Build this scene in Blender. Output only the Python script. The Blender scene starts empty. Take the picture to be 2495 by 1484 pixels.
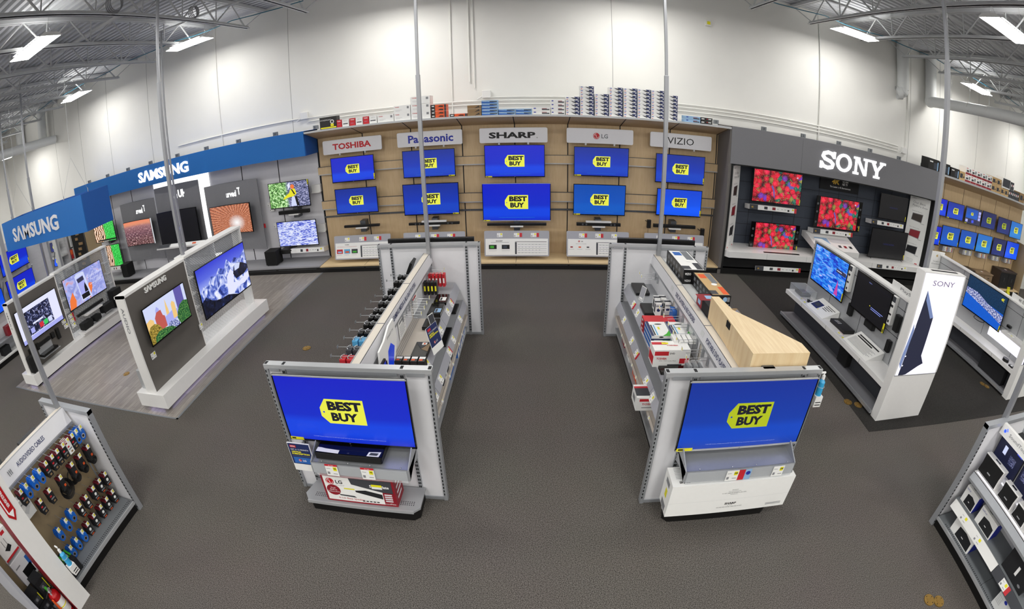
EXPOSURE = 0.0
LAMP = 41.0
import bpy, math, random
from mathutils import Vector, Matrix
random.seed(7)
S = bpy.context.scene
COL = S.collection
V = Vector

# ------------------------------------------------------------------ materials
def lin(h):
    h = h.lstrip('#'); c = [int(h[i:i+2], 16)/255 for i in (0, 2, 4)]
    return tuple(((x/12.92) if x <= .04045 else ((x+.055)/1.055)**2.4) for x in c) + (1,)
M = {}
def mat(name, hexc, rough=.5, metal=0, spec=None, var=0, vscale=20, emis=0, alpha=1, trans=0, bump=0, bscale=80):
    m = bpy.data.materials.new(name); m.use_nodes = True; nt = m.node_tree; b = nt.nodes['Principled BSDF']
    c = lin(hexc)
    b.inputs['Base Color'].default_value = c
    b.inputs['Roughness'].default_value = rough; b.inputs['Metallic'].default_value = metal
    if spec is not None: b.inputs['Specular IOR Level'].default_value = spec
    if emis:
        b.inputs['Emission Color'].default_value = c; b.inputs['Emission Strength'].default_value = emis
    if trans: b.inputs['Transmission Weight'].default_value = trans
    if alpha < 1: b.inputs['Alpha'].default_value = alpha
    tc = nt.nodes.new('ShaderNodeTexCoord')
    n = nt.nodes.new('ShaderNodeTexNoise'); n.inputs['Scale'].default_value = vscale; n.inputs['Detail'].default_value = 3
    nt.links.new(tc.outputs['Object'], n.inputs['Vector'])
    v = var if var else .008
    r = nt.nodes.new('ShaderNodeValToRGB')
    r.color_ramp.elements[0].position = .3; r.color_ramp.elements[1].position = .7
    r.color_ramp.elements[0].color = tuple(x*(1-v) for x in c[:3]) + (1,)
    r.color_ramp.elements[1].color = tuple(min(1, x*(1+v)) for x in c[:3]) + (1,)
    nt.links.new(n.outputs['Fac'], r.inputs['Fac']); nt.links.new(r.outputs['Color'], b.inputs['Base Color'])
    if bump:
        n2 = nt.nodes.new('ShaderNodeTexNoise'); n2.inputs['Scale'].default_value = bscale
        nt.links.new(tc.outputs['Object'], n2.inputs['Vector'])
        bp = nt.nodes.new('ShaderNodeBump'); bp.inputs['Strength'].default_value = bump; bp.inputs['Distance'].default_value = .01
        nt.links.new(n2.outputs['Fac'], bp.inputs['Height']); nt.links.new(bp.outputs['Normal'], b.inputs['Normal'])
    M[name] = m
    return m

def emi(name, hexc, strength=1.0):
    m = bpy.data.materials.new(name); m.use_nodes = True; nt = m.node_tree; b = nt.nodes['Principled BSDF']
    b.inputs['Base Color'].default_value = (0.01, .01, .01, 1); b.inputs['Roughness'].default_value = .35
    b.inputs['Emission Color'].default_value = lin(hexc); b.inputs['Emission Strength'].default_value = strength
    M[name] = m
    return m

mat('wall_white', '#e9e8e4', .85, var=.02, vscale=1.2)
mat('seam_grey', '#9c9c98', .8)
mat('deck_grey', '#c2c4c8', .6, metal=.1, var=.03, vscale=3)
mat('joist_grey', '#c6c8ca', .5)
mat('duct', '#d2d4d4', .5)
mat('metal_grey', '#a8abb0', .38, metal=.45, var=.02)
mat('rail_grey', '#b9bbbe', .35, metal=.35)
mat('dark_metal', '#5d6064', .4, metal=.5)
mat('pole_grey', '#a2a4a9', .35, metal=.5)
mat('panel_white', '#dcdce0', .5)
mat('white_gloss', '#ecebea', .25)
mat('white_paint', '#e6e5e3', .45)
mat('paper', '#eeeeec', .6)
mat('black', '#0b0b0c', .35)
mat('black_matte', '#0d0d0e', .8)
mat('black_gloss', '#060607', .12)
mat('speaker_cloth', '#101011', .95, bump=.2, bscale=900)
mat('kick_black', '#0c0b0b', .5)
mat('slot_black', '#15161a', .8)
mat('charcoal', '#3c3e44', .7)
mat('slate', '#3a404c', .75, var=.05)
mat('slate_seam', '#15181e', .8)
mat('sony_grey', '#77777c', .6, var=.03, vscale=60)
mat('sony_side', '#6a6663', .7)
mat('taupe_metal', '#6f6b66', .42, metal=.35, var=.03, vscale=5)
mat('samsung_panel', '#8c8c90', .65, var=.02)
mat('samsung_white', '#dcdbe0', .55)
mat('samsung_deck', '#9a9a9e', .45)
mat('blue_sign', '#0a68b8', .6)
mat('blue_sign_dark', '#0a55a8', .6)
mat('red', '#c4202c', .5)
mat('dark_red', '#8c1424', .5)
mat('signal_red', '#b01018', .35)
mat('orange', '#e0561c', .5)
mat('yellow', '#e8e01c', .5)
mat('green', '#3fae2a', .5)
mat('blue_box', '#2a64b4', .5)
mat('light_blue', '#8fb4d8', .5)
mat('sky_blue', '#58a8d8', .35)
mat('pack_blue', '#1466cc', .35)
mat('navy', '#1c2a5c', .5)
mat('brown_box', '#8f7350', .75)
mat('tan_box', '#c0a070', .75)
mat('photo_grey', '#74787c', .5)
mat('text_black', '#151515', .6)
mat('text_grey', '#85868a', .6)
mat('text_red', '#b81420', .5)
mat('text_blue', '#1c2c9c', .5)
mat('text_white', '#f0f0f0', .5)
mat('gold', '#c8a030', .4, metal=.3)
mat('brass', '#a98748', .4, metal=.7, var=.15, vscale=60)
mat('beige_cap', '#d8d0c4', .6)
mat('beige_shelf', '#bdb4aa', .5)
mat('grey_shelf', '#a4a6aa', .4, metal=.2)
mat('pegboard_tan', '#a08c6c', .75)
mat('chrome', '#c8cace', .2, metal=.9)
mat('wire', '#b8babd', .3, metal=.7)
mat('bottle_blue', '#3aa4d8', .2)
mat('furn_brown', '#3a302a', .5)
mat('furn_tan', '#8a745a', .6)
mat('blue_cable', '#2a7088', .5)
mat('skin', '#c98f70', .6)
def clear(name, hexc, alpha, rough=.05):
    m = mat(name, hexc, rough, alpha=alpha); return m
clear('clear_plastic', '#e8ecf0', .22)
clear('acrylic', '#dfe4ea', .16)

def wood(name, c1, c2, axis='Z', scale=6, rough=.45, stretch=14):
    m = bpy.data.materials.new(name); m.use_nodes = True; nt = m.node_tree; b = nt.nodes['Principled BSDF']
    tc = nt.nodes.new('ShaderNodeTexCoord'); mp = nt.nodes.new('ShaderNodeMapping')
    s = [stretch*1.0]*3; s['XYZ'.index(axis)] = 1.0
    mp.inputs['Scale'].default_value = s
    n = nt.nodes.new('ShaderNodeTexNoise'); n.inputs['Scale'].default_value = scale; n.inputs['Detail'].default_value = 5; n.inputs['Distortion'].default_value = .4
    r = nt.nodes.new('ShaderNodeValToRGB'); r.color_ramp.elements[0].color = lin(c1); r.color_ramp.elements[1].color = lin(c2)
    r.color_ramp.elements[0].position = .35; r.color_ramp.elements[1].position = .65
    L = nt.links.new
    L(tc.outputs['Object'], mp.inputs['Vector']); L(mp.outputs['Vector'], n.inputs['Vector']); L(n.outputs['Fac'], r.inputs['Fac']); L(r.outputs['Color'], b.inputs['Base Color'])
    b.inputs['Roughness'].default_value = rough
    M[name] = m; return m
wood('maple', '#c6ab84', '#cdb38d', 'Z', 3, .5, 10)
wood('maple_deck', '#dabf93', '#e4cb9f', 'X', 3, .5, 10)
wood('birch', '#ddc49c', '#e8d3ae', 'Y', 3, .5, 12)
wood('birch_end', '#dcc094', '#e6cfa6', 'Z', 2.2, .5, 7)

def carpet(name, dark, light, sc=150, dirt=.12):
    m = bpy.data.materials.new(name); m.use_nodes = True; nt = m.node_tree; b = nt.nodes['Principled BSDF']
    tc = nt.nodes.new('ShaderNodeTexCoord'); n = nt.nodes.new('ShaderNodeTexNoise'); n.inputs['Scale'].default_value = sc; n.inputs['Detail'].default_value = 4; n.inputs['Roughness'].default_value = .7
    r = nt.nodes.new('ShaderNodeValToRGB'); r.color_ramp.elements[0].color = lin(dark); r.color_ramp.elements[1].color = lin(light)
    r.color_ramp.elements[0].position = .38; r.color_ramp.elements[1].position = .64
    n2 = nt.nodes.new('ShaderNodeTexNoise'); n2.inputs['Scale'].default_value = .8; n2.inputs['Detail'].default_value = 2
    mx = nt.nodes.new('ShaderNodeMix'); mx.data_type = 'RGBA'; mx.blend_type = 'MULTIPLY'; mx.inputs[0].default_value = dirt
    bp = nt.nodes.new('ShaderNodeBump'); bp.inputs['Strength'].default_value = .12; bp.inputs['Distance'].default_value = .005
    L = nt.links.new
    L(tc.outputs['Object'], n.inputs['Vector']); L(tc.outputs['Object'], n2.inputs['Vector']); L(n.outputs['Fac'], r.inputs['Fac'])
    L(r.outputs['Color'], mx.inputs[6]); L(n2.outputs['Color'], mx.inputs[7]); L(mx.outputs[2], b.inputs['Base Color'])
    L(n.outputs['Fac'], bp.inputs['Height']); L(bp.outputs['Normal'], b.inputs['Normal'])
    b.inputs['Roughness'].default_value = .95; b.inputs['Specular IOR Level'].default_value = .1
    M[name] = m
carpet('carpet', '#2a2624', '#7e7974', 110, .1)
carpet('carpet_dark', '#232221', '#454341')

def plank_floor():
    m = bpy.data.materials.new('plank_floor'); m.use_nodes = True; nt = m.node_tree; b = nt.nodes['Principled BSDF']
    tc = nt.nodes.new('ShaderNodeTexCoord'); mp = nt.nodes.new('ShaderNodeMapping'); mp.inputs['Rotation'].default_value = (0, 0, math.pi/2)
    br = nt.nodes.new('ShaderNodeTexBrick'); br.inputs['Color1'].default_value = lin('#8d8781'); br.inputs['Color2'].default_value = lin('#a39c95'); br.inputs['Mortar'].default_value = lin('#7d766f')
    br.inputs['Scale'].default_value = 1; br.inputs['Mortar Size'].default_value = .004; br.inputs['Brick Width'].default_value = 1.1; br.inputs['Row Height'].default_value = .1
    mp2 = nt.nodes.new('ShaderNodeMapping'); mp2.inputs['Scale'].default_value = (22, 1.5, 1)
    n = nt.nodes.new('ShaderNodeTexNoise'); n.inputs['Scale'].default_value = 2.5; n.inputs['Detail'].default_value = 5
    r = nt.nodes.new('ShaderNodeValToRGB'); r.color_ramp.elements[0].color = (.62, .60, .58, 1); r.color_ramp.elements[1].color = (1, 1, 1, 1)
    r.color_ramp.elements[0].position = .3; r.color_ramp.elements[1].position = .6
    mx = nt.nodes.new('ShaderNodeMix'); mx.data_type = 'RGBA'; mx.blend_type = 'MULTIPLY'; mx.inputs[0].default_value = .8
    L = nt.links.new
    L(tc.outputs['Object'], mp.inputs['Vector']); L(mp.outputs['Vector'], br.inputs['Vector'])
    L(tc.outputs['Object'], mp2.inputs['Vector']); L(mp2.outputs['Vector'], n.inputs['Vector']); L(n.outputs['Fac'], r.inputs['Fac'])
    L(br.outputs['Color'], mx.inputs[6]); L(r.outputs['Color'], mx.inputs[7]); L(mx.outputs[2], b.inputs['Base Color'])
    b.inputs['Roughness'].default_value = .32
    M['plank_floor'] = m
plank_floor()

# screen materials: emissive, driven by UV
def scr(name, build, strength=1.0):
    m = bpy.data.materials.new(name); m.use_nodes = True; nt = m.node_tree; b = nt.nodes['Principled BSDF']
    b.inputs['Base Color'].default_value = (.01, .01, .012, 1); b.inputs['Roughness'].default_value = .25; b.inputs['Emission Strength'].default_value = strength
    tc = nt.nodes.new('ShaderNodeTexCoord')
    out = build(nt, tc.outputs['UV'])
    nt.links.new(out, b.inputs['Emission Color'])
    M[name] = m
def ramp(nt, src, cols, interp='LINEAR'):
    r = nt.nodes.new('ShaderNodeValToRGB'); e = r.color_ramp.elements; r.color_ramp.interpolation = interp
    while len(e) < len(cols): e.new(.5)
    for el, (p, c) in zip(e, cols): el.position = p; el.color = lin(c)
    nt.links.new(src, r.inputs['Fac']); return r.outputs['Color']
def noise(nt, uv, scale, detail=4, dist=0, sc=(1, 1, 1), rot=0, loc=(0, 0, 0)):
    mp = nt.nodes.new('ShaderNodeMapping'); mp.inputs['Scale'].default_value = sc; mp.inputs['Rotation'].default_value = (0, 0, rot); mp.inputs['Location'].default_value = loc
    n = nt.nodes.new('ShaderNodeTexNoise'); n.inputs['Scale'].default_value = scale; n.inputs['Detail'].default_value = detail; n.inputs['Distortion'].default_value = dist
    nt.links.new(uv, mp.inputs['Vector']); nt.links.new(mp.outputs['Vector'], n.inputs['Vector']); return n.outputs['Fac']
def mixc(nt, fac, a, b, mode='MIX'):
    mx = nt.nodes.new('ShaderNodeMix'); mx.data_type = 'RGBA'; mx.blend_type = mode
    if isinstance(fac, (int, float)): mx.inputs[0].default_value = fac
    else: nt.links.new(fac, mx.inputs[0])
    for i, s in ((6, a), (7, b)):
        if isinstance(s, str): mx.inputs[i].default_value = lin(s)
        else: nt.links.new(s, mx.inputs[i])
    return mx.outputs[2]
def axis(nt, uv, i):
    s = nt.nodes.new('ShaderNodeSeparateXYZ'); nt.links.new(uv, s.inputs[0]); return s.outputs[i]
def blue(name, lo, hi, band):
    def f(nt, uv):
        return ramp(nt, axis(nt, uv, 1), [(0, lo), (.14, band), (.3, band), (.42, lo), (1, hi)])
    scr(name, f)
blue('bb_royal', '#0026c8', '#0418c4', '#0040e0')
blue('bb_deep', '#0038a8', '#002c98', '#0044c0')
blue('bb_blue', '#0a34b4', '#062890', '#0c40c0')
blue('bb_mid', '#0a50b8', '#0448a8', '#0858c0')
blue('bb_bright', '#0450e8', '#0840d0', '#0858f8')
blue('bb_light', '#1a74c8', '#1468c0', '#2080d0')
blue('bb_dark', '#0c1c60', '#081450', '#0e2470')
emi('tag_yellow', '#eef04a', .95); emi('tag_olive', '#b9c814', .9); emi('tag_ink', '#0a0e28', .7); emi('tag_text', '#c8d8ff', .7)
def f(nt, uv):
    v = nt.nodes.new('ShaderNodeTexVoronoi'); v.inputs['Scale'].default_value = 6.5
    mp = nt.nodes.new('ShaderNodeMapping'); mp.inputs['Scale'].default_value = (1.7, 1, 1)
    nt.links.new(uv, mp.inputs['Vector']); nt.links.new(mp.outputs['Vector'], v.inputs['Vector'])
    s = nt.nodes.new('ShaderNodeSeparateColor'); nt.links.new(v.outputs['Color'], s.inputs[0])
    base = ramp(nt, s.outputs[0], [(0, '#f01040'), (.3, '#d80830'), (.55, '#f8285c'), (.72, '#ff2850'), (.78, '#118068'), (.88, '#7a3ac8'), (.95, '#98a848')], 'CONSTANT')
    sh = ramp(nt, v.outputs['Distance'], [(0, '#ffffff'), (.45, '#e8c0c8'), (.85, '#501828')])
    c = mixc(nt, 1.0, base, sh, 'MULTIPLY')
    sp = ramp(nt, noise(nt, uv, 60, 2, 0, (1.7, 1, 1)), [(.0, '#000000'), (.62, '#000000'), (.7, '#ffffff')])
    c = mixc(nt, sp, c, '#ffb0b8')
    lf = ramp(nt, noise(nt, uv, 9, 5, 1.5, (1.7, 1, 1)), [(0, '#000000'), (.6, '#000000'), (.66, '#ffffff')])
    return mixc(nt, lf, c, '#7a9448')
scr('pic_strawberry', f, 1.0)
def f(nt, uv):
    y = axis(nt, uv, 1)
    sky = ramp(nt, y, [(0, '#2a1414'), (.45, '#7a5068'), (.75, '#b07a80'), (.85, '#e09070'), (1, '#f08860')])
    w = ramp(nt, noise(nt, uv, 14, 6, 0, (3, 1, 1)), [(.35, '#140c14'), (.5, '#6a4440'), (.6, '#b08088'), (.68, '#ffe8d8')])
    k = ramp(nt, y, [(0, '#ffffff'), (.72, '#b0b0b0'), (.88, '#000000')])
    return mixc(nt, k, sky, w)
scr('pic_city', f, 1.0)
def f(nt, uv):
    mp = nt.nodes.new('ShaderNodeMapping'); mp.inputs['Location'].default_value = (-.62, -.42, 0)
    nt.links.new(uv, mp.inputs['Vector'])
    w = nt.nodes.new('ShaderNodeTexGradient'); w.gradient_type = 'RADIAL'; nt.links.new(mp.outputs['Vector'], w.inputs['Vector'])
    mu = nt.nodes.new('ShaderNodeMath'); mu.operation = 'MULTIPLY'; mu.inputs[1].default_value = 44; nt.links.new(w.outputs['Fac'], mu.inputs[0])
    fr = nt.nodes.new('ShaderNodeMath'); fr.operation = 'FRACT'; nt.links.new(mu.outputs[0], fr.inputs[0])
    ray = ramp(nt, fr.outputs[0], [(0, '#5a2418'), (.35, '#b85a38'), (.6, '#e8a078'), (1, '#742c20')])
    n = ramp(nt, noise(nt, uv, 22, 6, 0, (1, 2, 1)), [(.3, '#30101c'), (.55, '#d88860'), (.75, '#ffe0d0')])
    c = mixc(nt, .45, ray, n)
    g = nt.nodes.new('ShaderNodeTexGradient'); g.gradient_type = 'SPHERICAL'
    mp2 = nt.nodes.new('ShaderNodeMapping'); mp2.inputs['Location'].default_value = (-.62*4.5, -.36*3.5, 0); mp2.inputs['Scale'].default_value = (4.5, 3.5, 1)
    nt.links.new(uv, mp2.inputs['Vector']); nt.links.new(mp2.outputs['Vector'], g.inputs['Vector'])
    return mixc(nt, g.outputs['Fac'], c, '#ffffff')
scr('pic_arcade', f, 1.0)
def f(nt, uv):
    g = ramp(nt, noise(nt, uv, 12, 7, 1, (1.7, 1, 1)), [(.3, '#1c3010'), (.45, '#4a8838'), (.56, '#b8e898'), (.7, '#e8f8e0')])
    r = ramp(nt, noise(nt, uv, 16, 8, .6, (1.2, 1.6, 1), .5), [(.3, '#141830'), (.48, '#505880'), (.6, '#a8a8d0'), (.75, '#f0f0ff')])
    k = ramp(nt, axis(nt, uv, 0), [(0, '#000000'), (.42, '#000000'), (.5, '#ffffff')])
    return mixc(nt, k, g, r)
scr('pic_rocks', f, 1.0)
def f(nt, uv): return ramp(nt, noise(nt, uv, 7, 9, 1.6, (1, 2.4, 1), .9), [(.3, '#1c24a0'), (.42, '#5a6ad8'), (.5, '#b8c4f8'), (.6, '#f4f6ff'), (.8, '#8090e8')])
scr('pic_ice', f, 1.0)
def f(nt, uv):
    g = ramp(nt, noise(nt, uv, 20, 6, 1.2, (1.7, 1, 1)), [(.35, '#0a7a20'), (.5, '#20c840'), (.65, '#70f080')])
    w = nt.nodes.new('ShaderNodeTexWave'); w.inputs['Scale'].default_value = 3.2; w.inputs['Distortion'].default_value = 9; w.inputs['Detail'].default_value = 3; nt.links.new(uv, w.inputs['Vector'])
    t = ramp(nt, w.outputs['Fac'], [(0, '#1a1010'), (.22, '#3a2018'), (.3, '#f0a050'), (.65, '#f8c080'), (.8, '#f4e4dc')])
    n = nt.nodes.new('ShaderNodeMath'); n.operation = 'ADD'
    n2 = nt.nodes.new('ShaderNodeMath'); n2.operation = 'MULTIPLY'; n2.inputs[1].default_value = .25
    nt.links.new(noise(nt, uv, 3), n2.inputs[0]); nt.links.new(axis(nt, uv, 0), n.inputs[0]); nt.links.new(n2.outputs[0], n.inputs[1])
    k = ramp(nt, n.outputs[0], [(0, '#000000'), (.62, '#000000'), (.66, '#ffffff')])
    return mixc(nt, k, t, g)
scr('pic_tiger', f, 1.0)
def f(nt, uv): return ramp(nt, axis(nt, uv, 1), [(0, '#d8e0ff'), (.5, '#a8b8f8'), (.75, '#5868e0'), (1, '#2c38d0')])
scr('pic_sky', f, 1.0)
def f(nt, uv): return ramp(nt, noise(nt, uv, 6, 9, 1.0, (1.7, 1, 1), .6), [(.32, '#1c2c78'), (.45, '#5068c8'), (.54, '#b4c0f4'), (.66, '#f2f4ff')])
scr('pic_mountain', f, 1.0)
def f(nt, uv): return ramp(nt, noise(nt, uv, 9, 8, .8, (1.7, 1, 1)), [(.35, '#04040c'), (.6, '#101838'), (.75, '#2c3c78')])
scr('pic_darkrock', f, 1.0)
def f(nt, uv): return ramp(nt, noise(nt, uv, 24, 6, .4, (1.7, 1, 1)), [(.32, '#0c2414'), (.5, '#2c6a38'), (.66, '#6a9848')])
scr('pic_trees', f, 1.0)
def f(nt, uv): return ramp(nt, noise(nt, uv, 22, 6, .4, (1.7, 1, 1)), [(.32, '#3c3010'), (.5, '#94802c'), (.66, '#c8a850')])
scr('pic_trees_gold', f, 1.0)
def f(nt, uv): return ramp(nt, noise(nt, uv, 3, 3, .8, (1.7, 1, 1), 0, (2, 5, 0)), [(.3, '#e89070'), (.44, '#b0b8f0'), (.55, '#8890d8'), (.72, '#d0d4f8')])
scr('pic_pastel', f, 1.0)
def f(nt, uv): return ramp(nt, noise(nt, uv, 5, 8, 1.2, (1, 2.2, 1), .7), [(.28, '#0414a0'), (.42, '#0848d8'), (.52, '#2090f0'), (.6, '#78a8f8'), (.72, '#d0b8f8')])
scr('pic_game', f, 1.0)
def f(nt, uv): return ramp(nt, noise(nt, uv, 26, 8, .3, (1.2, 2, 1)), [(.34, '#101838'), (.47, '#4858a0'), (.55, '#b0b8e8'), (.64, '#ffffff')])
scr('pic_town', f, 1.0)
def f(nt, uv): return ramp(nt, noise(nt, uv, 30, 6, .3, (1.7, 2, 1)), [(.3, '#041428'), (.55, '#0c3458'), (.7, '#1c5078')])
scr('pic_forest', f, 1.0)
def f(nt, uv): return ramp(nt, noise(nt, uv, 40, 6, .3, (1, 5, 1)), [(.3, '#0440b0'), (.6, '#1064d8'), (.75, '#3888e8')])
scr('pic_water', f, 1.0)
def f(nt, uv): return ramp(nt, noise(nt, uv, 8, 7, 1.4, (1.7, 1, 1)), [(.35, '#04040c'), (.52, '#141c48'), (.62, '#8088b8'), (.72, '#f4e8f4')])
scr('pic_film', f, 1.0)
emi('scr_white', '#e4e6ff', 1.0); emi('scr_paleblue', '#a8acf0', 1.0); emi('scr_black', '#020208', 1.0); emi('scr_navy', '#040a2c', 1.0)
emi('scr_yellow', '#e8e020', 1.0); emi('scr_orange', '#f07838', 1.0); emi('scr_purple', '#6058a8', 1.0); emi('scr_brick', '#c05850', 1.0); emi('scr_sand', '#f0c880', 1.0)
emi('scr_skypale', '#d0d8f8', 1.0); emi('scr_text', '#8c9cf0', 1.0); emi('scr_slate', '#30304c', 1.0); emi('scr_green', '#38c860', 1.0); emi('scr_dim', '#181c50', 1.0)
emi('scr_magenta', '#c840a0', 1.0); emi('scr_logo', '#3850e8', 1.0); emi('scr_red', '#d02838', 1.0)
emi('glow_white', '#ffffff', 1.6); emi('glow_soft', '#f4f2ff', 1.15); emi('glow_blue', '#3060ff', 1.2); emi('led_violet', '#c8c0ff', 3.0); emi('slab_navy', '#20243c', 1.0); emi('slab_light', '#788ab8', 1.0); emi('slab_text', '#7a6a88', 1.0)

# ------------------------------------------------------------------ mesh builder
class Fr:
    def __init__(s, o, u, v, n): s.o, s.u, s.v, s.n = V(o), V(u).normalized(), V(v).normalized(), V(n).normalized()
    def p(s, a, b, c=0): return s.o + s.u*a + s.v*b + s.n*c
    def at(s, a, b, c=0): return Fr(s.p(a, b, c), s.u, s.v, s.n)
    def tilt(s, ang):  # lean the top towards the viewer by ang
        r = Matrix.Rotation(ang, 3, s.u); return Fr(s.o, s.u, r @ s.v, r @ s.n)
def front(x, y, z): return Fr((x, y, z), (1, 0, 0), (0, 0, 1), (0, -1, 0))
def east(x, y, z): return Fr((x, y, z), (0, 1, 0), (0, 0, 1), (1, 0, 0))     # faces +X
def west(x, y, z): return Fr((x, y, z), (0, -1, 0), (0, 0, 1), (-1, 0, 0))   # faces -X
def up(x, y, z): return Fr((x, y, z), (1, 0, 0), (0, 1, 0), (0, 0, 1))

_TX = {}
def text_geo(s, bold=0.0, res=2, shear=0):
    k = (s, bold, res, shear)
    if k in _TX: return _TX[k]
    cu = bpy.data.curves.new('t', 'FONT'); cu.body = s; cu.offset = bold; cu.resolution_u = res; cu.shear = shear; cu.fill_mode = 'FRONT'
    o = bpy.data.objects.new('t', cu); COL.objects.link(o)
    bpy.context.view_layer.update()
    me = bpy.data.meshes.new_from_object(o.evaluated_get(bpy.context.evaluated_depsgraph_get()))
    vs = [tuple(v.co) for v in me.vertices]; fs = [tuple(p.vertices) for p in me.polygons]
    bpy.data.objects.remove(o); bpy.data.curves.remove(cu); bpy.data.meshes.remove(me)
    if vs:
        x0 = min(v[0] for v in vs); x1 = max(v[0] for v in vs); y0 = min(v[1] for v in vs); y1 = max(v[1] for v in vs)
        vs = [((v[0]-x0)/(x1-x0)-.5, (v[1]-y0)/(y1-y0)-.5) for v in vs]
        asp = (x1-x0)/(y1-y0)
    else: asp = 1
    _TX[k] = (vs, fs, asp); return _TX[k]

SPLIT = {'hanger', 'mounting_arm', 'side_wall', 'brace', 'foot', 'bracket', 'stand', 'cubby_shelf', 'hanging_wire', 'light_strip', 'upright'}
class MB:
    def __init__(s): s.v, s.f, s.m, s.sm, s.uv, s.mats = [], [], [], [], {}, []
    def mi(s, m):
        if m not in s.mats: s.mats.append(m)
        return s.mats.index(m)
    def add(s, vs, fs, m, smooth=False, uvs=None):
        b = len(s.v); s.v += [V(x) for x in vs]; k = s.mi(m)
        for f in fs:
            if uvs: s.uv[len(s.f)] = [uvs[i] for i in f]
            s.f.append(tuple(b+i for i in f)); s.m.append(k); s.sm.append(smooth)
        return s
    def box(s, x0, x1, y0, y1, z0, z1, m): return s.fbox(Fr((0, 0, 0), (1, 0, 0), (0, 1, 0), (0, 0, 1)), x0, x1, y0, y1, z0, z1, m)
    def fbox(s, F, a0, a1, b0, b1, c0, c1, m):
        p = [F.p(a, b, c) for c in (c0, c1) for b in (b0, b1) for a in (a0, a1)]
        fs = [(0, 2, 3, 1), (4, 5, 7, 6), (0, 1, 5, 4), (2, 6, 7, 3), (0, 4, 6, 2), (1, 3, 7, 5)]
        if F.u.cross(F.v).dot(F.n) < 0: fs = [f[::-1] for f in fs]
        return s.add(p, fs, m)
    def quad(s, F, a0, a1, b0, b1, c, m):
        return s.add([F.p(a0, b0, c), F.p(a1, b0, c), F.p(a1, b1, c), F.p(a0, b1, c)], [(0, 1, 2, 3)], m, uvs=[(0, 0), (1, 0), (1, 1), (0, 1)])
    def poly(s, F, pts, c, m, uvbox=None):
        uv = None
        if uvbox: a0, a1, b0, b1 = uvbox; uv = [((p[0]-a0)/(a1-a0), (p[1]-b0)/(b1-b0)) for p in pts]
        return s.add([F.p(a, b, c) for a, b in pts], [tuple(range(len(pts)))], m, uvs=uv)
    def prism(s, F, pts, c0, c1, m):
        n = len(pts); vs = [F.p(a, b, c0) for a, b in pts] + [F.p(a, b, c1) for a, b in pts]
        ar = sum(pts[i][0]*pts[(i+1) % n][1]-pts[(i+1) % n][0]*pts[i][1] for i in range(n))
        fs = [tuple(range(n))[::-1], tuple(range(n, 2*n))] + [(i, (i+1) % n, n+(i+1) % n, n+i) for i in range(n)]
        if (ar < 0) != (c1 < c0) != (F.u.cross(F.v).dot(F.n) < 0): fs = [f[::-1] for f in fs]
        return s.add(vs, fs, m)
    def cyl(s, p0, p1, r, m, n=12, r2=None, cap=True):
        p0, p1 = V(p0), V(p1); d = (p1-p0).normalized(); a = d.orthogonal().normalized(); b = d.cross(a); r2 = r if r2 is None else r2
        R = [(math.cos(2*math.pi*i/n), math.sin(2*math.pi*i/n)) for i in range(n)]
        A = [p0+(a*c+b*t)*r for c, t in R]; B = [p1+(a*c+b*t)*r2 for c, t in R]
        s.add(A+B, [(i, (i+1) % n, n+(i+1) % n, n+i) for i in range(n)], m, True)
        if cap: s.add(A, [tuple(range(n))[::-1]], m); s.add(B, [tuple(range(n))], m)
        return s
    def tube(s, pts, r, m, n=6):
        for p, q in zip(pts, pts[1:]): s.cyl(p, q, r, m, n, cap=False)
        return s
    def bar(s, p0, p1, w, m):  # square bar between two points
        return s.cyl(p0, p1, w*.7071, m, 4)
    def ball(s, c, r, m, n=10, sc=(1, 1, 1)):
        vs, fs = [], []
        for i in range(n//2+1):
            t = math.pi*i/(n//2)
            for j in range(n):
                ph = 2*math.pi*j/n; vs.append((c[0]+r*sc[0]*math.sin(t)*math.cos(ph), c[1]+r*sc[1]*math.sin(t)*math.sin(ph), c[2]+r*sc[2]*math.cos(t)))
        for i in range(n//2):
            for j in range(n): fs.append((i*n+j, (i+1)*n+j, (i+1)*n+(j+1) % n, i*n+(j+1) % n))
        return s.add(vs, fs, m, True)
    def text(s, F, txt, a, b, h, m, w=None, c=.001, bold=0., depth=0, res=2, shear=0):
        vs, fs, asp = text_geo(txt, bold, res, shear)
        if w is None: w = h*asp
        P = [F.p(a+x*w, b+y*h, c+depth) for x, y in vs]
        s.add(P, fs, m)
        if depth:
            cnt = {}
            for f in fs:
                for i in range(len(f)):
                    e = (f[i], f[(i+1) % len(f)]); cnt[e] = 1
            ed = [e for e in cnt if (e[1], e[0]) not in cnt]
            Q = [F.p(a+x*w, b+y*h, c) for x, y in vs]; n = len(P)
            s.add(P+Q, [(e[0], n+e[0], n+e[1], e[1]) for e in ed], m)
        return s
    def disc(s, F, a, b, r, m, c=.001, n=20, ry=None):
        ry = ry or r
        return s.poly(F, [(a+r*math.cos(2*math.pi*i/n), b+ry*math.sin(2*math.pi*i/n)) for i in range(n)], c, m)
    def clusters(s):
        n = len(s.v); g = list(range(n))
        def find(i):
            while g[i] != i: g[i] = g[g[i]]; i = g[i]
            return i
        for f in s.f:
            r = find(f[0])
            for i in f[1:]: g[find(i)] = r
        B = {}
        for i in range(n):
            r = find(i); v = s.v[i]
            if r in B: b = B[r]; b[0] = [min(x, y) for x, y in zip(b[0], v)]; b[1] = [max(x, y) for x, y in zip(b[1], v)]
            else: B[r] = [list(v), list(v), []]
        for fi, f in enumerate(s.f): B[find(f[0])][2].append(fi)
        C_ = [[b[0], b[1], b[2]] for b in B.values() if b[2]]; ch = True
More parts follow.
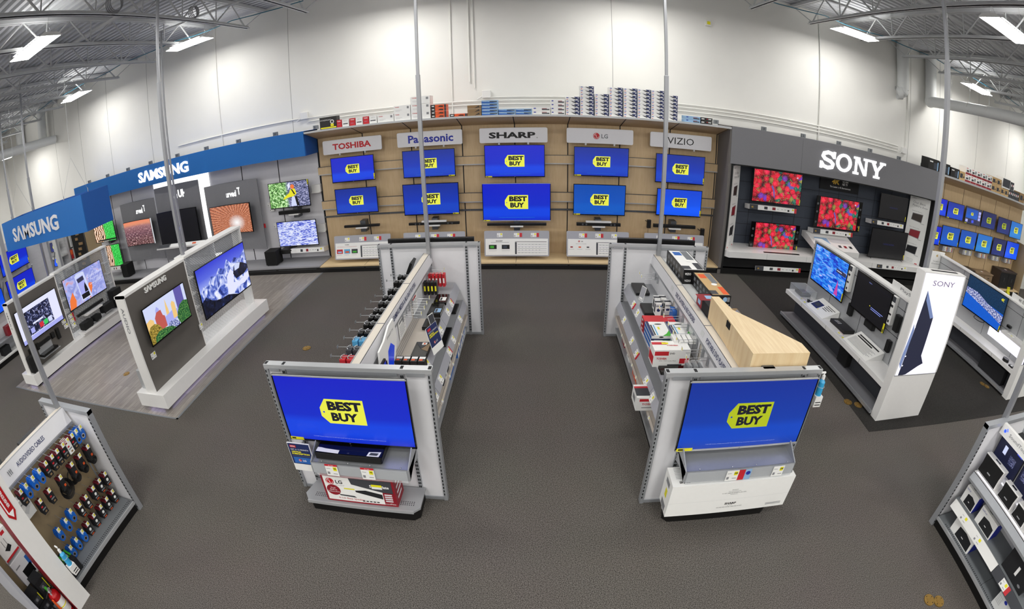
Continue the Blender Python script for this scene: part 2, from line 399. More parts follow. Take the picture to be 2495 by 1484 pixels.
        while ch and len(C_) > 1:
            ch = False
            for i in range(len(C_)):
                for j in range(i+1, len(C_)):
                    a, b = C_[i], C_[j]
                    if all(a[0][k] <= b[1][k]+.012 and b[0][k] <= a[1][k]+.012 for k in range(3)):
                        C_[i] = [[min(x, y) for x, y in zip(a[0], b[0])], [max(x, y) for x, y in zip(a[1], b[1])], a[2]+b[2]]; del C_[j]; ch = True; break
                if ch: break
        return C_
    def build(s, name, parent=None, bevel=0, loc=None):
        if parent is not None and name in SPLIT and not s.uv:
            cl = s.clusters()
            if len(cl) > 1:
                first = None
                for c in cl:
                    q = MB(); q.mats = list(s.mats); mp = {}
                    for fi in c[2]:
                        f = []
                        for i in s.f[fi]:
                            if i not in mp: mp[i] = len(q.v); q.v.append(s.v[i])
                            f.append(mp[i])
                        q.f.append(tuple(f)); q.m.append(s.m[fi]); q.sm.append(s.sm[fi])
                    o = q.build(name, parent, bevel, loc); first = first or o
                return first
        if loc is None:
            if parent is not None: loc = ORG.get(parent.name, V((0, 0, 0)))
            else:
                xs, ys, zs = zip(*[tuple(v) for v in s.v]); loc = V(((min(xs)+max(xs))/2, (min(ys)+max(ys))/2, min(zs)))
        loc = V(loc)
        me = bpy.data.meshes.new(name); me.from_pydata([tuple(v-loc) for v in s.v], [], s.f)
        for k in s.mats: me.materials.append(M[k])
        for i, p in enumerate(me.polygons): p.material_index = s.m[i]; p.use_smooth = s.sm[i]
        if s.uv:
            u = me.uv_layers.new(name='UVMap')
            for fi, cs in s.uv.items():
                for li, c in zip(me.polygons[fi].loop_indices, cs): u.data[li].uv = c
        me.update()
        o = bpy.data.objects.new(name, me); COL.objects.link(o)
        if parent is not None:
            o.parent = parent; ORG[o.name] = loc
            # parent origin and child origin coincide, so the local offset is zero
        else: o.location = loc; ORG[o.name] = loc
        if bevel:
            md = o.modifiers.new('Bevel', 'BEVEL'); md.width = bevel; md.segments = 2; md.limit_method = 'ANGLE'
        return o
ORG = {}
def tag(o, label, cat, group=None, kind=None):
    if label: o['label'] = label
    if cat: o['category'] = cat
    if group: o['group'] = group
    if kind: o['kind'] = kind
    return o
def thing(name, label, cat, loc, group=None):
    o = bpy.data.objects.new(name, None); COL.objects.link(o); o.location = loc; o.empty_display_size = .1; ORG[o.name] = V(loc)
    return tag(o, label, cat, group)
def struct(mb, name, label=None):
    o = mb.build(name, None, loc=(0, 0, 0)); o['kind'] = 'structure'
    if label: o['label'] = label
    return o
def solo(mb, name, label, cat, group=None, bevel=0):
    return tag(mb.build(name, None, bevel), label, cat, group)
KIDS = {}
def dup(root, loc, label=None, group=None):
    r = root.copy(); COL.objects.link(r); r.location = loc; ORG[r.name] = V(loc)
    if label: r['label'] = label
    if group: r['group'] = group
    for ch in list(root.children):
        c = ch.copy(); COL.objects.link(c); c.parent = r
        for g in list(ch.children):
            d = g.copy(); COL.objects.link(d); d.parent = c
    return r
def sub(mb, name, parent): return mb.build(name, parent)
emi('sign_glow', '#ffffff', 1.3); mat('photo_panel', '#a4a5ad', .5)
# ------------------------------------------------------------------ camera, world
H = 3.72
f_mm = 1165.6505*36/2495
def rotv(w):
    w = V(w); return Matrix.Rotation(w.length, 3, w.normalized())
Rwc = rotv((0.4639177, -0.0737607, 0.0108336)) @ Matrix(((1, 0, 0), (0, 0, 1), (0, -1, 0)))
cam = bpy.data.cameras.new('camera'); co = bpy.data.objects.new('camera', cam); COL.objects.link(co); S.camera = co
cam.type = 'PANO'; cam.panorama_type = 'FISHEYE_LENS_POLYNOMIAL'; cam.sensor_width = 36; cam.sensor_fit = 'HORIZONTAL'; cam.fisheye_fov = math.pi*1.2
cam.fisheye_polynomial_k0 = 0; cam.fisheye_polynomial_k1 = -1/f_mm; cam.fisheye_polynomial_k2 = 0
cam.fisheye_polynomial_k3 = -0.0309278/f_mm**3; cam.fisheye_polynomial_k4 = 0
cam.shift_x = (1247.5-1213.977)/2495; cam.shift_y = (798.891-742)/1484
cam.clip_start = .05; cam.clip_end = 200
co.matrix_world = Matrix.Translation((0, 0, H)) @ Rwc.transposed().to_4x4()
w = bpy.data.worlds.new('world'); S.world = w; w.use_nodes = True
w.node_tree.nodes['Background'].inputs[0].default_value = (.9, .93, 1, 1); w.node_tree.nodes['Background'].inputs[1].default_value = .02
S.view_settings.view_transform = 'Standard'; S.view_settings.look = 'None'; S.view_settings.gamma = 1; S.view_settings.use_curve_mapping = False
S.view_settings.exposure = EXPOSURE
S.cycles.use_denoising = True
S.cycles.use_adaptive_sampling = True; S.cycles.adaptive_threshold = .05; S.cycles.max_bounces = 6; S.cycles.diffuse_bounces = 4; S.cycles.sample_clamp_indirect = 6

YW, ZC, XL, XR, YB = 11.45, 7.2, -22.2, 22.5, -13.0
# ------------------------------------------------------------------ the setting
m = MB(); m.box(XL, XR, YB, YW, -.1, 0, 'carpet'); struct(m, 'floor')
m = MB(); m.box(-11.3, -5.25, 4.35-.05, 10.46, 0, .004, 'plank_floor'); m.box(-5.27, -5.23, 4.28, 10.46, .0, .006, 'photo_grey'); m.box(-11.3, -5.23, 4.28, 4.31, 0, .006, 'photo_grey'); struct(m, 'floor_2')
m = MB(); m.prism(up(0, 0, 0), [(5.05, 10.46), (4.86, 4.22), (12.6, 3.9), (12.6, 10.46)], 0, .004, 'carpet_dark'); struct(m, 'floor_3')
m = MB(); m.box(XL, XR, YW, YW+.2, 0, ZC+.3, 'wall_white')
for x in (-17.3, -15.4, -13.58, -11.4, -6.08, 1.9, 7.62, 11.35, 12.88, 15.3, 17.7): m.box(x-.006, x+.006, YW-.003, YW, 0, ZC, 'seam_grey')
struct(m, 'wall_back')
m = MB(); m.box(XL-.2, XL, YB, YW, 0, ZC+.3, 'wall_white'); struct(m, 'wall_left')
m = MB(); m.box(XR, XR+.2, YB, YW, 0, ZC+.3, 'wall_white'); struct(m, 'wall_right')
m = MB(); m.box(XL, XR, YB-.2, YB, 0, ZC+.3, 'wall_white'); struct(m, 'wall_front')
m = MB(); prof = []; y = YB
while y < YW:
    prof += [(y, ZC), (y+.09, ZC), (y+.12, ZC+.075), (y+.17, ZC+.075), (y+.2, ZC)]; y += .2
prof = [(min(a, YW), b) for a, b in prof]
vs = [(XL, a, b) for a, b in prof]+[(XR, a, b) for a, b in prof]; n = len(prof)
m.add(vs, [(i, i+1, n+i+1, n+i) for i in range(n-1)], 'deck_grey'); m.box(XL, XR, YB, YW, ZC+.12, ZC+.3, 'deck_grey')
struct(m, 'ceiling')

# bar joists running towards the back wall
ordl = ['first', 'second', 'third', 'fourth', 'fifth', 'sixth', 'seventh', 'eighth', 'ninth', 'tenth', 'eleventh', 'twelfth', 'thirteenth']
for side in (-1, 1):
    for k in range(3, 13):
        x = side*k*1.69 + (.02 if side > 0 else -.03)
        if abs(x) > 21.9: continue
        t = thing('roof_joist', 'grey steel roof joist, %s one counted outward on the %s side' % (ordl[k-3], 'blue-fascia' if side < 0 else 'grey-fascia'), 'roof joist', (x, YW-.45, 6.6), 'bar joists under the roof deck')
        m = MB(); m.box(x-.07, x-.012, YB, YW-.03, ZC-.1, ZC-.02, 'joist_grey'); m.box(x+.012, x+.07, YB, YW-.03, ZC-.1, ZC-.02, 'joist_grey'); m.build('top_chord', t)
        m = MB(); m.box(x-.065, x-.012, YB, YW-.85, 6.55, 6.56, 'joist_grey'); m.box(x-.022, x-.012, YB, YW-.85, 6.55, 6.62, 'joist_grey')
        m.box(x+.012, x+.065, YB, YW-.85, 6.55, 6.56, 'joist_grey'); m.box(x+.012, x+.022, YB, YW-.85, 6.55, 6.62, 'joist_grey'); m.build('bottom_chord', t)
        m = MB(); y = YW-.15; z0, z1 = 6.58, ZC-.08; i = 0
        m.bar((x, YW-.1, z1), (x, YW-1.0, z0), .018, 'joist_grey'); y = YW-1.0
        while y > -6:
            m.bar((x, y, z0), (x, y-.62, z1), .03, 'joist_grey'); m.bar((x, y-.62, z1), (x, y-1.24, z0), .03, 'joist_grey'); m.bar((x, y-1.24, z0), (x, y-1.24, z1), .022, 'joist_grey'); y -= 1.24
        m.build('web', t)
# cross bridging and sprinkler pipe along X
m = MB(); m.cyl((XL, 9.3, 6.95), (XR, 9.3, 6.95), .028, 'joist_grey', 8); solo(m, 'sprinkler_pipe', 'thin grey sprinkler pipe threaded through the joists next to the back wall', 'pipe')
m = MB(); m.cyl((XL, 6.9, 6.92), (XR, 6.9, 6.92), .045, 'joist_grey', 8); solo(m, 'sprinkler_pipe', 'thicker grey sprinkler pipe farther from the back wall', 'pipe')
for side, nm in ((-1, 'above the blue-fascia area'), (1, 'above the grey-fascia area')):
    m = MB(); pts = [(side*5.0, 10.2, 6.78)]
    for i in range(1, 26): pts.append((side*(5.0+i*.65), 10.2-.02*math.sin(i)*3-(i*.03), 6.74+.03*math.cos(i*2.1)))
    m.tube(pts, .012, 'blue_cable'); solo(m, 'data_cable', 'long blue data cable strung along the joists ' + nm, 'cable')
# coils of cable hung on joists
def coil(x, y, z, r, label):
    m = MB()
    for k in range(4):
        rr = r*(1-.06*k)
        m.tube([(x+.03*k, y+rr*math.cos(a*math.pi/9), z+rr*math.sin(a*math.pi/9)) for a in range(19)], .009, 'text_grey')
    solo(m, 'cable_coil', label, 'cable')
coil(-6.75, 5.9, 6.75, .2, 'grey cable coil on a joist above the widest ceiling lamp, blue-fascia side')
coil(-6.85, 8.4, 6.78, .15, 'small grey cable coil hung on a joist beside the tall display pole')
coil(13.6, 8.9, 6.6, .16, 'grey cable coil hung on a joist on the grey-fascia side')

# ------------------------------------------------------------------ lamps
def fixture_mesh(name_root, x, y, z, L=1.3, W=.5):
    t = thing('ceiling_lamp', None, 'ceiling lamp', (x, y, z))
    m = MB(); m.prism(Fr((x-L/2, y, z), (0, 1, 0), (0, 0, 1), (1, 0, 0)), [(-W/2, .015), (-W/2, .0), (W/2, 0), (W/2, .015), (W*.28, .07), (-W*.28, .07)], 0, L, 'white_paint'); m.build('housing', t)
    m = MB(); F = Fr((x, y, z), (1, 0, 0), (0, -1, 0), (0, 0, -1)); m.quad(F, -L/2+.02, L/2-.02, -W/2+.015, W/2-.015, .003, 'lamp_lens'); m.build('lens', t)
    m = MB(); F2 = up(x, y, z)
    for s in (-1, 1): m.quad(F2, -L/2+.15, L/2-.15, s*W*.4-.03, s*W*.4+.03, .05, 'lamp_up')
    m.build('uplight_slot', t)
    m = MB()
    for sx in (-.5, .5): m.tube([(x+sx*L*.8, y-.1, z+.06), (x+sx*L*.8, y, z+.25), (x+sx*L*.8, y+.1, z+.06)], .004, 'wire'); m.cyl((x+sx*L*.8, y, z+.25), (x+sx*L*.8, y, ZC-.1), .003, 'wire', 5)
    m.build('hanger', t)
    return t
emi('lamp_lens', '#fffdf8', LAMP); emi('lamp_up', '#fffdf8', LAMP*.9)
proto = None
LX = [-18.6, -13.4, -8.2, -2.95, 2.35, 7.75, 13.1, 18.4]; LY = [9.9, 5.0, 0, -2.5, -5, -7.5, -10, -12]  # in-between and rearmost rows behind the camera are added to raise ambient light
lamp_lab = {(-18.6, 9.9): 'glowing white ceiling lamp low under the round duct, blue-fascia side', (-13.4, 9.9): 'long glowing white ceiling lamp hung low near the wall beyond the freestanding blue sign',
            (-8.2, 9.9): 'glowing white ceiling lamp near the wall just past the two tall poles', (-8.2, 5.0): 'wide glowing white ceiling lamp next to the camera on the blue-fascia side',
            (7.75, 9.9): 'long glowing white ceiling lamp near the wall above the glowing slab-lettered fascia', (13.1, 9.9): 'long glowing white ceiling lamp beyond the round duct on the grey-fascia side',
            (7.75, 5.0): 'wide glowing white ceiling lamp cut by the frame edge on the grey-fascia side'}
for X in LX:
    for Y in LY:
        lab = lamp_lab.get((X, Y), 'long white ceiling lamp out of view, from the grid or the added fill-light rows')
        zz = 5.75 if X == -18.6 and Y == 9.9 else 6.48
        if proto is None: proto = fixture_mesh('l', X, Y, zz); proto['label'] = lab; proto['group'] = 'long ceiling lamps'; o = proto
        else: o = dup(proto, (X, Y, zz), lab, 'long ceiling lamps')

# ------------------------------------------------------------------ ducts, conduits, poles, wall bits
m = MB(); m.cyl((12.05, 11.15, 5.67), (12.05, YB, 5.67), .165, 'duct', 20)
t = thing('air_duct', 'fat pale grey round duct running out from the wall on the grey-fascia side', 'duct', (12.05, 11, 5.5)); m.build('pipe', t)
m = MB(); m.cyl((12.1, 11.2, 5.68), (12.1, 11.2, 7.2), .2, 'duct', 20); m.ball((12.08, 11.2, 5.68), .2, 'duct', 16); m.build('riser', t)
m = MB()
for yy in (10.2, 9.4, 8.6): m.cyl((12.05, yy, 5.8), (12.05, yy, 6.6), .006, 'wire', 5); m.tube([(12.05+.18*math.cos(a), yy, 5.67+.18*math.sin(a)) for a in [i*math.pi/8 for i in range(9)]], .01, 'white_paint')
m.build('hanger', t)
m = MB(); m.cyl((10.75, 11.22, 5.72), (10.75, 11.22, 7.2), .2, 'duct', 20); m.tube([(10.75, 11.22, 5.72), (10.7, 11.22, 5.6), (10.55, 11.3, 5.56)], .2, 'duct', 18); m.ball((10.72, 11.22, 5.66), .205, 'duct', 16)
solo(m, 'air_duct', 'pale grey round duct dropping down the wall and ending in an elbow', 'duct')
m = MB(); m.cyl((-17.2, 11.35, 5.72), (-17.35, YB, 5.72), .17, 'duct', 20)
t = thing('air_duct', 'fat pale grey round duct running out from the wall on the blue-fascia side', 'duct', (-17.2, 11, 5.5)); m.build('pipe', t)
m = MB(); m.cyl((-17.75, 11.1, 5.9), (-17.75, 11.1, 7.2), .2, 'duct', 20); m.build('riser', t)
m = MB(); m.cyl((-20.0, 11.2, 6.0), (-20.0, 11.2, 7.2), .22, 'duct', 20); m.ball((-20.0, 11.2, 6.0), .22, 'duct', 14); solo(m, 'air_duct', 'short pale round duct in the far corner past the blue-fascia side', 'duct')
def conduit(pts, label, r=.018):
    m = MB(); m.tube(pts, r, 'wall_white', 8); solo(m, 'wall_conduit', label, 'conduit')
yc = YW-.025
for z, nm in ((3.98, 'uppermost'), (3.9, 'middle'), (3.81, 'lowest')): conduit([(-1.0 if z > 3.95 else -5.6, yc, z), (10.85, yc, z)], 'thin white electrical conduit running sideways on the wall, %s of the three' % nm)
conduit([(-5.8, yc, 3.92), (-10.2, yc, 3.9)], 'single thin white conduit on the wall above the long blue fascia')
conduit([(-8.48, yc, 7.1), (-8.44, yc, 3.6)], 'thin white vertical conduit dropping behind the long blue fascia')
conduit([(-1.84, yc, 7.1), (-1.86, yc, 3.6)], 'thin white vertical conduit beside the near tall pole, reaching the shelf')
conduit([(-1.42, yc, 7.1), (-1.43, yc, 4.38)], 'thin white vertical pipe on the wall, shorter of the hanging pair')
conduit([(-1.32, yc, 7.1), (-1.32, yc, 4.22)], 'thin white vertical pipe on the wall, longer of the hanging pair')
conduit([(7.64, yc, 7.0), (7.66, yc, 3.6)], 'thin white vertical conduit dropping behind the grey fascia')
conduit([(11.2, yc, 7.0), (11.2, yc, 4.0)], 'thin white vertical conduit beside the elbow duct')
for x, z, nm in ((-1.05, 4.06, 'in the middle of the wall'), (-5.7, 3.98, 'above the end of the blue fascia'), (11.15, 3.9, 'at the far end of the three conduits')):
    m = MB(); m.box(x-.1, x+.1, YW-.09, YW, z-.09, z+.09, 'white_paint'); m.cyl((x-.1, YW-.05, z-.05), (x-.22, YW-.05, z-.12), .015, 'white_paint', 6); solo(m, 'junction_box', 'small white electrical box ' + nm, 'junction box', bevel=.006)
m = MB(); m.box(4.22, 4.38, YW-.06, YW, 6.08, 6.24, 'white_paint'); m.box(4.26, 4.34, YW-.08, YW-.06, 6.12, 6.2, 'yellow'); solo(m, 'wall_sensor', 'small cream sensor box high on the bare white wall', 'sensor')

def pole(x, y, z0, z1, label, w=.055, zs=None):
    t = thing('display_pole', label, 'pole', (x, y, z0), 'tall grey poles up to the roof')
    zs = zs or z0+1.9
    m = MB(); m.box(x-w/2, x+w/2, y-w/2, y+w/2, z0, zs, 'pole_grey'); m.build('lower_tube', t, .004)
    m = MB(); q = w*.36; m.box(x-q, x+q, y-q, y+q, zs-.02, z1, 'pole_grey'); m.build('upper_tube', t, .003)
    return t
pole(-1.66, 7.13, 0, 7.1, 'tall grey pole rising from the back end panel of the gondola with headphone hooks', .06, 4.3)
pole(1.99, 7.1, 0, 7.1, 'tall grey pole rising from the back panel behind the wooden box gondola', .06, 4.3)
pole(5.48, 4.72, 0, 7.1, 'tall grey pole rising out of the glowing white tower', .07, 5.2)
pole(-5.87, 6.2, 1.9, 7.1, 'tall grey pole rising from the middle of the near mountain-picture display island', .06, 5.0)
pole(-7.45, 8.0, 0, 6.5, 'thinner grey pole standing beyond the near mountain-picture display wall', .05, 3.0)
pole(-5.27, 2.43, 1.4, 7.1, 'tall grey pole rising from the cable-hook gondola near the frame edge', .06, 4.8)
pole(-13.2, 7.5, 0, 7.1, 'tall grey pole behind the freestanding blue sign, passing the small wall lamp', .07, 4.4)
pole(-15.6, 7.9, 0, 6.9, 'tall grey pole farthest along beside the freestanding blue sign', .07, 4.4)
pole(5.36, 2.42, 1.4, 7.1, 'tall grey pole rising from the white-speaker gondola at the frame edge', .07, 4.8)
# brass floor outlets
k = 0
for x, y, lab in ((-3.89, 6.58, 'round brass floor outlet alone on the carpet beside the headphone hooks'), (4.9, 4.97, 'round brass floor outlet on grey carpet near the glowing tower, away from its base'),
             (5.06, 4.87, 'round brass floor outlet on the black carpet against the white tower display base'), (4.14, 1.38, 'round brass floor outlet near the bottom frame edge, the more visible one of the pair'),
             (4.27, 1.31, 'round brass floor outlet near the bottom frame edge, partly out of frame'), (9.16, 5.08, 'round brass floor outlet on black carpet, farther of the pair beyond the tower'), (9.22, 4.97, 'round brass floor outlet on black carpet, nearer of the pair beyond the tower'),
             (-7.6, 5.35, 'round brass floor outlet on the wood-look floor beyond the near display wall')):
    m = MB(); m.cyl((x, y, .0), (x, y, .012), .075, 'brass', 24); m.cyl((x, y, .012), (x, y, .016), .035, 'brass', 18)
    for a in range(4): m.ball((x+.055*math.cos(a*1.57+.4), y+.055*math.sin(a*1.57+.4), .014), .006, 'slot_black', 6)
    solo(m, 'floor_outlet', lab, 'floor outlet', 'brass floor outlets')
# ------------------------------------------------------------------ televisions
TAGP = [(-.5, .08), (-.35, .31), (.5, .31), (.5, -.31), (-.34, -.31), (-.5, -.13)]
def bb_screen(m, F, w, h, bg, olive=False, fine=False, lh=.375):
    """blue picture with the yellow price-tag logo"""
    m.quad(F, -w/2, w/2, -h/2, h/2, 0, bg)
    k = h*lh/.62*1.02; c = .0012
    m.poly(F, [(a*k, b*k) for a, b in TAGP], c, 'tag_olive' if olive else 'tag_yellow')
    m.text(F, 'BEST', .07*k, .145*k, .23*k, 'tag_ink', w=.76*k, c=2*c, bold=.055)
    m.text(F, 'BUY', .03*k, -.135*k, .22*k, 'tag_ink', w=.60*k, c=2*c, bold=.05)
    m.disc(F, -.42*k, -.02*k, .022*k, bg, 2*c, 8)
    if fine: m.text(F, '© 2013 BBY Solutions. All Rights Reserved. BEST BUY, the BEST BUY logo, the tag design and BestBuy.com are trademarks of BBY Solutions, Inc.', 0, -h*.43, h*.014, 'tag_text', w=w*.58, c=c)
    else: m.quad(F, -w*.27, w*.27, -h*.428, -h*.42, c, 'bb_light')
def tv(F, w, h, screen, label, group=None, sticker=None, d=.05, bez=.014, bm='black', side=0, name='television', logo=None, foot=None, silver=False, mount=.16):
    """F: centre of the front face"""
    t = thing(name, label, 'television', F.p(0, -h/2, -d), group)
    m = MB(); m.fbox(F, -w/2, w/2, -h/2, h/2, -d*.45, -.003, bm); m.fbox(F, -w*.36, w*.36, -h*.38, h*.38, -d, -d*.45, bm)
    m.build('casing', t, .004)
    m = MB(); g = bez
    fm = 'rail_grey' if silver else 'black_gloss'
    m.fbox(F, -w/2, w/2, h/2-g, h/2, -.004, .004, fm); m.fbox(F, -w/2, w/2, -h/2, -h/2+g*1.6, -.004, .004, 'rail_grey' if silver == 'both' else 'black_gloss')
    m.fbox(F, -w/2, -w/2+g+side, -h/2, h/2, -.004, .0038, 'black_gloss'); m.fbox(F, w/2-g-side, w/2, -h/2, h/2, -.004, .0038, 'black_gloss')
    if side:
        for s in (-1, 1):
            for q in (-.33, .0, .25): m.disc(F, s*(w/2-side*.5), q*h, side*.28, 'dark_metal', .0045, 12)
    m.disc(F, 0, -h/2+g*.8, .008, 'chrome', .0045, 8)
    m.build('bezel', t)
    sw, sh = w-2*g-2*side, h-2.6*g; SF = F.at(0, .3*g, .002)
    m = MB()
    if isinstance(screen, tuple): bb_screen(m, SF, sw, sh, *screen)
    else: screen(m, SF, sw, sh)
    m.build('screen', t)
    if mount:
        m = MB(); m.fbox(F, -.12, .12, -.1, .1, -mount, -d, 'dark_metal'); m.build('wall_bracket', t)
    if sticker:
        m = MB(); sx, sy, sw_, sh_ = sticker
        m.fbox(F, sx-sw_/2, sx+sw_/2, sy-sh_/2, sy+sh_/2, .0045, .006, 'yellow')
        m.fbox(F, sx-sw_*.4, sx-sw_*.1, sy-sh_*.25, sy+sh_*.25, .006, .0065, 'text_black') if sw_ > sh_ else m.fbox(F, sx-sw_*.25, sx+sw_*.25, sy-sh_*.4, sy-sh_*.1, .006, .0065, 'text_black')
        o = m.build('sticker', t); o['label'] = 'yellow energy sticker'
    if foot == 'wire':
        m = MB(); P = [F.p(.16*math.cos(a), -h/2-.03-.0*a, .02+.14*math.sin(a)) for a in [i*math.pi/8 for i in range(9)]]; m.tube([F.p(.16, -h/2, .0)]+P+[F.p(-.16, -h/2, 0)], .008, 'black', 8); m.build('stand', t)
    if foot == 'legs':
        m = MB()
        for s in (-1, 1): m.bar(F.p(s*w*.42, -h/2+.01, -.02), F.p(s*w*.44, -h/2-.055, .12), .014, 'black'); m.bar(F.p(s*w*.42, -h/2+.01, -.02), F.p(s*w*.44, -h/2-.055, -.13), .014, 'black')
        m.build('stand', t)
    return t
SB = lambda w, h: (-w/2+.09, -h/2+.022, .15, .03)
SR = lambda w, h: (w/2-.09, -h/2+.022, .14, .03)
SV = lambda w, h: (w/2-.018, -h/2+.1, .03, .14)

# ------------------------------------------------------------------ maple television wall
Y0, YF = 11.2, 10.45
t = thing('display_bay', 'long maple display wall with a shelf along its top and five rows of wall signs', 'display bay', (-.4, YF, 0))
m = MB(); m.box(-5.3, 4.5, Y0, Y0+.06, .17, 3.34, 'maple')
for k in range(-4, 5): x = -.41+k*1.2192; m.box(x-.012, x+.012, Y0-.004, Y0, .17, 3.33, 'slot_black')
m.build('back_panel', t)
for z0, z1, nm in ((2.39, 2.58, 0), (1.48, 1.69, 1)):
    m = MB(); m.box(-5.32, 4.54, Y0-.07, Y0, z0, z1, 'maple'); m.box(-5.32, 4.54, Y0-.085, Y0, z0-.015, z0+.008, 'rail_grey'); m.box(-5.32, 4.54, Y0-.075, Y0, z1, z1+.008, 'dark_metal'); m.build('mounting_rail', t)
m = MB(); m.box(-5.3, 4.5, Y0-.03, Y0, 1.25, 1.29, 'dark_metal')
for k in range(20): m.cyl((-5+k*.5, Y0-.035, 1.27), (-5+k*.5, Y0-.03, 1.27), .008, 'chrome', 8)
m.build('steel_rail', t)
m = MB(); m.box(-5.28, 4.53, YF, Y0+.2, 3.52, 3.555, 'duct'); m.box(-5.28, 4.53, YF-.01, YF+.01, 3.515, 3.56, 'rail_grey'); m.build('top_shelf', t)
m = MB(); m.prism(Fr((-5.28, 0, 0), (0, 1, 0), (0, 0, 1), (1, 0, 0)), [(YF+.01, 3.515), (Y0, 3.32), (Y0, 3.515)], 0, 9.8, 'maple')
for k in range(-3, 5):
    x = -.41+k*1.2192
    m.prism(Fr((x-.01, 0, 0), (0, 1, 0), (0, 0, 1), (1, 0, 0)), [(YF+.012, 3.513), (Y0, 3.315), (Y0, 3.325)], 0, .02, 'slot_black')
m.build('soffit', t)
m = MB(); m.box(-5.3, 4.5, YF, Y0, .14, .172, 'maple_deck')
for k in range(-4, 5): x = -.41+k*1.2192; m.box(x-.004, x+.004, YF, Y0, .172, .1735, 'furn_brown')
m.build('deck', t)
m = MB(); m.box(-5.3, 4.5, YF+.03, Y0, 0, .14, 'kick_black'); m.box(-5.3, 4.5, YF, YF+.03, .11, .14, 'kick_black')
for k in range(-4, 4): x = -.41+k*1.2192; m.box(x+.02, x+1.2, YF-.003, YF, .105, .115, 'dark_metal')
m.build('kick_plate', t)

def sign(x, lab, fn):
    t = thing('brand_sign', lab, 'sign', (x, 10.95, 2.9), 'white brand signs on the maple wall'); F = front(x, 10.94, 3.075)
    m = MB(); W, Hh, r = .765, .175, .035
    pts = []
    for cx, cy, a0 in ((W-r, Hh-r, 0), (-W+r, Hh-r, 90), (-W+r, -Hh+r, 180), (W-r, -Hh+r, 270)):
        for i in range(5): a = math.radians(a0+i*22.5); pts.append((cx+r*math.cos(a), cy+r*math.sin(a)))
    m.prism(F, pts, -.03, 0, 'panel_white'); m.build('board', t)
    m = MB(); fn(m, F); m.build('lettering', t)
    m = MB()
    for s in (-.33, .33): m.fbox(F, s-.02, s+.02, -.22, -.17, -.03, -.01, 'rail_grey'); m.fbox(F, s-.02, s+.02, -.1, .1, -.26, -.03, 'rail_grey')
    m.build('mounting_arm', t)
sign(-4.27, 'white rounded sign with red capital lettering on the maple wall', lambda m, F: m.text(F, 'TOSHIBA', 0, 0, .155, 'text_red', w=1.0, bold=.035))
sign(-2.355, 'white rounded sign with blue lettering, crossed by a tall pole', lambda m, F: m.text(F, 'Panasonic', .03, 0, .19, 'text_blue', w=1.06, bold=.03))
sign(-.43, 'white rounded sign with wide bold black lettering, middle of the maple wall', lambda m, F: (m.text(F, 'SHARP', -.03, 0, .145, 'text_black', w=1.05, bold=.04), m.text(F, '®', .53, -.06, .03, 'text_black')))
def lg_logo(m, F, x, y, r, a='text_red', b='text_grey', c=.001):
    m.disc(F, x, y, r, a, c, 20); m.fbox(F, x-r*.1, x+r*.02, y-r*.35, y+r*.4, c, c+.001, 'text_white'); m.fbox(F, x-r*.1, x+r*.35, y-r*.42, y-r*.3, c, c+.001, 'text_white')
    P = [(x+r*.78*math.cos(q), y+r*.78*math.sin(q)) for q in [math.radians(d) for d in range(0, -275, -15)]]
    for p, q in zip(P, P[1:]): m.bar(F.p(*p, c+.001), F.p(*q, c+.001), r*.09, 'text_white')
    m.disc(F, x-r*.36, y+r*.3, r*.13, 'text_white', c+.001, 8)
sign(1.53, 'white rounded sign with a round red emblem and two grey letters', lambda m, F: (lg_logo(m, F, -.09, 0, .075), m.text(F, 'LG', .1, 0, .1, 'photo_grey', bold=.03)))
sign(3.465, 'white rounded sign with thin black capital lettering, last on the maple wall', lambda m, F: m.text(F, 'VIZIO', -.02, 0, .16, 'text_black', w=.66, bold=.0))

G = 'televisions with blue tag-logo screens on the maple wall'
yT = 10.93
def walltv(x0, x1, z0, z1, bg, lab, st=None, **k):
    F = front((x0+x1)/2, yT, (z0+z1)/2); tv(F, x1-x0, z1-z0, (bg,), lab, G, sticker=st(x1-x0, z1-z0) if st else None, mount=.2, **k)
walltv(-4.86, -3.73, 2.17, 2.8, 'bb_royal', 'upper blue-screen television below the red-lettered sign', SV)
walltv(-4.83, -3.72, 1.365, 2.01, 'bb_blue', 'lower blue-screen television below the red-lettered sign')
walltv(-3.02, -1.775, 2.15, 2.81, 'bb_blue', 'upper blue-screen television below the blue-lettered sign', SR)
walltv(-3.07, -1.725, 1.235, 2.0, 'bb_blue', 'lower blue-screen television below the blue-lettered sign', SR)
walltv(-1.10, .27, 2.09, 2.85, 'bb_royal', 'upper bright blue-screen television below the bold black-lettered sign', SB)
walltv(-1.18, .40, 1.04, 1.95, 'bb_royal', 'lower blue-screen television with a silver edge, largest on the maple wall', SB, silver='both')
walltv(.93, 2.2, 2.13, 2.82, 'bb_blue', 'upper blue-screen television below the sign with a round red emblem', SB)
walltv(.925, 2.155, 1.2, 1.94, 'bb_mid', 'lower lighter blue-screen television below the sign with a round red emblem', SB)
walltv(2.85, 4.085, 2.055, 2.75, 'bb_blue', 'upper blue-screen television below the thin black-lettered sign', SV)
walltv(2.915, 4.065, 1.255, 1.915, 'bb_bright', 'lower bright blue-screen television below the thin black-lettered sign', SV)

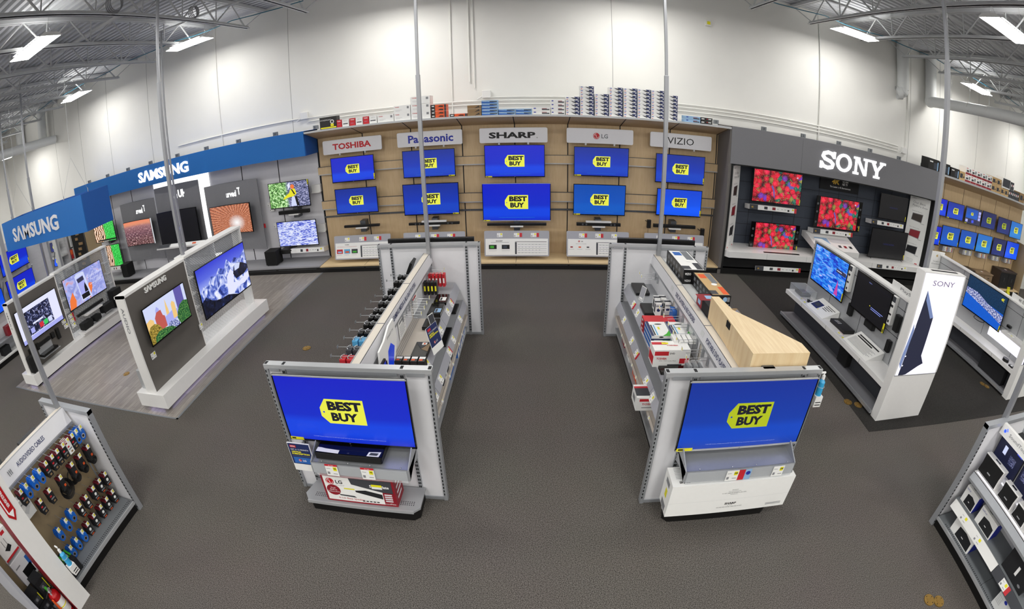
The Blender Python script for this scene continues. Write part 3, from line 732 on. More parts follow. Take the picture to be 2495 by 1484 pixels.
def soundbar(x0, x1, y, z, lab, wh=.3, ext=False, h=.06):
    t = thing('soundbar', lab, 'soundbar', ((x0+x1)/2, y, z-h/2), 'soundbars on brackets below the maple wall televisions')
    F = front((x0+x1)/2, y, z); w = x1-x0
    m = MB(); m.fbox(F, -w/2, w/2, -h/2, h/2, -.07, 0, 'black'); m.build('body', t, .008)
    m = MB(); m.quad(F, -w*.48, w*.48, -h*.35, h*.35, .001, 'speaker_cloth')
    if ext:
        for s in (-.36, -.28, .28, .36): m.disc(F, s*w, 0, h*.3, 'dark_metal', .0015, 14)
    m.build('grille', t)
    m = MB(); m.fbox(F, -wh/2, wh/2, -h/2-.03, -h/2, -.1, .03, 'white_paint'); m.fbox(F, -wh, wh, h/2+.0, h/2+.03, -.12, -.03, 'white_paint') if ext else None
    m.fbox(F, -.07, .07, -.18, .1, -.36, -.12, 'dark_metal'); m.build('bracket', t)
soundbar(-4.64, -3.7, 10.82, 1.06, 'short black soundbar below the red-lettered sign televisions')
soundbar(-2.96, -1.73, 10.82, 1.04, 'black soundbar below the blue-lettered sign televisions', ext=True)
soundbar(-1.08, .3, 10.82, .985, 'long black soundbar below the largest television on the maple wall')
soundbar(1.0, 2.05, 10.82, 1.0, 'black soundbar with round drivers below the round red emblem sign', ext=True, h=.075)
soundbar(2.85, 3.93, 10.82, 1.02, 'black soundbar below the thin black-lettered sign', h=.08)
for x, z, lab in ((2.74, 1.05, 'small black satellite speaker on the near side of the last soundbar'), (4.13, .9, 'small black satellite speaker beside the last soundbar, next to the grey fascia bay')):
    t = thing('satellite_speaker', lab, 'speaker', (x, 10.85, z-.1)); F = front(x, 10.82, z)
    m = MB(); m.fbox(F, -.05, .05, -.1, .1, -.08, 0, 'black'); m.build('body', t, .01)
    m = MB(); m.quad(F, -.04, .04, -.09, .09, .001, 'speaker_cloth'); m.build('grille', t)
    m = MB(); m.cyl((x, 10.88, z), (x, 11.2, z), .012, 'dark_metal', 8); m.cyl((x, 10.9, z-.1), (x, 10.9, z-.45), .004, 'black', 5); m.build('bracket', t)

# price and information boards
def tagcard(m, F, x, y, w=.1, h=.075, red=0, c=.002):
    m.fbox(F, x-w/2, x+w/2, y-h/2, y+h/2, 0, c, 'paper')
    m.fbox(F, x+w*.12, x+w*.42, y+h*.02, y+h*.4, c, c+.0006, 'yellow')
    m.fbox(F, x-w*.42, x-w*.1, y+h*.2, y+h*.24, c, c+.0006, 'text_grey'); m.fbox(F, x-w*.42, x-w*.22, y-h*.35, y-h*.1, c, c+.0006, 'text_grey'); m.fbox(F, x+w*.05, x+w*.4, y-h*.3, y-h*.24, c, c+.0006, 'text_grey')
    if red: m.fbox(F, x+w/2, x+w/2+red, y-h/2, y+h/2, 0, c, 'red')
def infoboard(x0, x1, lab, kind, fname):
    w = x1-x0; xc = (x0+x1)/2; t = thing('information_board', lab, 'information board', (xc, 10.85, .25), 'grey information boards along the maple wall')
    F = front(xc, 10.72, .55).tilt(-.22)
    m = MB(); r = .03; W, Hh = w/2, .3; pts = []
    for cx, cy, a0 in ((W-r, Hh-r, 0), (-W+r, Hh-r, 90), (-W+r, -Hh+r, 180), (W-r, -Hh+r, 270)):
        for i in range(4): a = math.radians(a0+i*30); pts.append((cx+r*math.cos(a), cy+r*math.sin(a)))
    m.prism(F, pts, -.03, 0, 'photo_panel'); m.fbox(F, -.3, .3, -.26, .2, -.38, -.03, 'photo_panel'); m.build('board', t)
    for i, s in enumerate((-.26, 0, .26)):
        m = MB(); tagcard(m, F, s*w, .2, .13, .095, red=.06 if (i+len(kind)) % 3 != 1 else 0); m.build('price_card', t)
    m = MB(); m.fbox(F, -w/2+.03, w/2-.03, -.27, .115, 0, .003, 'paper')
    c = .0035
    m.quad(F, -.04, .0, -.25, .03, c, 'charcoal')
    for i in range(5): m.quad(F, .02, w/2-.06, -.23+i*.05, -.205+i*.05, c, 'panel_white' if i % 2 else 'duct')
    m.quad(F, -.04, w/2-.06, .035, .045, c, 'text_black')
    for i in range(7):
        for j in range(4): m.quad(F, .04+i*.08, .065+i*.08, -.22+j*.065, -.212+j*.065, c+.0004, 'text_grey')
    if kind == 'pix3':
        m.text(F, fname, -w*.27, .07, .022, 'text_black', bold=.03, c=c); m.text(F, 'NEW TECHNOLOGY WITH PROVEN QUALITY', -w*.27, .02, .018, 'text_red', w=w*.36, c=c)
        for i, k in enumerate(('red', 'sky_blue', 'charcoal')):
            m.quad(F, -w*.46+i*w*.135, -w*.35+i*w*.135, -.15, -.04, c, k); m.quad(F, -w*.44+i*w*.135, -w*.37+i*w*.135, -.13, -.09, c+.0005, ('light_blue', 'orange', 'green')[i])
            m.quad(F, -w*.46+i*w*.135, -w*.37+i*w*.135, -.185, -.18, c, 'text_grey')
    elif kind == 'pix2':
        m.text(F, fname, -w*.27, .06, .022, 'text_black', w=.16, bold=.04, c=c); m.quad(F, -w*.40, -w*.12, .025, .032, c, 'text_grey')
        for i in range(2):
            m.quad(F, -w*.43+i*w*.2, -w*.31+i*w*.2, -.13, -.03, c, 'slot_black'); m.quad(F, -w*.41+i*w*.2, -w*.35+i*w*.2, -.11, -.05, c+.0005, ('green', 'slate')[i]); m.quad(F, -w*.43+i*w*.2, -w*.31+i*w*.2, -.17, -.165, c, 'text_grey')
    else:
        lg_logo(m, F, -w*.27-.05, .06, .022, c=c); m.text(F, fname, -w*.27+.02, .06, .028, 'text_black', bold=.03, c=c); m.text(F, "With LG, it's all possible", -w*.27, 0, .024, 'text_grey', c=c)
        for i, k in enumerate(('dark_red', 'orange', 'charcoal')): m.quad(F, -w*.44+i*w*.13, -w*.40+i*w*.13, -.09, -.06, c, k); m.quad(F, -w*.46+i*w*.13, -w*.38+i*w*.13, -.13, -.125, c, 'text_grey')
    m.build('printed_chart', t)

infoboard(-4.93, -3.43, 'grey information board with three small pictures, below the red-lettered sign', 'pix3', 'TOSHIBA')
infoboard(-3.1, -1.6, 'grey information board half hidden by a gondola end panel and the first pole', 'pix3', 'PANASONIC')
infoboard(-1.15, .365, 'grey information board with two small pictures, below the largest maple wall television', 'pix2', 'SHARP')
infoboard(.77, 2.25, 'grey information board with a small round red emblem', 'lg', 'LG')
infoboard(2.63, 4.16, 'grey information board below the thin black-lettered sign', 'pix2', 'VIZIO')

# small steel brackets standing along the top of the bays
for i, x in enumerate((-14.87, -13.69, -12.5, -11.33, -10.09, -8.9, -7.72, -6.5)):
    m = MB(); m.box(x-.06, x+.06, 11.16, 11.24, 3.58, 3.68, 'photo_grey'); m.box(x-.015, x-.005, 11.155, 11.16, 3.6, 3.66, 'slot_black'); m.box(x+.02, x+.03, 11.155, 11.16, 3.6, 3.66, 'slot_black')
    solo(m, 'steel_bracket', 'small grey steel bracket above the long blue fascia, %s one counted from the maple wall' % ordl[7-i], 'bracket', 'steel brackets along the wall top')
for i, x in enumerate((-5.3, 4.42, 5.77, 7.0, 8.24, 9.46, 10.73, 11.9)):
    m = MB(); m.box(x-.06, x+.06, 11.16, 11.24, 3.58, 3.68, 'photo_grey'); m.box(x-.015, x-.005, 11.155, 11.16, 3.6, 3.66, 'slot_black')
    solo(m, 'steel_bracket', 'small grey steel bracket beside the black boxed headset on the maple shelf' if i == 0 else 'small grey steel bracket above the grey fascia, %s one counted from the maple wall' % ordl[i-1], 'bracket', 'steel brackets along the wall top')

# ------------------------------------------------------------------ long blue-fascia wall
YS = 11.28
t = thing('display_bay', 'long white and grey display wall under a blue fascia with white block lettering', 'display bay', (-10.1, YF, 0))
m = MB(); m.box(-14.95, -5.32, YS, YS+.1, .18, 3.0, 'samsung_white')
for x in (-13.8, -12.62, -11.41, -9.01, -7.79, -6.57, -5.35): m.box(x-.012, x+.012, YS-.004, YS, .18, 3.0, 'slot_black')
m.build('back_panel', t)
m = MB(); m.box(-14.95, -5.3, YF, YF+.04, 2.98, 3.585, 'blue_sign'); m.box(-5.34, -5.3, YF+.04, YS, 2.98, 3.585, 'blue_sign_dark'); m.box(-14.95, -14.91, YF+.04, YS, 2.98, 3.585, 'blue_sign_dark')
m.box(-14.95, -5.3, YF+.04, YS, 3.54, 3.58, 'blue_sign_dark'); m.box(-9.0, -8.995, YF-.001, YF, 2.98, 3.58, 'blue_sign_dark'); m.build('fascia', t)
m = MB(); m.text(front(-10.12, YF, 3.28), 'SΛMSUNG', 0, 0, .33, 'sign_glow', w=2.16, c=.005, bold=.03, depth=.03); o = m.build('lettering', t); o['label'] = 'lit white block lettering'

m = MB(); m.box(-14.95, -5.28, YF, YS, .15, .19, 'samsung_deck'); m.build('deck', t)
m = MB(); m.box(-14.95, -5.3, YF+.03, YS, 0, .15, 'kick_black'); m.box(-14.95, -5.3, YF, YF+.03, .12, .15, 'kick_black')
for x in (-13.8, -12.62, -11.4, -10.2, -9.0, -7.8, -6.57): m.box(x+.02, x+1.17, YF-.003, YF, .108, .116, 'dark_metal')
m.build('kick_plate', t)
m = MB(); m.box(-11.42, -9.0, YS-.03, YS-.005, .9, 2.98, 'glow_white'); m.box(-9.25, -9.0, YS-.03, YS-.005, .19, .95, 'glow_white'); m.build('light_panel', t); 
# curved grey panels
def curved(x0, x1, y, z0, z1, sag, m, mat_, n=12, th=.03):
    P = []
    for i in range(n+1):
        u = i/n; P.append((x0+(x1-x0)*u, y+sag*(1-(2*u-1)**2)))
    vs = [(a, b, z) for z in (z0, z1) for a, b in P]+[(a, b+th, z) for z in (z0, z1) for a, b in P]; k = n+1
    m.add(vs, [(i, i+1, k+i+1, k+i) for i in range(n)]+[(2*k+i, 3*k+i, 3*k+i+1, 2*k+i+1) for i in range(n)]+[(k+i, k+i+1, 3*k+i+1, 3*k+i) for i in range(n)]+[(i, 2*k+i, 2*k+i+1, i+1) for i in range(n)]+[(0, k, 3*k, 2*k), (n, 2*k+n, 3*k+n, k+n)], mat_)
def curvpanel(x0, x1, z0, z1, y, lab, txt):
    t = thing('curved_backdrop_panel', lab, 'display panel', ((x0+x1)/2, y, z0), 'curved grey backdrop panels')
    m = MB(); curved(x0, x1, y, z0, z1, .13, m, 'samsung_panel'); m.box(x0+.3, x1-.3, y+.16, YS, z0+.3, z1-.3, 'samsung_panel'); m.build('panel', t)
    m = MB(); F = front((x0+x1)/2, y+.13, z1-.31)
    if txt == 'UHD': m.text(F, 'Curved', -.32, -.06, .13, 'sign_glow', w=.5, bold=.04, c=.01); m.text(F, 'UHD', .25, .0, .24, 'sign_glow', w=.55, bold=.05, c=.01)
    else: m.text(F, 'Curved', -.14, -.02, .18, 'sign_glow', w=.5, bold=.04, c=.01); m.text(F, 'TV', .28, .03, .21, 'sign_glow', w=.26, bold=.02, c=.01); m.poly(F, [(-.42, .1), (-.34, .07), (-.34, -.09), (-.4, -.13)], .012, 'glow_blue')
    m.build('lettering', t)
curvpanel(-13.1, -11.27, .55, 2.53, 11.05, 'curved grey backdrop panel behind the city-at-dusk television', 'TV')
curvpanel(-11.12, -9.2, .5, 2.8, 10.95, 'tallest curved grey backdrop panel, in front of the glowing white strip', 'UHD')
curvpanel(-9.08, -7.17, .55, 2.53, 11.05, 'curved grey backdrop panel behind the orange arcade television', 'TV')
def img(m_):
    return lambda m, F, w, h: m.quad(F, -w/2, w/2, -h/2, h/2, 0, m_)
def curvtv(x0, x1, z0, z1, y, m_, lab, edge=False, logo=False):
    t = thing('curved_television', lab, 'television', ((x0+x1)/2, y, z0))
    m = MB(); curved(x0, x1, y+.004, z0, z1, .06, m, 'black_gloss', 12, .04); m.fbox(front((x0+x1)/2, y+.1, (z0+z1)/2), -.2, .2, -.15, .15, -.14, 0, 'black'); m.build('casing', t)
    m = MB(); n = 12; g = .015; vs = []; uv = []
    for z in (z0+g, z1-g):
        for i in range(n+1): u = i/n; vs.append((x0+g+(x1-x0-2*g)*u, y+.06*(1-(2*u-1)**2)-.001, z)); uv.append((u, (z-z0)/(z1-z0)))
    m.add(vs, [(i, i+1, n+2+i, n+1+i) for i in range(n)], m_, uvs=uv)
    if logo: F = front((x0+x1)/2-.05, y+.055, (z0+z1)/2-.08); m.disc(F, 0, 0, .14, 'scr_logo', .002, 24, .055); m.text(F, 'SΛMSUNG', 0, 0, .03, 'scr_white', w=.2, c=.004, bold=.03)
    m.build('screen', t)
    if edge: m = MB(); m.box(x1-.012, x1+.012, y-.01, y+.03, z0, z1, 'chrome'); m.build('trim', t)
    return t
curvtv(-12.88, -11.44, 1.13, 1.95, 10.85, 'pic_city', 'curved television showing a city at dusk under a glowing sign', edge=True)
curvtv(-11.0, -9.28, 1.07, 2.055, 10.75, 'scr_black', 'large curved black-screen television with a small blue oval logo', logo=True)
curvtv(-8.84, -7.4, 1.12, 1.945, 10.85, 'pic_arcade', 'curved television showing an orange arcade with streaks of light')
t = thing('display_shelf', 'white shelf with printed strips below the large black curved television', 'shelf', (-9.95, 10.6, .9))
m = MB(); m.prism(up(0, 0, .98), [(-11.05, 10.5), (-10.7, 10.95), (-9.15, 10.95), (-8.9, 10.5)], 0, .04, 'white_gloss'); m.box(-10.7, -9.2, 10.9, 11.2, .9, 1.02, 'white_gloss'); m.build('board', t)
m = MB(); m.quad(front(0, 10.56, 1.06).tilt(-.9), -10.45, -9.0, -.06, .06, 0, 'paper'); m.quad(front(0, 10.559, 1.06).tilt(-.9), -11.0, -10.5, -.06, .06, 0, 'charcoal'); m.quad(front(0, 10.559, 1.061).tilt(-.9), -9.5, -9.35, -.03, .03, .001, 'orange'); m.quad(front(0, 10.559, 1.061).tilt(-.9), -9.95, -9.85, -.03, .03, .001, 'green'); m.build('printed_strip', t)
m = MB(); m.box(-10.6, -9.25, 10.98, 11.0, .5, .98, 'samsung_panel'); m.build('support_panel', t)
def climber(m, F, w, h):
    m.quad(F, -w/2, w/2, -h/2, h/2, 0, 'pic_rocks'); c = .001; k = h
    m.poly(F, [(-.02*k, .38*k), (.1*k, .5*k), (.1*k, .3*k), (.0, .2*k)], c, 'scr_white')
    m.poly(F, [(.1*k, .2*k), (.3*k, .22*k), (.36*k, .0), (.2*k, -.1*k), (-.02*k, -.12*k), (-.28*k, -.2*k), (-.22*k, -.1*k), (.02*k, .05*k)], c, 'scr_yellow')
    m.disc(F, .2*k, .3*k, .09*k, 'scr_orange', 2*c, 14); m.poly(F, [(.13*k, .2*k), (.18*k, .2*k), (.3*k, 0), (.24*k, -.02*k)], 3*c, 'scr_black')
    m.poly(F, [(.14*k, -.1*k), (.32*k, -.1*k), (.4*k, -.48*k), (.05*k, -.48*k)], 2*c, 'scr_skypale'); m.poly(F, [(.26*k, -.1*k), (.36*k, -.1*k), (.44*k, -.48*k), (.32*k, -.48*k)], 3*c, 'scr_black')
tv(front(-6.15, 10.93, 2.005), 1.22, .69, climber, 'television showing a climber in yellow with an orange helmet', sticker=(.59, .28, .03, .13), mount=.3)
tv(front(-6.06, 10.93, .95), 1.2, .69, img('pic_ice'), 'television showing white and blue ice, below the climber television', mount=.3)
tv(front(-14.17, 10.93, 1.77), 1.3, .7, img('pic_tiger'), 'upper television showing a tiger, partly behind the freestanding blue sign', mount=.3)
tv(front(-13.97, 10.93, .9), 1.04, .78, img('pic_tiger'), 'lower television showing a tiger in green grass', mount=.3)
t = soundbar(-6.51, -5.58, 10.87, 1.545, 'black soundbar between the climber television and the ice television', h=.1)
soundbar(-14.6, -13.5, 10.87, 1.5, 'thin black soundbar between the two tiger televisions', h=.04)
def cube_speaker(x0, x1, y0, y1, z0, z1, lab, F=None, name='subwoofer'):
    t = thing(name, lab, 'subwoofer', ((x0+x1)/2, (y0+y1)/2, z0))
    m = MB(); m.box(x0, x1, y0, y1, z0+.02, z1, 'black_matte'); m.build('cabinet', t, .01)
    m = MB(); m.box(x0+.02, x1-.02, y0-.006, y0, z0+.05, z1-.02, 'speaker_cloth'); m.build('grille', t)
    m = MB()
    for a in (x0+.04, x1-.04):
        for b in (y0+.04, y1-.04): m.cyl((a, b, z0), (a, b, z0+.02), .018, 'black', 8)
    m.build('foot', t)
    return t
cube_speaker(-7.02, -6.66, 10.62, 10.98, .19, .59, 'black cube subwoofer on the deck beside the ice television')
cube_speaker(-13.2, -12.85, 10.55, 10.9, .19, .64, 'black cube subwoofer on the deck beside the lower tiger television')
def strip(x0, x1, y, z0, z1, lab, body='white_gloss', black_end=True, depth=.3, lean=.12, redend=True, floor=False, deep=0):
    t = thing('feature_strip', lab, 'shelf strip', ((x0+x1)/2, y, z0), 'narrow printed feature strips')
    F = front((x0+x1)/2, y, (z0+z1)/2).tilt(-lean); w = x1-x0; h = z1-z0
    m = MB(); m.fbox(F, -w/2, w/2, -h/2, h/2, -depth, 0, body); m.build('board', t)
    m = MB(); c = .001
    m.quad(F, -w/2, -w/2+(w*.17 if black_end else 0), -h/2, h/2, c, 'charcoal'); m.text(F, '4K', -w/2+w*.06, 0, h*.35, 'gold', c=2*c, bold=.03) if black_end else None
    m.quad(F, -w/2+w*.17, w/2, -h/2, h/2, c, 'paper')
    for q, k_ in ((.3, 'charcoal'), (.47, 'dark_red')): m.quad(F, -w/2+w*q, -w/2+w*(q+.07), -h*.28, h*.3, 2*c, k_)
    for q in (.57, .66, .73): m.quad(F, -w/2+w*q, -w/2+w*(q+.04), -h*.02, h*.06, 2*c, 'text_grey')
    m.quad(F, w/2-w*.2, w/2-w*.16, -h*.3, h*.1, 2*c, 'text_black'); m.quad(F, w/2-w*.1, w/2-w*.06, 0, h*.35, 2*c, 'yellow')
    if redend: m.quad(F, w/2-w*.05, w/2, -h/2, h/2, 3*c, 'red')
    m.build('printed_face', t)
strip(-6.3, -5.3, 10.85, .44, .56, 'white printed strip below the ice television', redend=False, black_end=False)
m = MB(); m.box(-6.64, -6.28, 10.85, 11.2, .43, .54, 'black'); solo(m, 'feature_plaque', 'short black plaque beside the cube subwoofer below the ice television', 'plaque')
strip(-14.25, -13.44, 10.85, .4, .51, 'white printed strip below the lower tiger television', redend=False, black_end=False)
def tagthing(F, lab, w=.14, h=.12, red=0, name='price_card'):
    m = MB(); tagcard(m, F, 0, 0, w, h, red); m.fbox(F, -w*.5, w*.5, -h*.55, -h*.5, 0, .012, 'clear_plastic'); return solo(m, name, lab, 'price card', 'price cards on the blue-fascia wall')
tagthing(front(-7.25, 11.1, 1.2), 'price card with red end on the curved panel below the arcade television', red=.06)
tagthing(front(-6.95, 11.2, 1.75), 'price card low beside the climber television, upper one'); tagthing(front(-6.9, 11.2, 1.62), 'price card low beside the climber television, lower one')
tagthing(front(-6.85, 11.2, 1.15), 'price card with red end beside the ice television', red=.06)
tagthing(front(-13.3, 11.2, 1.75), 'price card beside the dusk-city television, highest of three'); tagthing(front(-13.3, 11.2, 1.6), 'price card beside the dusk-city television, middle of three'); tagthing(front(-13.25, 11.2, 1.3), 'price card beside the dusk-city television, lowest of three')
for z, nm in ((2.05, 'beside the climber television'), (1.0, 'beside the ice television')):
    m = MB(); m.fbox(front(-5.42, 11.16, z), -.16, .1, -.1, .1, -.1, 0, 'white_paint'); m.fbox(front(-5.42, 11.1, z), -.16, .1, -.11, -.09, -.1, 0, 'white_paint'); solo(m, 'wall_holder', 'white plastic leaflet holder ' + nm, 'holder', bevel=.004)

# end of the bay, doorway and shelves beyond
m = MB(); F = front(-15.55, 11.3, 1.0)
m.prism(F, [(-.52, -.95), (.55, -.95), (.55, .9), (-.35, .9), (-.46, .85), (-.5, .75)], -.05, 0, 'pegboard_tan'); solo(m, 'bay_end_board', 'tan rounded panel at the far end of the blue-fascia display wall', 'panel')
m = MB(); m.box(-17.2, -16.1, 11.38, 11.449, 0, 2.5, 'black_matte'); m.box(-17.3, -17.2, 11.3, 11.449, 0, 2.6, 'duct'); m.box(-16.1, -16.02, 11.3, 11.449, 0, 2.6, 'dark_metal')
for i in range(9): m.box(-16.9+.1*(i % 3), -16.7+.15*(i % 3), 11.36, 11.38, .4+i*.2, .5+i*.2, 'brown_box')
struct(m, 'door_1', 'dark open doorway beyond the tan panel')
# ------------------------------------------------------------------ grey-fascia wall with four-letter glowing sign
YP = 11.2
t = thing('display_bay', 'dark slate display wall under a grey fascia with glowing slab lettering', 'display bay', (8.2, YF, 0))
m = MB(); m.box(4.6, 12.0, YP, YP+.05, .5, 2.75, 'slate')
for z in (.81, 1.12, 1.43, 1.75, 2.22): m.box(5.1, 12.0, YP-.003, YP, z-.005, z+.005, 'slate_seam')
for x in (5.52, 6.27, 6.97, 7.71, 8.43, 9.15, 9.87, 10.6, 11.3): m.box(x-.005, x+.005, YP-.003, YP, .5, 2.75, 'slate_seam')
m.build('back_panel', t)
m = MB(); m.box(4.54, 12.0, YF-.02, YF+.04, 2.71, 3.585, 'sony_grey'); m.box(4.54, 12.0, YF+.04, YP+.1, 3.54, 3.58, 'sony_grey'); m.box(6.53, 6.535, YF-.022, YF-.02, 2.71, 3.58, 'dark_metal'); m.box(4.8, 12.0, YF+.04, YP, 2.69, 2.72, 'black_matte'); m.build('fascia', t)
m = MB(); m.box(4.5, 4.58, YF, YP+.06, 0, 3.585, 'sony_side'); m.box(11.96, 12.04, YF, YP+.06, 0, 3.585, 'sony_side'); m.build('side_wall', t)
m = MB(); m.box(4.58, 4.62, YF-.02, YP, .15, 2.7, 'black_matte'); m.box(11.92, 11.96, YF-.02, YP, .15, 2.7, 'black_matte'); m.box(4.62, 11.92, YF-.015, YF+.02, 2.68, 2.71, 'black_matte'); m.build('inner_frame', t)
m = MB(); F = front(8.22, YF-.02, 3.155)
sg = 'glow_letters'; emi('glow_letters', '#ffffff', 1.8)
# slab-serif letters built from bars and text
def slab(m, F, k, mm, d=.03, c=.002):
    hs = .42*k
    def bx(a0, a1, b0, b1): m.fbox(F, a0*k, a1*k, b0*k, b1*k, c, c+d, mm)
    # S
    pts = [(-.72+.13, .12), (-.72-.02, .2), (-.9, .2), (-1.03, .15), (-1.07, .07), (-1.0, .01), (-.75, -.04), (-.66, -.1), (-.7, -.18), (-.85, -.22), (-1.02, -.19), (-1.12, -.1)]
    def thick(P, w):
        for p, q in zip(P, P[1:]):
            dx, dy = q[0]-p[0], q[1]-p[1]; L = math.hypot(dx, dy); nx, ny = -dy/L*w, dx/L*w; ex, ey = dx/L*w*.5, dy/L*w*.5
            m.prism(F, [((p[0]-ex+nx)*k, (p[1]-ey+ny)*k), ((p[0]-ex-nx)*k, (p[1]-ey-ny)*k), ((q[0]+ex-nx)*k, (q[1]+ey-ny)*k), ((q[0]+ex+nx)*k, (q[1]+ey+ny)*k)], c, c+d, mm)
    thick([(-.68, .1), (-.76, .17), (-.88, .19), (-1.01, .15), (-1.04, .08), (-.97, .02), (-.78, -.03), (-.69, -.09), (-.72, -.17), (-.86, -.2), (-1.0, -.17), (-1.07, -.1)], .045)
    bx(-.7, -.63, .05, .23); bx(-1.12, -1.05, -.23, -.05)
    n = 22; O = [(-.32+.27*math.cos(2*math.pi*i/n), .235*math.sin(2*math.pi*i/n)) for i in range(n)]; I = [(-.32+.17*math.cos(2*math.pi*i/n), .16*math.sin(2*math.pi*i/n)) for i in range(n)]
    for i in range(n):
        j = (i+1) % n; m.prism(F, [(O[i][0]*k, O[i][1]*k), (O[j][0]*k, O[j][1]*k), (I[j][0]*k, I[j][1]*k), (I[i][0]*k, I[i][1]*k)], c, c+d, mm)
    # N
    bx(.08, .15, -.22, .22); bx(.02, .24, .17, .23); bx(.02, .22, -.23, -.17); bx(.45, .52, -.22, .22); bx(.38, .6, .17, .23)
    m.prism(F, [(.08*k, .22*k), (.2*k, .22*k), (.52*k, -.23*k), (.42*k, -.23*k)], c, c+d, mm)
    # Y
    m.prism(F, [(.68*k, .2*k), (.8*k, .2*k), (.93*k, 0), (.93*k, -.06*k), (.84*k, -.04*k)], c, c+d, mm); m.prism(F, [(1.18*k, .2*k), (1.08*k, .2*k), (.9*k, 0), (.88*k, -.06*k), (.97*k, -.03*k)], c, c+d, mm)
    bx(.87, .97, -.22, .0); bx(.8, 1.04, -.23, -.17); bx(.62, .86, .17, .23); bx(1.02, 1.24, .17, .23)
slab(m, F, 1.0, sg); o = m.build('lettering', t); o['label'] = 'glowing white slab letters'
m = MB(); m.prism(up(0, 0, .45), [(4.62, 10.5), (4.72, 10.36), (11.8, 10.36), (11.92, 10.5), (11.92, YP), (4.62, YP)], 0, .15, 'white_gloss')
for x in (5.8, 7.05, 8.3, 9.5, 10.7): m.box(x-.002, x+.002, 10.357, 10.36, .45, .6, 'text_grey')
m.build('console_shelf', t)
m = MB(); m.box(4.6, 11.96, YF+.12, YP, .15, .45, 'black_matte'); m.box(4.5, 12.04, YF+.02, YP, 0, .15, 'kick_black'); m.box(4.5, 12.04, YF-.02, YF+.12, .12, .15, 'kick_black'); m.build('kick_plate', t)
def bestpanel(F, w, h, lab):
    t = thing('feature_board', lab, 'display panel', F.p(0, -h/2)); m = MB(); m.fbox(F, -w/2, w/2, -h/2, h/2, -.02, 0, 'paper'); m.build('board', t)
    m = MB(); m.text(F, 'Our Best', -w*.02, h*.41, .065, 'text_grey', w=w*.62); m.text(F, 'Picture Ever', .04*w, h*.365, .065, 'text_grey', w=w*.75)
    m.text(F, 'SONY', -w*.3, h*.47, .03, 'text_black', w=w*.2)
    for i, (yy, kk, nm) in enumerate(((.2, 'furn_brown', 'Clearer Picture'), (-.04, 'dark_red', 'More Vibrant Color'), (-.28, 'slot_black', 'Increased Brightness'))):
        m.poly(F, [(-w*.3, h*(yy-.045)), (w*.18, h*(yy-.055)), (w*.22, h*(yy+.055)), (-w*.26, h*(yy+.045))], .002, kk); m.poly(F, [(-w*.32, h*(yy-.052)), (w*.2, h*(yy-.064)), (w*.24, h*(yy+.062)), (-w*.28, h*(yy+.052))], .001, 'text_grey')
        m.text(F, nm, -w*.08, h*(yy+.085), .028, 'text_grey', w=w*.5); m.quad(F, w*.15, w*.35, h*(yy-.075), h*(yy-.07), .001, 'text_grey')
    m.quad(F, w*.25, w*.38, -h*.475, -h*.462, .001, 'red'); m.quad(F, -w*.4, -w*.3, -h*.475, -h*.46, .001, 'red')
    for j in range(3): m.quad(F, -w*.2, w*.15, -h*(.42+.02*j), -h*(.417+.02*j), .001, 'text_grey')
    m.build('printed_face', t)
bestpanel(Fr((4.9, 10.8, 1.6), (.45, .55, 0), (0, 0, 1), (.55, -.45, 0)), .62, 2.1, 'tall white feature panel next to the maple wall, inside the slate bay')
bestpanel(Fr((11.66, 10.85, 1.6), (.62, -.62, 0), (0, 0, 1), (-.62, -.62, 0)), .72, 2.1, 'tall white feature panel at the far end of the slate bay')
def fruit(m, F, w, h):
    m.quad(F, -w/2, w/2, -h/2, h/2, 0, 'pic_strawberry'); k = h
    for pts, c_ in (([(-.25, .0), (-.2, .05), (-.12, -.1), (-.08, -.35), (-.12, -.34), (-.17, -.12)], 'scr_purple'), ([(.35, .15), (.45, .0), (.6, .0), (.62, .08), (.48, .1), (.4, .22)], 'scr_purple')):
        m.poly(F, [(a*k, b*k) for a, b in pts], .001, c_)
    m.text(F, '4K', w*.4, h*.38, h*.05, 'scr_skypale', bold=.02)
GS = 'televisions on the slate wall'
tv(front(6.21, 10.98, 2.19), 1.5, .85, fruit, 'upper television of strawberries, directly under the grey fascia', GS, sticker=SV(1.5, .85), mount=.22)
tv(front(6.26, 10.9, .9), 1.52, .73, fruit, 'lower strawberry television with black side speakers, standing on the white console', GS, sticker=SV(1.52, .73), side=.12, foot='wire', mount=.28)
tv(front(8.37, 10.98, 1.7), 1.72, .86, fruit, 'middle strawberry television with side speakers, under the black 4K plaque', GS, sticker=SV(1.72, .86), side=.12, mount=.22)
def hk(big):
    def f(m, F, w, h): m.quad(F, -w/2, w/2, -h/2, h/2, 0, 'scr_black'); m.text(F, 'HONG KONG', 0, -.01*h, h*.06, 'scr_dim', w=w*.3, bold=.02)
    return f
tv(front(10.57, 10.98, 2.14), 1.26, .74, hk(0), 'upper black-screen television on the slate wall', GS, sticker=SV(1.26, .74), mount=.22)
tv(front(10.5, 10.85, 1.06), 1.66, .87, hk(1), 'lower black-screen television standing on the white console', GS, sticker=SV(1.66, .87), foot='legs', mount=.33)
strip(5.36, 6.8, 10.85, 1.59, 1.71, 'narrow feature strip below the upper strawberry television')
strip(7.45, 8.91, 10.85, 1.13, 1.25, 'narrow feature strip below the middle strawberry television')
strip(9.58, 11.03, 10.85, 1.6, 1.72, 'narrow feature strip below the upper black-screen television', redend=False)
strip(5.52, 6.92, 10.36, .16, .27, 'narrow feature strip low at floor level under the console', depth=.02)
strip(9.7, 11.1, 10.355, .47, .58, 'narrow feature strip on the console edge under the lower black-screen television', depth=.004, redend=False)
m = MB(); m.box(5.75, 6.85, 10.44, 10.5, .6, .615, 'black'); solo(m, 'soundbar', 'thin black bar lying on the white console below the strawberry television', 'soundbar')
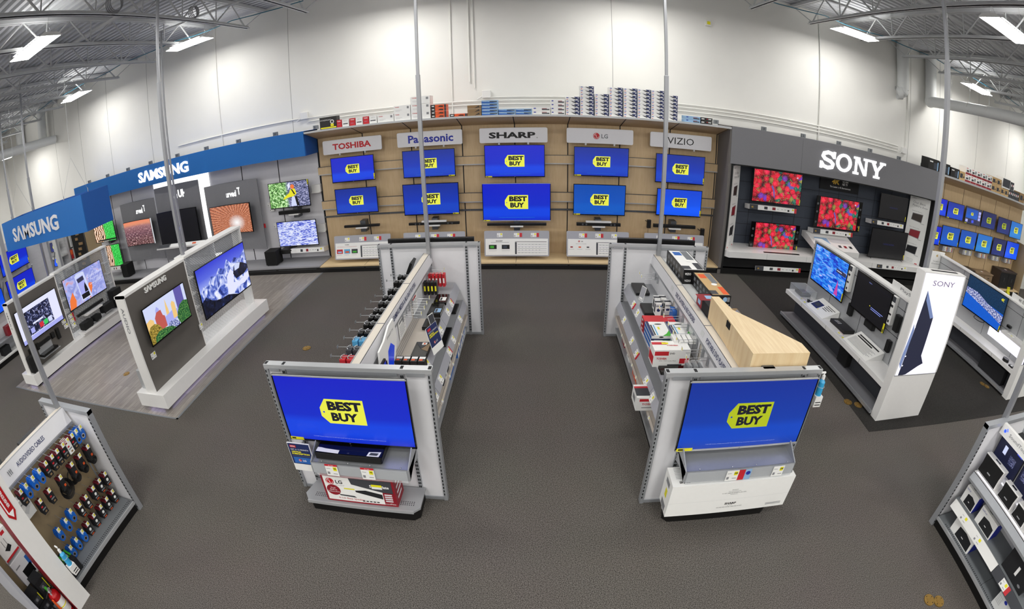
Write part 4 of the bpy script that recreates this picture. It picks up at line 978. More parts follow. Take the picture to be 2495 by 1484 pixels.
t = thing('sign_plaque', 'black plaque with gold 4K lettering under the grey fascia', 'sign', (8.4, 11.17, 2.3)); m = MB(); m.box(7.68, 9.14, 11.16, 11.196, 2.3, 2.68, 'slot_black'); m.build('board', t)
m = MB(); F = front(8.41, 11.16, 2.5); m.text(F, '4K', -.16, .06, .15, 'gold', w=.32, bold=.04, shear=.3, c=.002); m.text(F, 'ULTRA', .19, .095, .06, 'text_white', w=.22, bold=.02, c=.002); m.text(F, 'HD TV', .18, .015, .065, 'text_white', w=.2, bold=.02, c=.002); m.text(F, 'The Leader in 4K Entertainment', .02, -.09, .05, 'text_white', w=.78, c=.002); m.build('lettering', t)
t = thing('demo_table', 'white sloped display table with printed pictures below the middle strawberry television', 'display table', (8.1, 10.6, .7))
m = MB(); P = Fr((7.3, 0, 0), (0, 1, 0), (0, 0, 1), (1, 0, 0)); m.prism(P, [(10.25, .72), (10.25, .86), (11.0, 1.1), (YP, 1.1), (YP, .95)], 0, 1.5, 'white_gloss'); m.build('top', t)
m = MB(); F = Fr((8.05, 10.6, .975), (1, 0, 0), (0, .95, .30), (0, -.30, .95)); m.quad(F, -.6, -.15, -.2, .2, .004, 'light_blue'); m.quad(F, -.05, .6, .02, .22, .004, 'panel_white')
for i, k_ in enumerate(('charcoal', 'dark_red', 'slot_black')): m.quad(F, .1+i*.2, .2+i*.2, -.2, -.1, .004, k_)
m.build('printed_face', t)

# ------------------------------------------------------------------ far maple wall beyond the grey fascia
t = thing('display_bay', 'far maple display wall beyond the grey fascia with two rows of small televisions', 'display bay', (15.7, YF, 0))
m = MB(); m.box(12.04, 19.3, Y0, Y0+.06, .17, 3.34, 'maple')
for x in (13.25, 14.47, 15.69, 16.87, 18.08): m.box(x-.008, x+.008, Y0-.004, Y0, .17, 3.3, 'slot_black')
m.build('back_panel', t)
m = MB(); m.box(12.04, 19.4, YF, Y0+.2, 3.52, 3.555, 'duct'); m.box(12.04, 19.4, YF-.01, YF+.01, 3.5, 3.56, 'rail_grey'); m.build('top_shelf', t)
m = MB(); m.prism(Fr((12.04, 0, 0), (0, 1, 0), (0, 0, 1), (1, 0, 0)), [(YF+.01, 3.51), (Y0, 3.27), (Y0, 3.515)], 0, 7.3, 'maple'); m.build('soffit', t)
m = MB(); m.box(12.04, 19.3, YF, Y0, .14, .17, 'maple_deck'); m.box(12.04, 19.3, YF+.03, Y0, 0, .14, 'kick_black'); m.build('base', t)
m = MB(); m.box(19.3, 19.36, YF, Y0, 0, 2.0, 'pegboard_tan'); m.build('side_panel', t)
for z0, z1 in ((2.3, 2.45), (1.42, 1.56), (1.2, 1.26)):
    m = MB(); m.box(12.04, 19.3, Y0-.05, Y0, z0, z1, 'maple'); m.build('mounting_rail', t)
GF = 'small blue-screen televisions on the far maple wall'
def controls(m, F, w, h):
    m.quad(F, -w/2, w/2, -h/2, h/2, 0, 'scr_slate'); m.quad(F, -w*.46, w*.28, -h*.18, h*.42, .001, 'bb_mid'); k = h*.3; G_ = F.at(-w*.09, h*.12, .001)
    m.poly(G_, [(a*k, b*k) for a, b in TAGP], .001, 'tag_yellow'); m.text(G_, 'BEST', .07*k, .145*k, .22*k, 'tag_ink', w=.78*k, c=.002, bold=.05); m.text(G_, 'BUY', .03*k, -.135*k, .22*k, 'tag_ink', w=.6*k, c=.002, bold=.05)
    for i in range(3): m.quad(F, w*.32, w*.47, h*(.2-.2*i), h*(.37-.2*i), .001, 'scr_paleblue')
    for i in range(5): m.quad(F, -w*.45+w*.19*i, -w*.31+w*.19*i, -h*.42, -h*.25, .001, ('scr_paleblue', 'scr_dim', 'scr_logo', 'scr_dim', 'scr_slate')[i])
row1 = [(12.45, 13.24, 2.22, 2.78, 'bb_royal'), (13.3, 14.32, 2.21, 2.76, 'bb_blue'), (14.44, 15.55, 2.18, 2.77, None), (15.63, 16.7, 2.19, 2.78, 'bb_dark'), (16.9, 18.0, 2.15, 2.75, 'bb_dark'), (18.04, 19.12, 2.11, 2.75, 'bb_light')]
row2 = [(12.5, 13.17, 1.25, 1.87, 'bb_royal'), (13.2, 14.31, 1.3, 1.95, 'bb_mid'), (14.38, 15.49, 1.31, 1.95, 'bb_mid'), (15.57, 16.7, 1.29, 1.95, 'bb_light'), (16.82, 17.93, 1.29, 1.95, 'bb_dark'), (17.99, 19.15, 1.28, 1.96, 'bb_bright')]
for rn, row in (('upper row', row1), ('lower row', row2)):
    for i, (x0, x1, z0, z1, bg) in enumerate(row):
        F = front((x0+x1)/2, 10.95, (z0+z1)/2)
        sc_ = (bg, rn == 'upper row' and bg == 'bb_dark') if bg else controls
        tv(F, x1-x0, z1-z0, sc_, 'small television, %s of the far maple wall, %s after the fascia%s' % (rn, ordl[i], '' if bg else ', with control panels'), GF, sticker=SB(x1-x0, z1-z0) if i in (1, 2) and rn == 'upper row' else (SV(x1-x0, z1-z0) if rn != 'upper row' and i < 3 else None), mount=.2)
for i, x in enumerate((12.7, 13.83, 15.14, 16.27, 17.35, 18.5)):
    t = thing('price_holder', 'grey holder with two price cards under the lower row, %s after the grey fascia' % ordl[i], 'price card', (x, 11.0, 1.1), 'price holders below the far televisions'); F = front(x, 11.0, 1.17)
    m = MB(); m.fbox(F, -.33, .33, -.09, .09, -.2, 0, 'photo_panel'); m.build('plate', t)
    for s in (-.15, .17): m = MB(); tagcard(m, F, s, 0, .13, .15, .04 if i % 2 else 0); m.build('price_card', t)
# flat-pack TV furniture on the deck
def cab(x0, x1, y0, y1, z1, body, lab, drawers=0, z0=.17):
    t = thing('television_stand', lab, 'cabinet', ((x0+x1)/2, (y0+y1)/2, z0), 'furniture on the deck of the far maple wall')
    m = MB(); m.box(x0, x1, y0, y1, z1-.04, z1, body); m.box(x0+.02, x1-.02, y0+.03, y1, z0, z1-.04, 'furn_brown' if body == 'furn_brown' else body); m.build('body', t)
    if drawers:
        for i in range(drawers):
            a = x0+.06+(x1-x0-.1)*i/drawers; b = a+(x1-x0-.16)/drawers
            m = MB(); m.box(a, b, y0+.01, y0+.03, z1-.24, z1-.07, body); o = m.build('drawer', t); k = MB(); k.box((a+b)/2-.05, (a+b)/2+.05, y0-.01, y0+.01, z1-.165, z1-.145, 'black'); k.build('handle', o)
    else:
        for a, b in ((x0+.05, (x0+x1)/2-.01), ((x0+x1)/2+.01, x1-.05)):
            m = MB(); m.box(a, b, y0+.01, y0+.03, z0+.04, z1-.07, 'slot_black'); o = m.build('door', t); k = MB(); k.box((a+b)/2-.01, (a+b)/2+.01, y0-.01, y0+.01, z1-.4, z1-.25, 'dark_metal'); k.build('handle', o)
    m = MB(); F = up((x0+x1)/2, (y0+y1)/2, z1); m.fbox(F.tilt(0), -.06, .08, -.05, .05, 0, .004, 'paper'); m.fbox(F, .08, .12, -.05, .05, 0, .004, 'red'); m.build('price_card', t)
cab(12.5, 13.75, 10.75, 11.15, .78, 'furn_brown', 'dark brown cabinet on the deck right beside the slate bay')
cab(13.95, 15.6, 10.7, 11.15, .66, 'furn_brown', 'dark brown low cabinet second from the slate bay')
cab(15.65, 17.0, 10.65, 11.12, .62, 'furn_tan', 'weathered tan console table with two drawers', 2)
cab(17.5, 19.0, 10.6, 11.15, .85, 'furn_brown', 'tall dark cabinet with two doors near the end of the far maple wall')
# caution sign
t = thing('floor_caution_sign', 'yellow folding caution floor sign standing beyond the far white display', 'caution sign', (16.6, 9.5, 0))
m = MB()
for s in (-1, 1):
    F = Fr((16.6, 9.5+s*.02, .62), (1, 0, 0), (0, s*.3, 1), (0, -1, s*.3) if s > 0 else (0, -1, -.3)); m.prism(F, [(-.15, -.6), (.15, -.6), (.1, 0), (-.1, 0)], -.006, .006, 'yellow')
m.build('board', t); m = MB(); F = Fr((16.6, 9.48, .62), (1, 0, 0), (0, .3, 1), (0, -1, .3)); m.text(F, 'CAUTION', 0, -.15, .03, 'text_black', w=.16, bold=.04, c=.03); m.disc(F, 0, -.3, .05, 'text_black', .03, 12); m.build('lettering', t)

# ------------------------------------------------------------------ lattice display islands (blue-fascia side)
def lattice(m, F, a0, a1, b0, b1, s=.055, w=.0035, mm='dark_metal'):
    n = int((a1-a0+b1-b0)/s)
    for sg_ in (1, -1):
        for i in range(-int((b1-b0)/s), int((a1-a0)/s)+1):
            a = a0+i*s; p = [a, b0]; q = [a+(b1-b0), b1]
            if p[0] < a0: p = [a0, b0+(a0-a)]
            if q[0] > a1: q = [a1, b1-(q[0]-a1)]
            if q[0]-p[0] < .01: continue
            if sg_ < 0: p = [a0+a1-p[0], p[1]]; q = [a0+a1-q[0], q[1]]
            m.bar(F.p(*p), F.p(*q), w, mm)
def island(X, lab, who):
    """X: plane of the display face (facing +X)"""
    t = thing('display_island', lab, 'display stand', (X-.12, 6.2, 0), 'white display islands with lattice panels')
    F = east(X, 0, 0)
    m = MB(); m.box(X-.46, X+.22, 4.42, 8.1, .06, .31, 'white_gloss'); m.box(X-.38, X+.12, 4.5, 8.0, .0, .06, 'black_matte'); m.build('plinth', t, .004)
    m = MB(); m.box(X+.1, X+.13, 4.6, 8.0, .045, .055, 'led_violet'); m.box(X-.3, X+.05, 4.46, 4.48, .045, .055, 'led_violet'); o = m.build('light_strip', t); o['label'] = 'violet light strip under the plinth'
    m = MB(); m.box(X-.22, X, 4.47, 4.5, .31, 1.94, 'white_paint'); m.box(X-.24, X-.0, 4.47, 6.06, 1.9, 1.94, 'white_paint'); m.box(X-.22, X, 6.04, 6.07, .31, 1.9, 'white_paint'); m.box(X-.22, X, 7.9, 7.94, .31, 1.96, 'white_paint'); m.box(X-.24, X+.01, 6.06, 7.95, 1.93, 1.97, 'white_paint'); m.build('frame', t)
    m = MB(); m.box(X-.03, X, 4.5, 6.04, .31, 1.9, 'taupe_metal'); m.box(X-.22, X-.19, 4.5, 6.04, .31, 1.9, 'taupe_metal'); m.build('metal_panel', t)
    m = MB(); G_ = F.at(0, 0, -.05); lattice(m, G_, 6.08, 7.9, .9, 1.92, .055, .005); lattice(m, G_, 6.08, 7.9, .33, .9, .08, .003, 'white_paint'); m.build('lattice', t)
    m = MB()
    for z in (1.0, 1.26, 1.55): m.box(X-.2, X-.02, 6.07, 6.24, z-.012, z+.012, 'white_paint'); m.box(X-.2, X-.02, 7.76, 7.9, z-.012, z+.012, 'white_paint')
    m.build('cubby_shelf', t)
    m = MB(); m.box(X-.015, X-.01, 6.07, 7.9, .33, 1.92, 'acrylic'); m.build('acrylic_sheet', t)
    m = MB(); m.text(Fr((X-.11, 4.468, 1.2), (0, 0, -1), (1, 0, 0), (0, -1, 0)), 'AUDIO' if who == 'a' else 'SMART', -.35, .0, .07, 'text_grey', w=.42, bold=.02); m.text(Fr((X+.0, 7.93, 1.5), (0, 0, -1), (1, 0, 0), (0, -1, 0)), 'SMART TV', 0, .0, .06, 'text_grey', w=.4, bold=.02, c=.02); m.build('end_lettering', t)
    return t
ia = island(-5.74, 'near white display island with block lettering and two large pictures', 'a')
m = MB(); m.text(east(-5.74, 5.22, 1.83), 'SΛMSUNG', 0, -.0, .09, 'paper', w=.56, c=.002, bold=.03, depth=.02); o = m.build('block_lettering', ia); o['label'] = 'raised silver lettering'
ib = island(-10.38, 'farther white display island with black speakers on its ledges', 'b')
def park(m, F, w, h):
    P = lambda pts, mm, c=.001: m.poly(F, [((a-.5)*w, (b-.5)*h) for a, b in pts], c, mm, (-w/2, w/2, -h/2, h/2))
    m.quad(F, -w/2, w/2, -h/2, h/2, 0, 'scr_skypale')
    P([(0, .2), (0, .62), (.1, .66), (.16, .58), (.16, .2)], 'scr_sand'); P([(.2, .2), (.2, .6), (.26, .72), (.36, .72), (.38, .55), (.42, .5), (.42, .2)], 'scr_brick', .0012); P([(.24, .6), (.25, .78), (.29, .86), (.33, .78), (.34, .6)], 'scr_paleblue', .0011)
    P([(.46, .25), (.47, .6), (.5, .92), (.53, .6), (.54, .25)], 'scr_sand'); P([(.6, .25), (.61, .68), (.65, .74), (.7, .66), (.7, .25)], 'scr_sand', .0013); P([(.74, .2), (.74, 1), (.93, 1), (.93, .2)], 'scr_purple'); P([(.42, .2), (.42, .45), (.6, .5), (.75, .45), (.75, .2)], 'scr_paleblue', .0012)
    P([(0, 0), (0, .38), (.06, .47), (.16, .48), (.24, .4), (.3, .22), (.4, .1), (.4, 0)], 'pic_trees_gold', .002); P([(.08, 0), (.1, .14), (.2, .22), (.36, .2), (.5, .12), (.6, .0)], 'pic_trees', .0025); P([(.72, 0), (.68, .2), (.72, .36), (.8, .5), (.9, .56), (1, .5), (1, 0)], 'pic_trees', .002); P([(.42, 0), (.4, .12), (.5, .26), (.62, .2), (.7, .1), (.7, 0)], 'pic_town', .0018)
def mountains(m, F, w, h):
    P = lambda pts, mm, c=.001: m.poly(F, [((a-.5)*w, (b-.5)*h) for a, b in pts], c, mm, (-w/2, w/2, -h/2, h/2))
    m.quad(F, -w/2, w/2, -h/2, h/2, 0, 'pic_sky')
    P([(0, .1), (0, .5), (.08, .62), (.16, .58), (.25, .72), (.34, .66), (.42, .78), (.52, .7), (.6, .86), (.68, .72), (.76, .8), (.86, .72), (1, .85), (1, .1)], 'pic_mountain')
    P([(.5, .1), (.54, .5), (.64, .62), (.7, .5), (.66, .3), (.76, .24), (1, .34), (1, .1)], 'scr_white', .0014)
    P([(.72, .34), (.68, .48), (.72, .62), (.8, .66), (.9, .6), (1, .5), (1, .4), (.9, .34)], 'pic_darkrock', .002); P([(.72, .52), (.73, .62), (.78, .66), (.86, .62), (.82, .52)], 'scr_skypale', .0024)
    P([(0, 0), (0, .34), (.08, .4), (.18, .26), (.26, .2), (.36, .16), (.5, .14), (.62, .06), (.7, 0)], 'pic_darkrock', .002); P([(.7, 0), (.62, .08), (.72, .16), (.88, .14), (1, .2), (1, 0)], 'pic_mountain', .002)
tv(east(-5.64, 5.24, 1.315), 1.11, .62, park, 'television showing a park and skyline on the near display island', sticker=None, mount=.1)
tv(east(-5.64, 6.98, 1.21), 1.66, .93, mountains, 'big television showing snowy blue mountains on the near display island', mount=.1)
def ui(m, F, w, h):
    m.quad(F, -w/2, w/2, -h/2, h/2, 0, 'scr_white'); m.quad(F, -w/2, w/2, -h/2, -h*.38, .0005, 'scr_paleblue')
    m.quad(F, -w*.36, w*.3, -h*.36, h*.36, .001, 'pic_film'); m.quad(F, -w*.18, w*.06, -h*.1, -h*.05, .002, 'scr_white')
    for i in range(5): m.quad(F, -w*.27+i*w*.11, -w*.18+i*w*.11, -h*.32, -h*.17, .002, ('scr_paleblue', 'pic_darkrock', 'scr_red', 'scr_green', 'scr_skypale')[i])
def phone(m, F, w, h):
    P = lambda pts, mm, c=.001: m.poly(F, [((a-.5)*w, (b-.5)*h) for a, b in pts], c, mm)
    m.quad(F, -w/2, w/2, -h/2, h/2, 0, 'pic_pastel'); P([(.0, .0), (.05, .3), (.16, .5), (.2, .2), (.16, 0)], 'scr_orange'); P([(.55, .0), (.66, .3), (.68, .45), (.6, .5), (.5, .2)], 'scr_orange')
    P([(.34, .06), (.3, .9), (.34, .96), (.5, .96), (.54, .92), (.6, .06)], 'scr_skypale', .002); P([(.36, .1), (.325, .82), (.5, .84), (.56, .1)], 'scr_paleblue', .003); P([(.35, .66), (.33, .8), (.5, .82), (.51, .68)], 'scr_slate', .004); P([(.36, .1), (.355, .26), (.55, .26), (.56, .1)], 'scr_black', .004); P([(.46, .28), (.47, .46), (.5, .6), (.53, .44), (.55, .28)], 'scr_black', .004)
    for i, s_ in enumerate(('Controlled', 'by your', 'smartphone')): m.text(F, s_, w*.28, h*(.2-.14*i), h*(.1 if i == 0 else .07), 'scr_white', w=w*(.38, .2, .32)[i], c=.003)
tv(east(-10.28, 5.23, 1.3), 1.36, .77, ui, 'television showing tiles on a white border on the farther display island', mount=.1)
tv(east(-10.28, 6.86, 1.345), 1.38, .77, phone, 'television showing a hand holding a phone on the farther display island', mount=.1)
tagthing(east(-5.73, 4.71, .85), 'price card with yellow dot on the near display island, under the skyline television', .12, .1)
tagthing(east(-5.7, 6.02, .7), 'price card with yellow dot on the near display island, at the lattice edge', .1, .1)
for y_, z_, r_, nm in ((5.92, .84, 0, 'on the metal panel, upper'), (5.95, .72, 0, 'on the metal panel, lower'), (6.17, .86, .05, 'at the lattice edge, highest with red end'), (6.18, .74, .05, 'at the lattice edge, middle with red end'), (6.19, .62, 0, 'at the lattice edge, lowest')):
    tagthing(east(-10.37, y_, z_), 'price card on the farther display island ' + nm, .14, .1, r_)
t = thing('silver_speaker', 'silver box speaker behind the near display island, standing on its plinth', 'speaker', (-6.07, 4.75, .31)); m = MB(); m.box(-6.16, -5.98, 4.55, 5.0, .31, .65, 'rail_grey'); m.build('cabinet', t, .01); m = MB(); m.box(-6.165, -6.16, 4.6, 4.95, .34, .62, 'dark_metal'); m.build('grille', t)
def spk(F, w, h, d, lab, name='wall_speaker', cat='speaker'):
    t = thing(name, lab, cat, F.p(0, -h/2, -d/2), 'black speakers on the display islands'); m = MB(); m.fbox(F, -w/2, w/2, -h/2, h/2, -d, 0, 'black'); m.build('cabinet', t, .01)
    m = MB(); m.fbox(F, -w*.44, w*.44, -h*.46, h*.46, 0, .004, 'speaker_cloth'); m.build('grille', t); return t
X = -10.3
spk(east(X, 5.62, .7), .1, .26, .07, 'tall slim black speaker below the white-border television, next to the lattice')
spk(east(X, 5.45, .74), .1, .14, .08, 'short black speaker below the white-border television')
spk(east(X, 5.15, .74), .4, .08, .08, 'black centre speaker bar below the white-border television')
spk(east(X, 4.92, .74), .07, .16, .07, 'small black speaker beside the centre bar, near the pole')
spk(east(X, 4.68, .66), .1, .3, .07, 'tall slim black speaker behind the black subwoofer on the farther island')
cube_speaker(-10.42+.06, -10.18, 4.48, 4.72, .31, .69, 'black subwoofer on the near end of the farther display island plinth')
t = thing('disc_player', 'black disc player on a clear tray below the white-border television', 'player', (-10.2, 5.12, .44)); m = MB(); m.box(-10.34, -10.1, 4.88, 5.38, .5, .55, 'black_gloss'); m.build('body', t, .008); m = MB(); m.box(-10.36, -10.06, 4.84, 5.42, .485, .5, 'acrylic'); m.box(-10.36, -10.34, 4.9, 5.36, .5, .7, 'rail_grey'); m.build('tray', t)
spk(east(-10.2, 6.78, .79), .96, .07, .08, 'long black soundbar below the phone-picture television', 'soundbar', 'soundbar')
t = thing('tray_shelf', 'white slotted tray below the long soundbar on the farther island', 'shelf', (-10.2, 6.8, .68)); m = MB(); m.box(-10.36, -10.08, 6.5, 7.1, .7, .74, 'white_paint'); m.build('board', t)
cube_speaker(-10.33, -10.1, 6.32, 6.66, .4, .58, 'black bluetooth speaker lying on the white ledge, first of three', name='portable_speaker')
cube_speaker(-10.33, -10.1, 6.75, 6.98, .42, .56, 'black portable speaker on the white ledge, middle of three', name='portable_speaker')
cube_speaker(-10.33, -10.1, 7.12, 7.5, .46, .66, 'black portable speaker on the white ledge, farthest of three', name='portable_speaker')
cube_speaker(-10.5, -10.15, 7.6, 7.92, .4, .86, 'black cube subwoofer at the far end of the farther display island')
m = MB(); m.box(-10.38, -10.05, 6.25, 7.9, .36, .4, 'white_gloss'); m.box(-10.3, -10.1, 6.25, 7.9, .31, .36, 'white_gloss'); solo(m, 'ledge_shelf', 'white ledge holding portable speakers on the farther display island', 'shelf')

# freestanding hanging sign
t = thing('hanging_sign', 'freestanding blue box sign with white block lettering hung over the farther island', 'sign', (-10.5, 6.4, 2.73), None)
m = MB(); x0, x1, y0, y1, z0, z1 = -12.66, -8.37, 6.0, 6.8, 2.73, 3.48
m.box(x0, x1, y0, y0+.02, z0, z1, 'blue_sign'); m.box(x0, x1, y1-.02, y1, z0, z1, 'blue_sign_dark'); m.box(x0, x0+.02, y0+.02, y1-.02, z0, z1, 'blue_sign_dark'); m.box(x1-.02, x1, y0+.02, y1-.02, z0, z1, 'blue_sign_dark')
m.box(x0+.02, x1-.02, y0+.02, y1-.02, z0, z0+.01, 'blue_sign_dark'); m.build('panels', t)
m = MB(); m.text(front(-10.75, 6.0, 3.1), 'SΛMSUNG', 0, 0, .36, 'panel_white', w=2.55, c=.003, bold=.03, depth=.012); m.build('lettering', t)
m = MB()
for x in (-12.0, -9.1):
    for y in (6.03, 6.77): m.cyl((x, y, z1-.05), (x, y, z1+.08), .01, 'chrome', 6); m.cyl((x, y, z1+.05), (x, 6.4, 4.3), .003, 'wire', 5)
    m.cyl((x, 6.4, 4.3), (x, 6.4, 7.1), .003, 'wire', 5)
m.build('hanging_wire', t)
# ------------------------------------------------------------------ gondola end panels and end caps
def slots(m, x, y, z0, z1, s=-1):
    z = z0
    while z < z1: m.box(x-.006, x+.006, y+(s*.002 if s < 0 else 0), y+(0 if s < 0 else .002), z, z+.028, 'slot_black'); z += .05
def panel_frame(t, x0, x1, y, z1, ups, face=-1, th=.07, mid='panel_white'):
    """front plane at y for face=-1"""
    ya, yb = (y, y+th) if face < 0 else (y-th, y)
    m = MB(); m.box(x0+.03, x1-.03, (ya+yb)/2-.012, (ya+yb)/2+.012, .02, z1-.03, mid); m.build('infill_panel', t)
    m = MB(); m.box(x0, x1, ya-.004, yb+.004, z1-.045, z1, 'rail_grey')
    for a, b in zip(ups, ups[1:]): m.box(a+.045, b-.045, ya-.006 if face < 0 else yb, ya if face < 0 else yb+.006, z1-.075, z1-.035, 'metal_grey')
    m.build('top_rail', t)
    for u in ups:
        m = MB(); m.box(u-.019, u+.019, ya, yb, 0, z1-.001, 'metal_grey'); m.box(u-.014, u+.014, ya+.01, yb-.01, z1-.0, z1+.002, 'slot_black')
        for dx in ((-.008,) if u in (ups[0], ups[-1]) else (-.008, .008)): slots(m, u+dx, ya, .08, z1-.08, -1); slots(m, u+dx, yb, .08, z1-.08, 1)
        m.build('upright', t)
    m = MB(); m.box(x0, x1, ya+.01, yb-.01, .0, .04, 'metal_grey'); m.build('foot_rail', t)
def endcap(x0, x1, y, ups, lab, dx0, dx1, sx0, sx1):
    t = thing('end_cap_display', lab, 'gondola end display', ((x0+x1)/2, y, 0), 'end displays of the two middle gondolas')
    panel_frame(t, x0, x1, y, 1.62, ups)
    m = MB(); m.prism(up(0, 0, .15), [(dx0, y), (dx0-.06, 3.14), (dx0, 3.05), (dx1-.06, 3.04), (dx1, 3.1), (dx1, y)], 0, .025, 'grey_shelf')
    for i in range(11):
        for j in range(3): m.box(dx0+.06+i*.022, dx0+.07+i*.022, 3.12+.022*j, 3.13+.022*j, .175, .1755, 'slot_black'); m.box(dx1-.3+i*.022, dx1-.29+i*.022, 3.12+.022*j, 3.13+.022*j, .175, .1755, 'slot_black')
    m.box(dx0, dx1-.06, 3.035, 3.05, .14, .178, 'rail_grey'); m.build('deck', t)
    m = MB(); m.prism(up(0, 0, 0), [(dx0+.02, y), (dx0-.03, 3.14), (dx0+.02, 3.08), (dx1-.08, 3.07), (dx1-.02, 3.12), (dx1-.02, y)], 0, .15, 'kick_black'); m.build('kick_plate', t)
    m = MB(); P = Fr((sx0, 0, 0), (0, 1, 0), (0, 0, 1), (1, 0, 0)); m.prism(P, [(y, .73), (3.07, .73), (3.04, .75), (3.03, .62), (3.045, .62), (3.06, .735), (y, .75)][::-1], 0, sx1-sx0, 'metal_grey')
    for s in (sx0, sx1-.012): m.prism(Fr((s, 0, 0), (0, 1, 0), (0, 0, 1), (1, 0, 0)), [(y, .62), (3.04, .7), (3.04, .75), (y, .92)], 0, .012, 'metal_grey')
    for q in (.12, .4, .62, .92): m.ball((sx0+(sx1-sx0)*q, 3.06, .755), .008, 'chrome', 6)
    m.build('shelf', t)
    m = MB(); m.box(sx0+.02, sx1-.02, 3.022, 3.026, .6, .75, 'clear_plastic'); m.build('clear_lip', t)
    return t
el = endcap(-2.54, -.86, 3.385, [-2.52, -2.32, -1.13, -.88], 'grey end display with the slim television and the red and white speaker box', -2.3, -1.08, -2.1, -1.1)
er = endcap(1.14, 2.80, 3.36, [1.16, 1.42, 2.58, 2.78], 'grey end display with the silver-edged television above a long plain white box', 1.37, 2.55, 1.41, 2.62)
for t, xs, kinds in ((el, (-1.87, -1.5), ((1, 0), (1, 0))), (er, (1.9, 2.42), ((0, .14), (0, 0)))):
    for x, (rt, rr) in zip(xs, kinds):
        m = MB(); F = front(x, 3.018, .68); tagcard(m, F, 0, 0, .13, .13, rr*.5)
        if rt: m.fbox(F, -.065, .065, .06, .082, 0, .003, 'red'); m.text(F, 'On Sale', 0, .071, .012, 'text_white', c=.0035)
        if rr: m.fbox(F, .065+rr*.5, .065+rr, -.065, .065, 0, .002, 'light_blue'); m.disc(F, .065+rr*.75, .02, .025, 'text_blue', .003, 12)
        m.text(F, '79' if x < 0 else '398', .034, .03, .02, 'text_black', bold=.03, c=.004)
        m.build('price_card', t)
tv(front(-1.717, 3.25, 1.22), 1.33, .765, ('bb_royal', False, True), 'big blue-screen television hung on the near end display with the red and white speaker box', 'end display televisions', sticker=(-.58, -.36, .15, .035), mount=.1, silver=True)
tv(front(2.015, 3.25, 1.21), 1.36, .78, ('bb_deep', True, True), 'big blue-screen television hung on the near end display above the plain white box', 'end display televisions', sticker=(-.59, -.365, .16, .035), mount=.08, silver='both')
# speaker base on the shelf, boxes, leaflet sign
t = thing('flat_speaker', 'flat black speaker base lying on the grey shelf under the television', 'speaker', (-1.7, 3.2, .75)); m = MB(); m.box(-2.05, -1.36, 3.09, 3.34, .755, .835, 'black_gloss'); m.build('body', t, .012)
m = MB(); m.box(-2.04, -1.37, 3.082, 3.09, .765, .825, 'speaker_cloth'); m.build('grille', t)
m = MB(); F = up(-1.7, 3.2, .836); m.poly(F, [(-.34, -.09), (-.1, -.1), (-.1, -.05), (-.25, -.04), (-.3, -.03), (-.34, -.03)], .001, 'paper'); m.poly(F, [(.19, -.1), (.31, -.1), (.32, -.03), (.2, -.04)], .001, 'paper'); m.poly(F, [(.21, -.085), (.29, -.085), (.3, -.05), (.22, -.05)], .002, 'charcoal'); m.text(F, 'LG', 0, -.08, .012, 'text_grey', c=.001); m.build('sticker', t)
def prodbox(x0, x1, y0, y1, z0, z1, base, lab, cat='box', group=None, deco=None, name='product_box', top=None):
    t = thing(name, lab, cat, ((x0+x1)/2, (y0+y1)/2, z0), group); m = MB(); m.box(x0, x1, y0, y1, z0, z1, base); m.build('carton', t)
    if deco: m = MB(); deco(m, (x0, x1, y0, y1, z0, z1)); m.build('print', t)
    return t
def d(m, b):
    x0, x1, y0, y1, z0, z1 = b; F = front((x0+x1)/2, y0, (z0+z1)/2); w, h = x1-x0, z1-z0
    m.quad(F, -w*.47, w*.33, -h*.44, h*.44, .001, 'paper'); lg_logo(m, F, -w*.38, h*.26, h*.12, c=.002); m.text(F, 'LG', -w*.25, h*.26, h*.13, 'text_black', c=.002, bold=.03); m.text(F, "Life's Good", -w*.25, h*.14, h*.04, 'text_grey', c=.002)
    m.poly(F, [(-w*.1, h*.44), (-w*.08, h*.22), (w*.33, h*.02), (w*.47, .0), (w*.47, h*.44)], .002, 'charcoal'); m.text(F, 'SoundPlate', w*.3, h*.22, h*.1, 'text_white', w=w*.26, c=.003, bold=.03)
    m.quad(F, w*.33, w*.47, -h*.44, 0, .003, 'dark_red')
    for i in range(4): m.quad(F, w*.35, w*.45, -h*(.08+.08*i), -h*(.03+.08*i), .004, 'panel_white')
    m.disc(F, -w*.36, -h*.06, h*.2, 'dark_red', .002, 20)
    for i, s in enumerate(('Dual', 'Built-in', 'Subwoofers')): m.text(F, s, -w*.36, -h*(-.02+.07*i), h*.05, 'text_white', c=.003)
    m.poly(F, [(-w*.05, 0), (w*.1, h*.04), (w*.32, -h*.06), (w*.32, -h*.24), (-w*.04, -h*.06)], .003, 'slot_black'); m.poly(F, [(-w*.3, -h*.2), (-w*.08, -h*.22), (-w*.05, -h*.28), (-w*.28, -h*.25)], .003, 'charcoal')
    m.text(F, '4.1ch Base Speaker', -w*.13, -h*.35, h*.09, 'text_red', c=.003)
    m.quad(F, -w*.2, -w*.05, h*.02, h*.06, .004, 'yellow'); m.quad(F, w*.2, w*.34, h*.22, h*.3, .006, 'yellow'); m.quad(F, w*.2, w*.34, h*.14, h*.22, .006, 'paper'); m.text(F, 'SoundPlate', w*.4, -h*.4, h*.05, 'text_white', c=.004)
    for i in range(5): m.quad(F, w*(.02+.05*i), w*(.055+.05*i), -h*.4, -h*.36, .003, 'text_black')
    T = up((x0+x1)/2, (y0+y1)/2, z1); m.quad(T, -w*.2, -w*.06, -.02, .01, .001, 'text_grey'); E_ = east(x1, (y0+y1)/2, (z0+z1)/2)
    for i in range(4): m.quad(E_, -.07, .07, -.12+.07*i, -.09+.07*i, .001, 'panel_white')
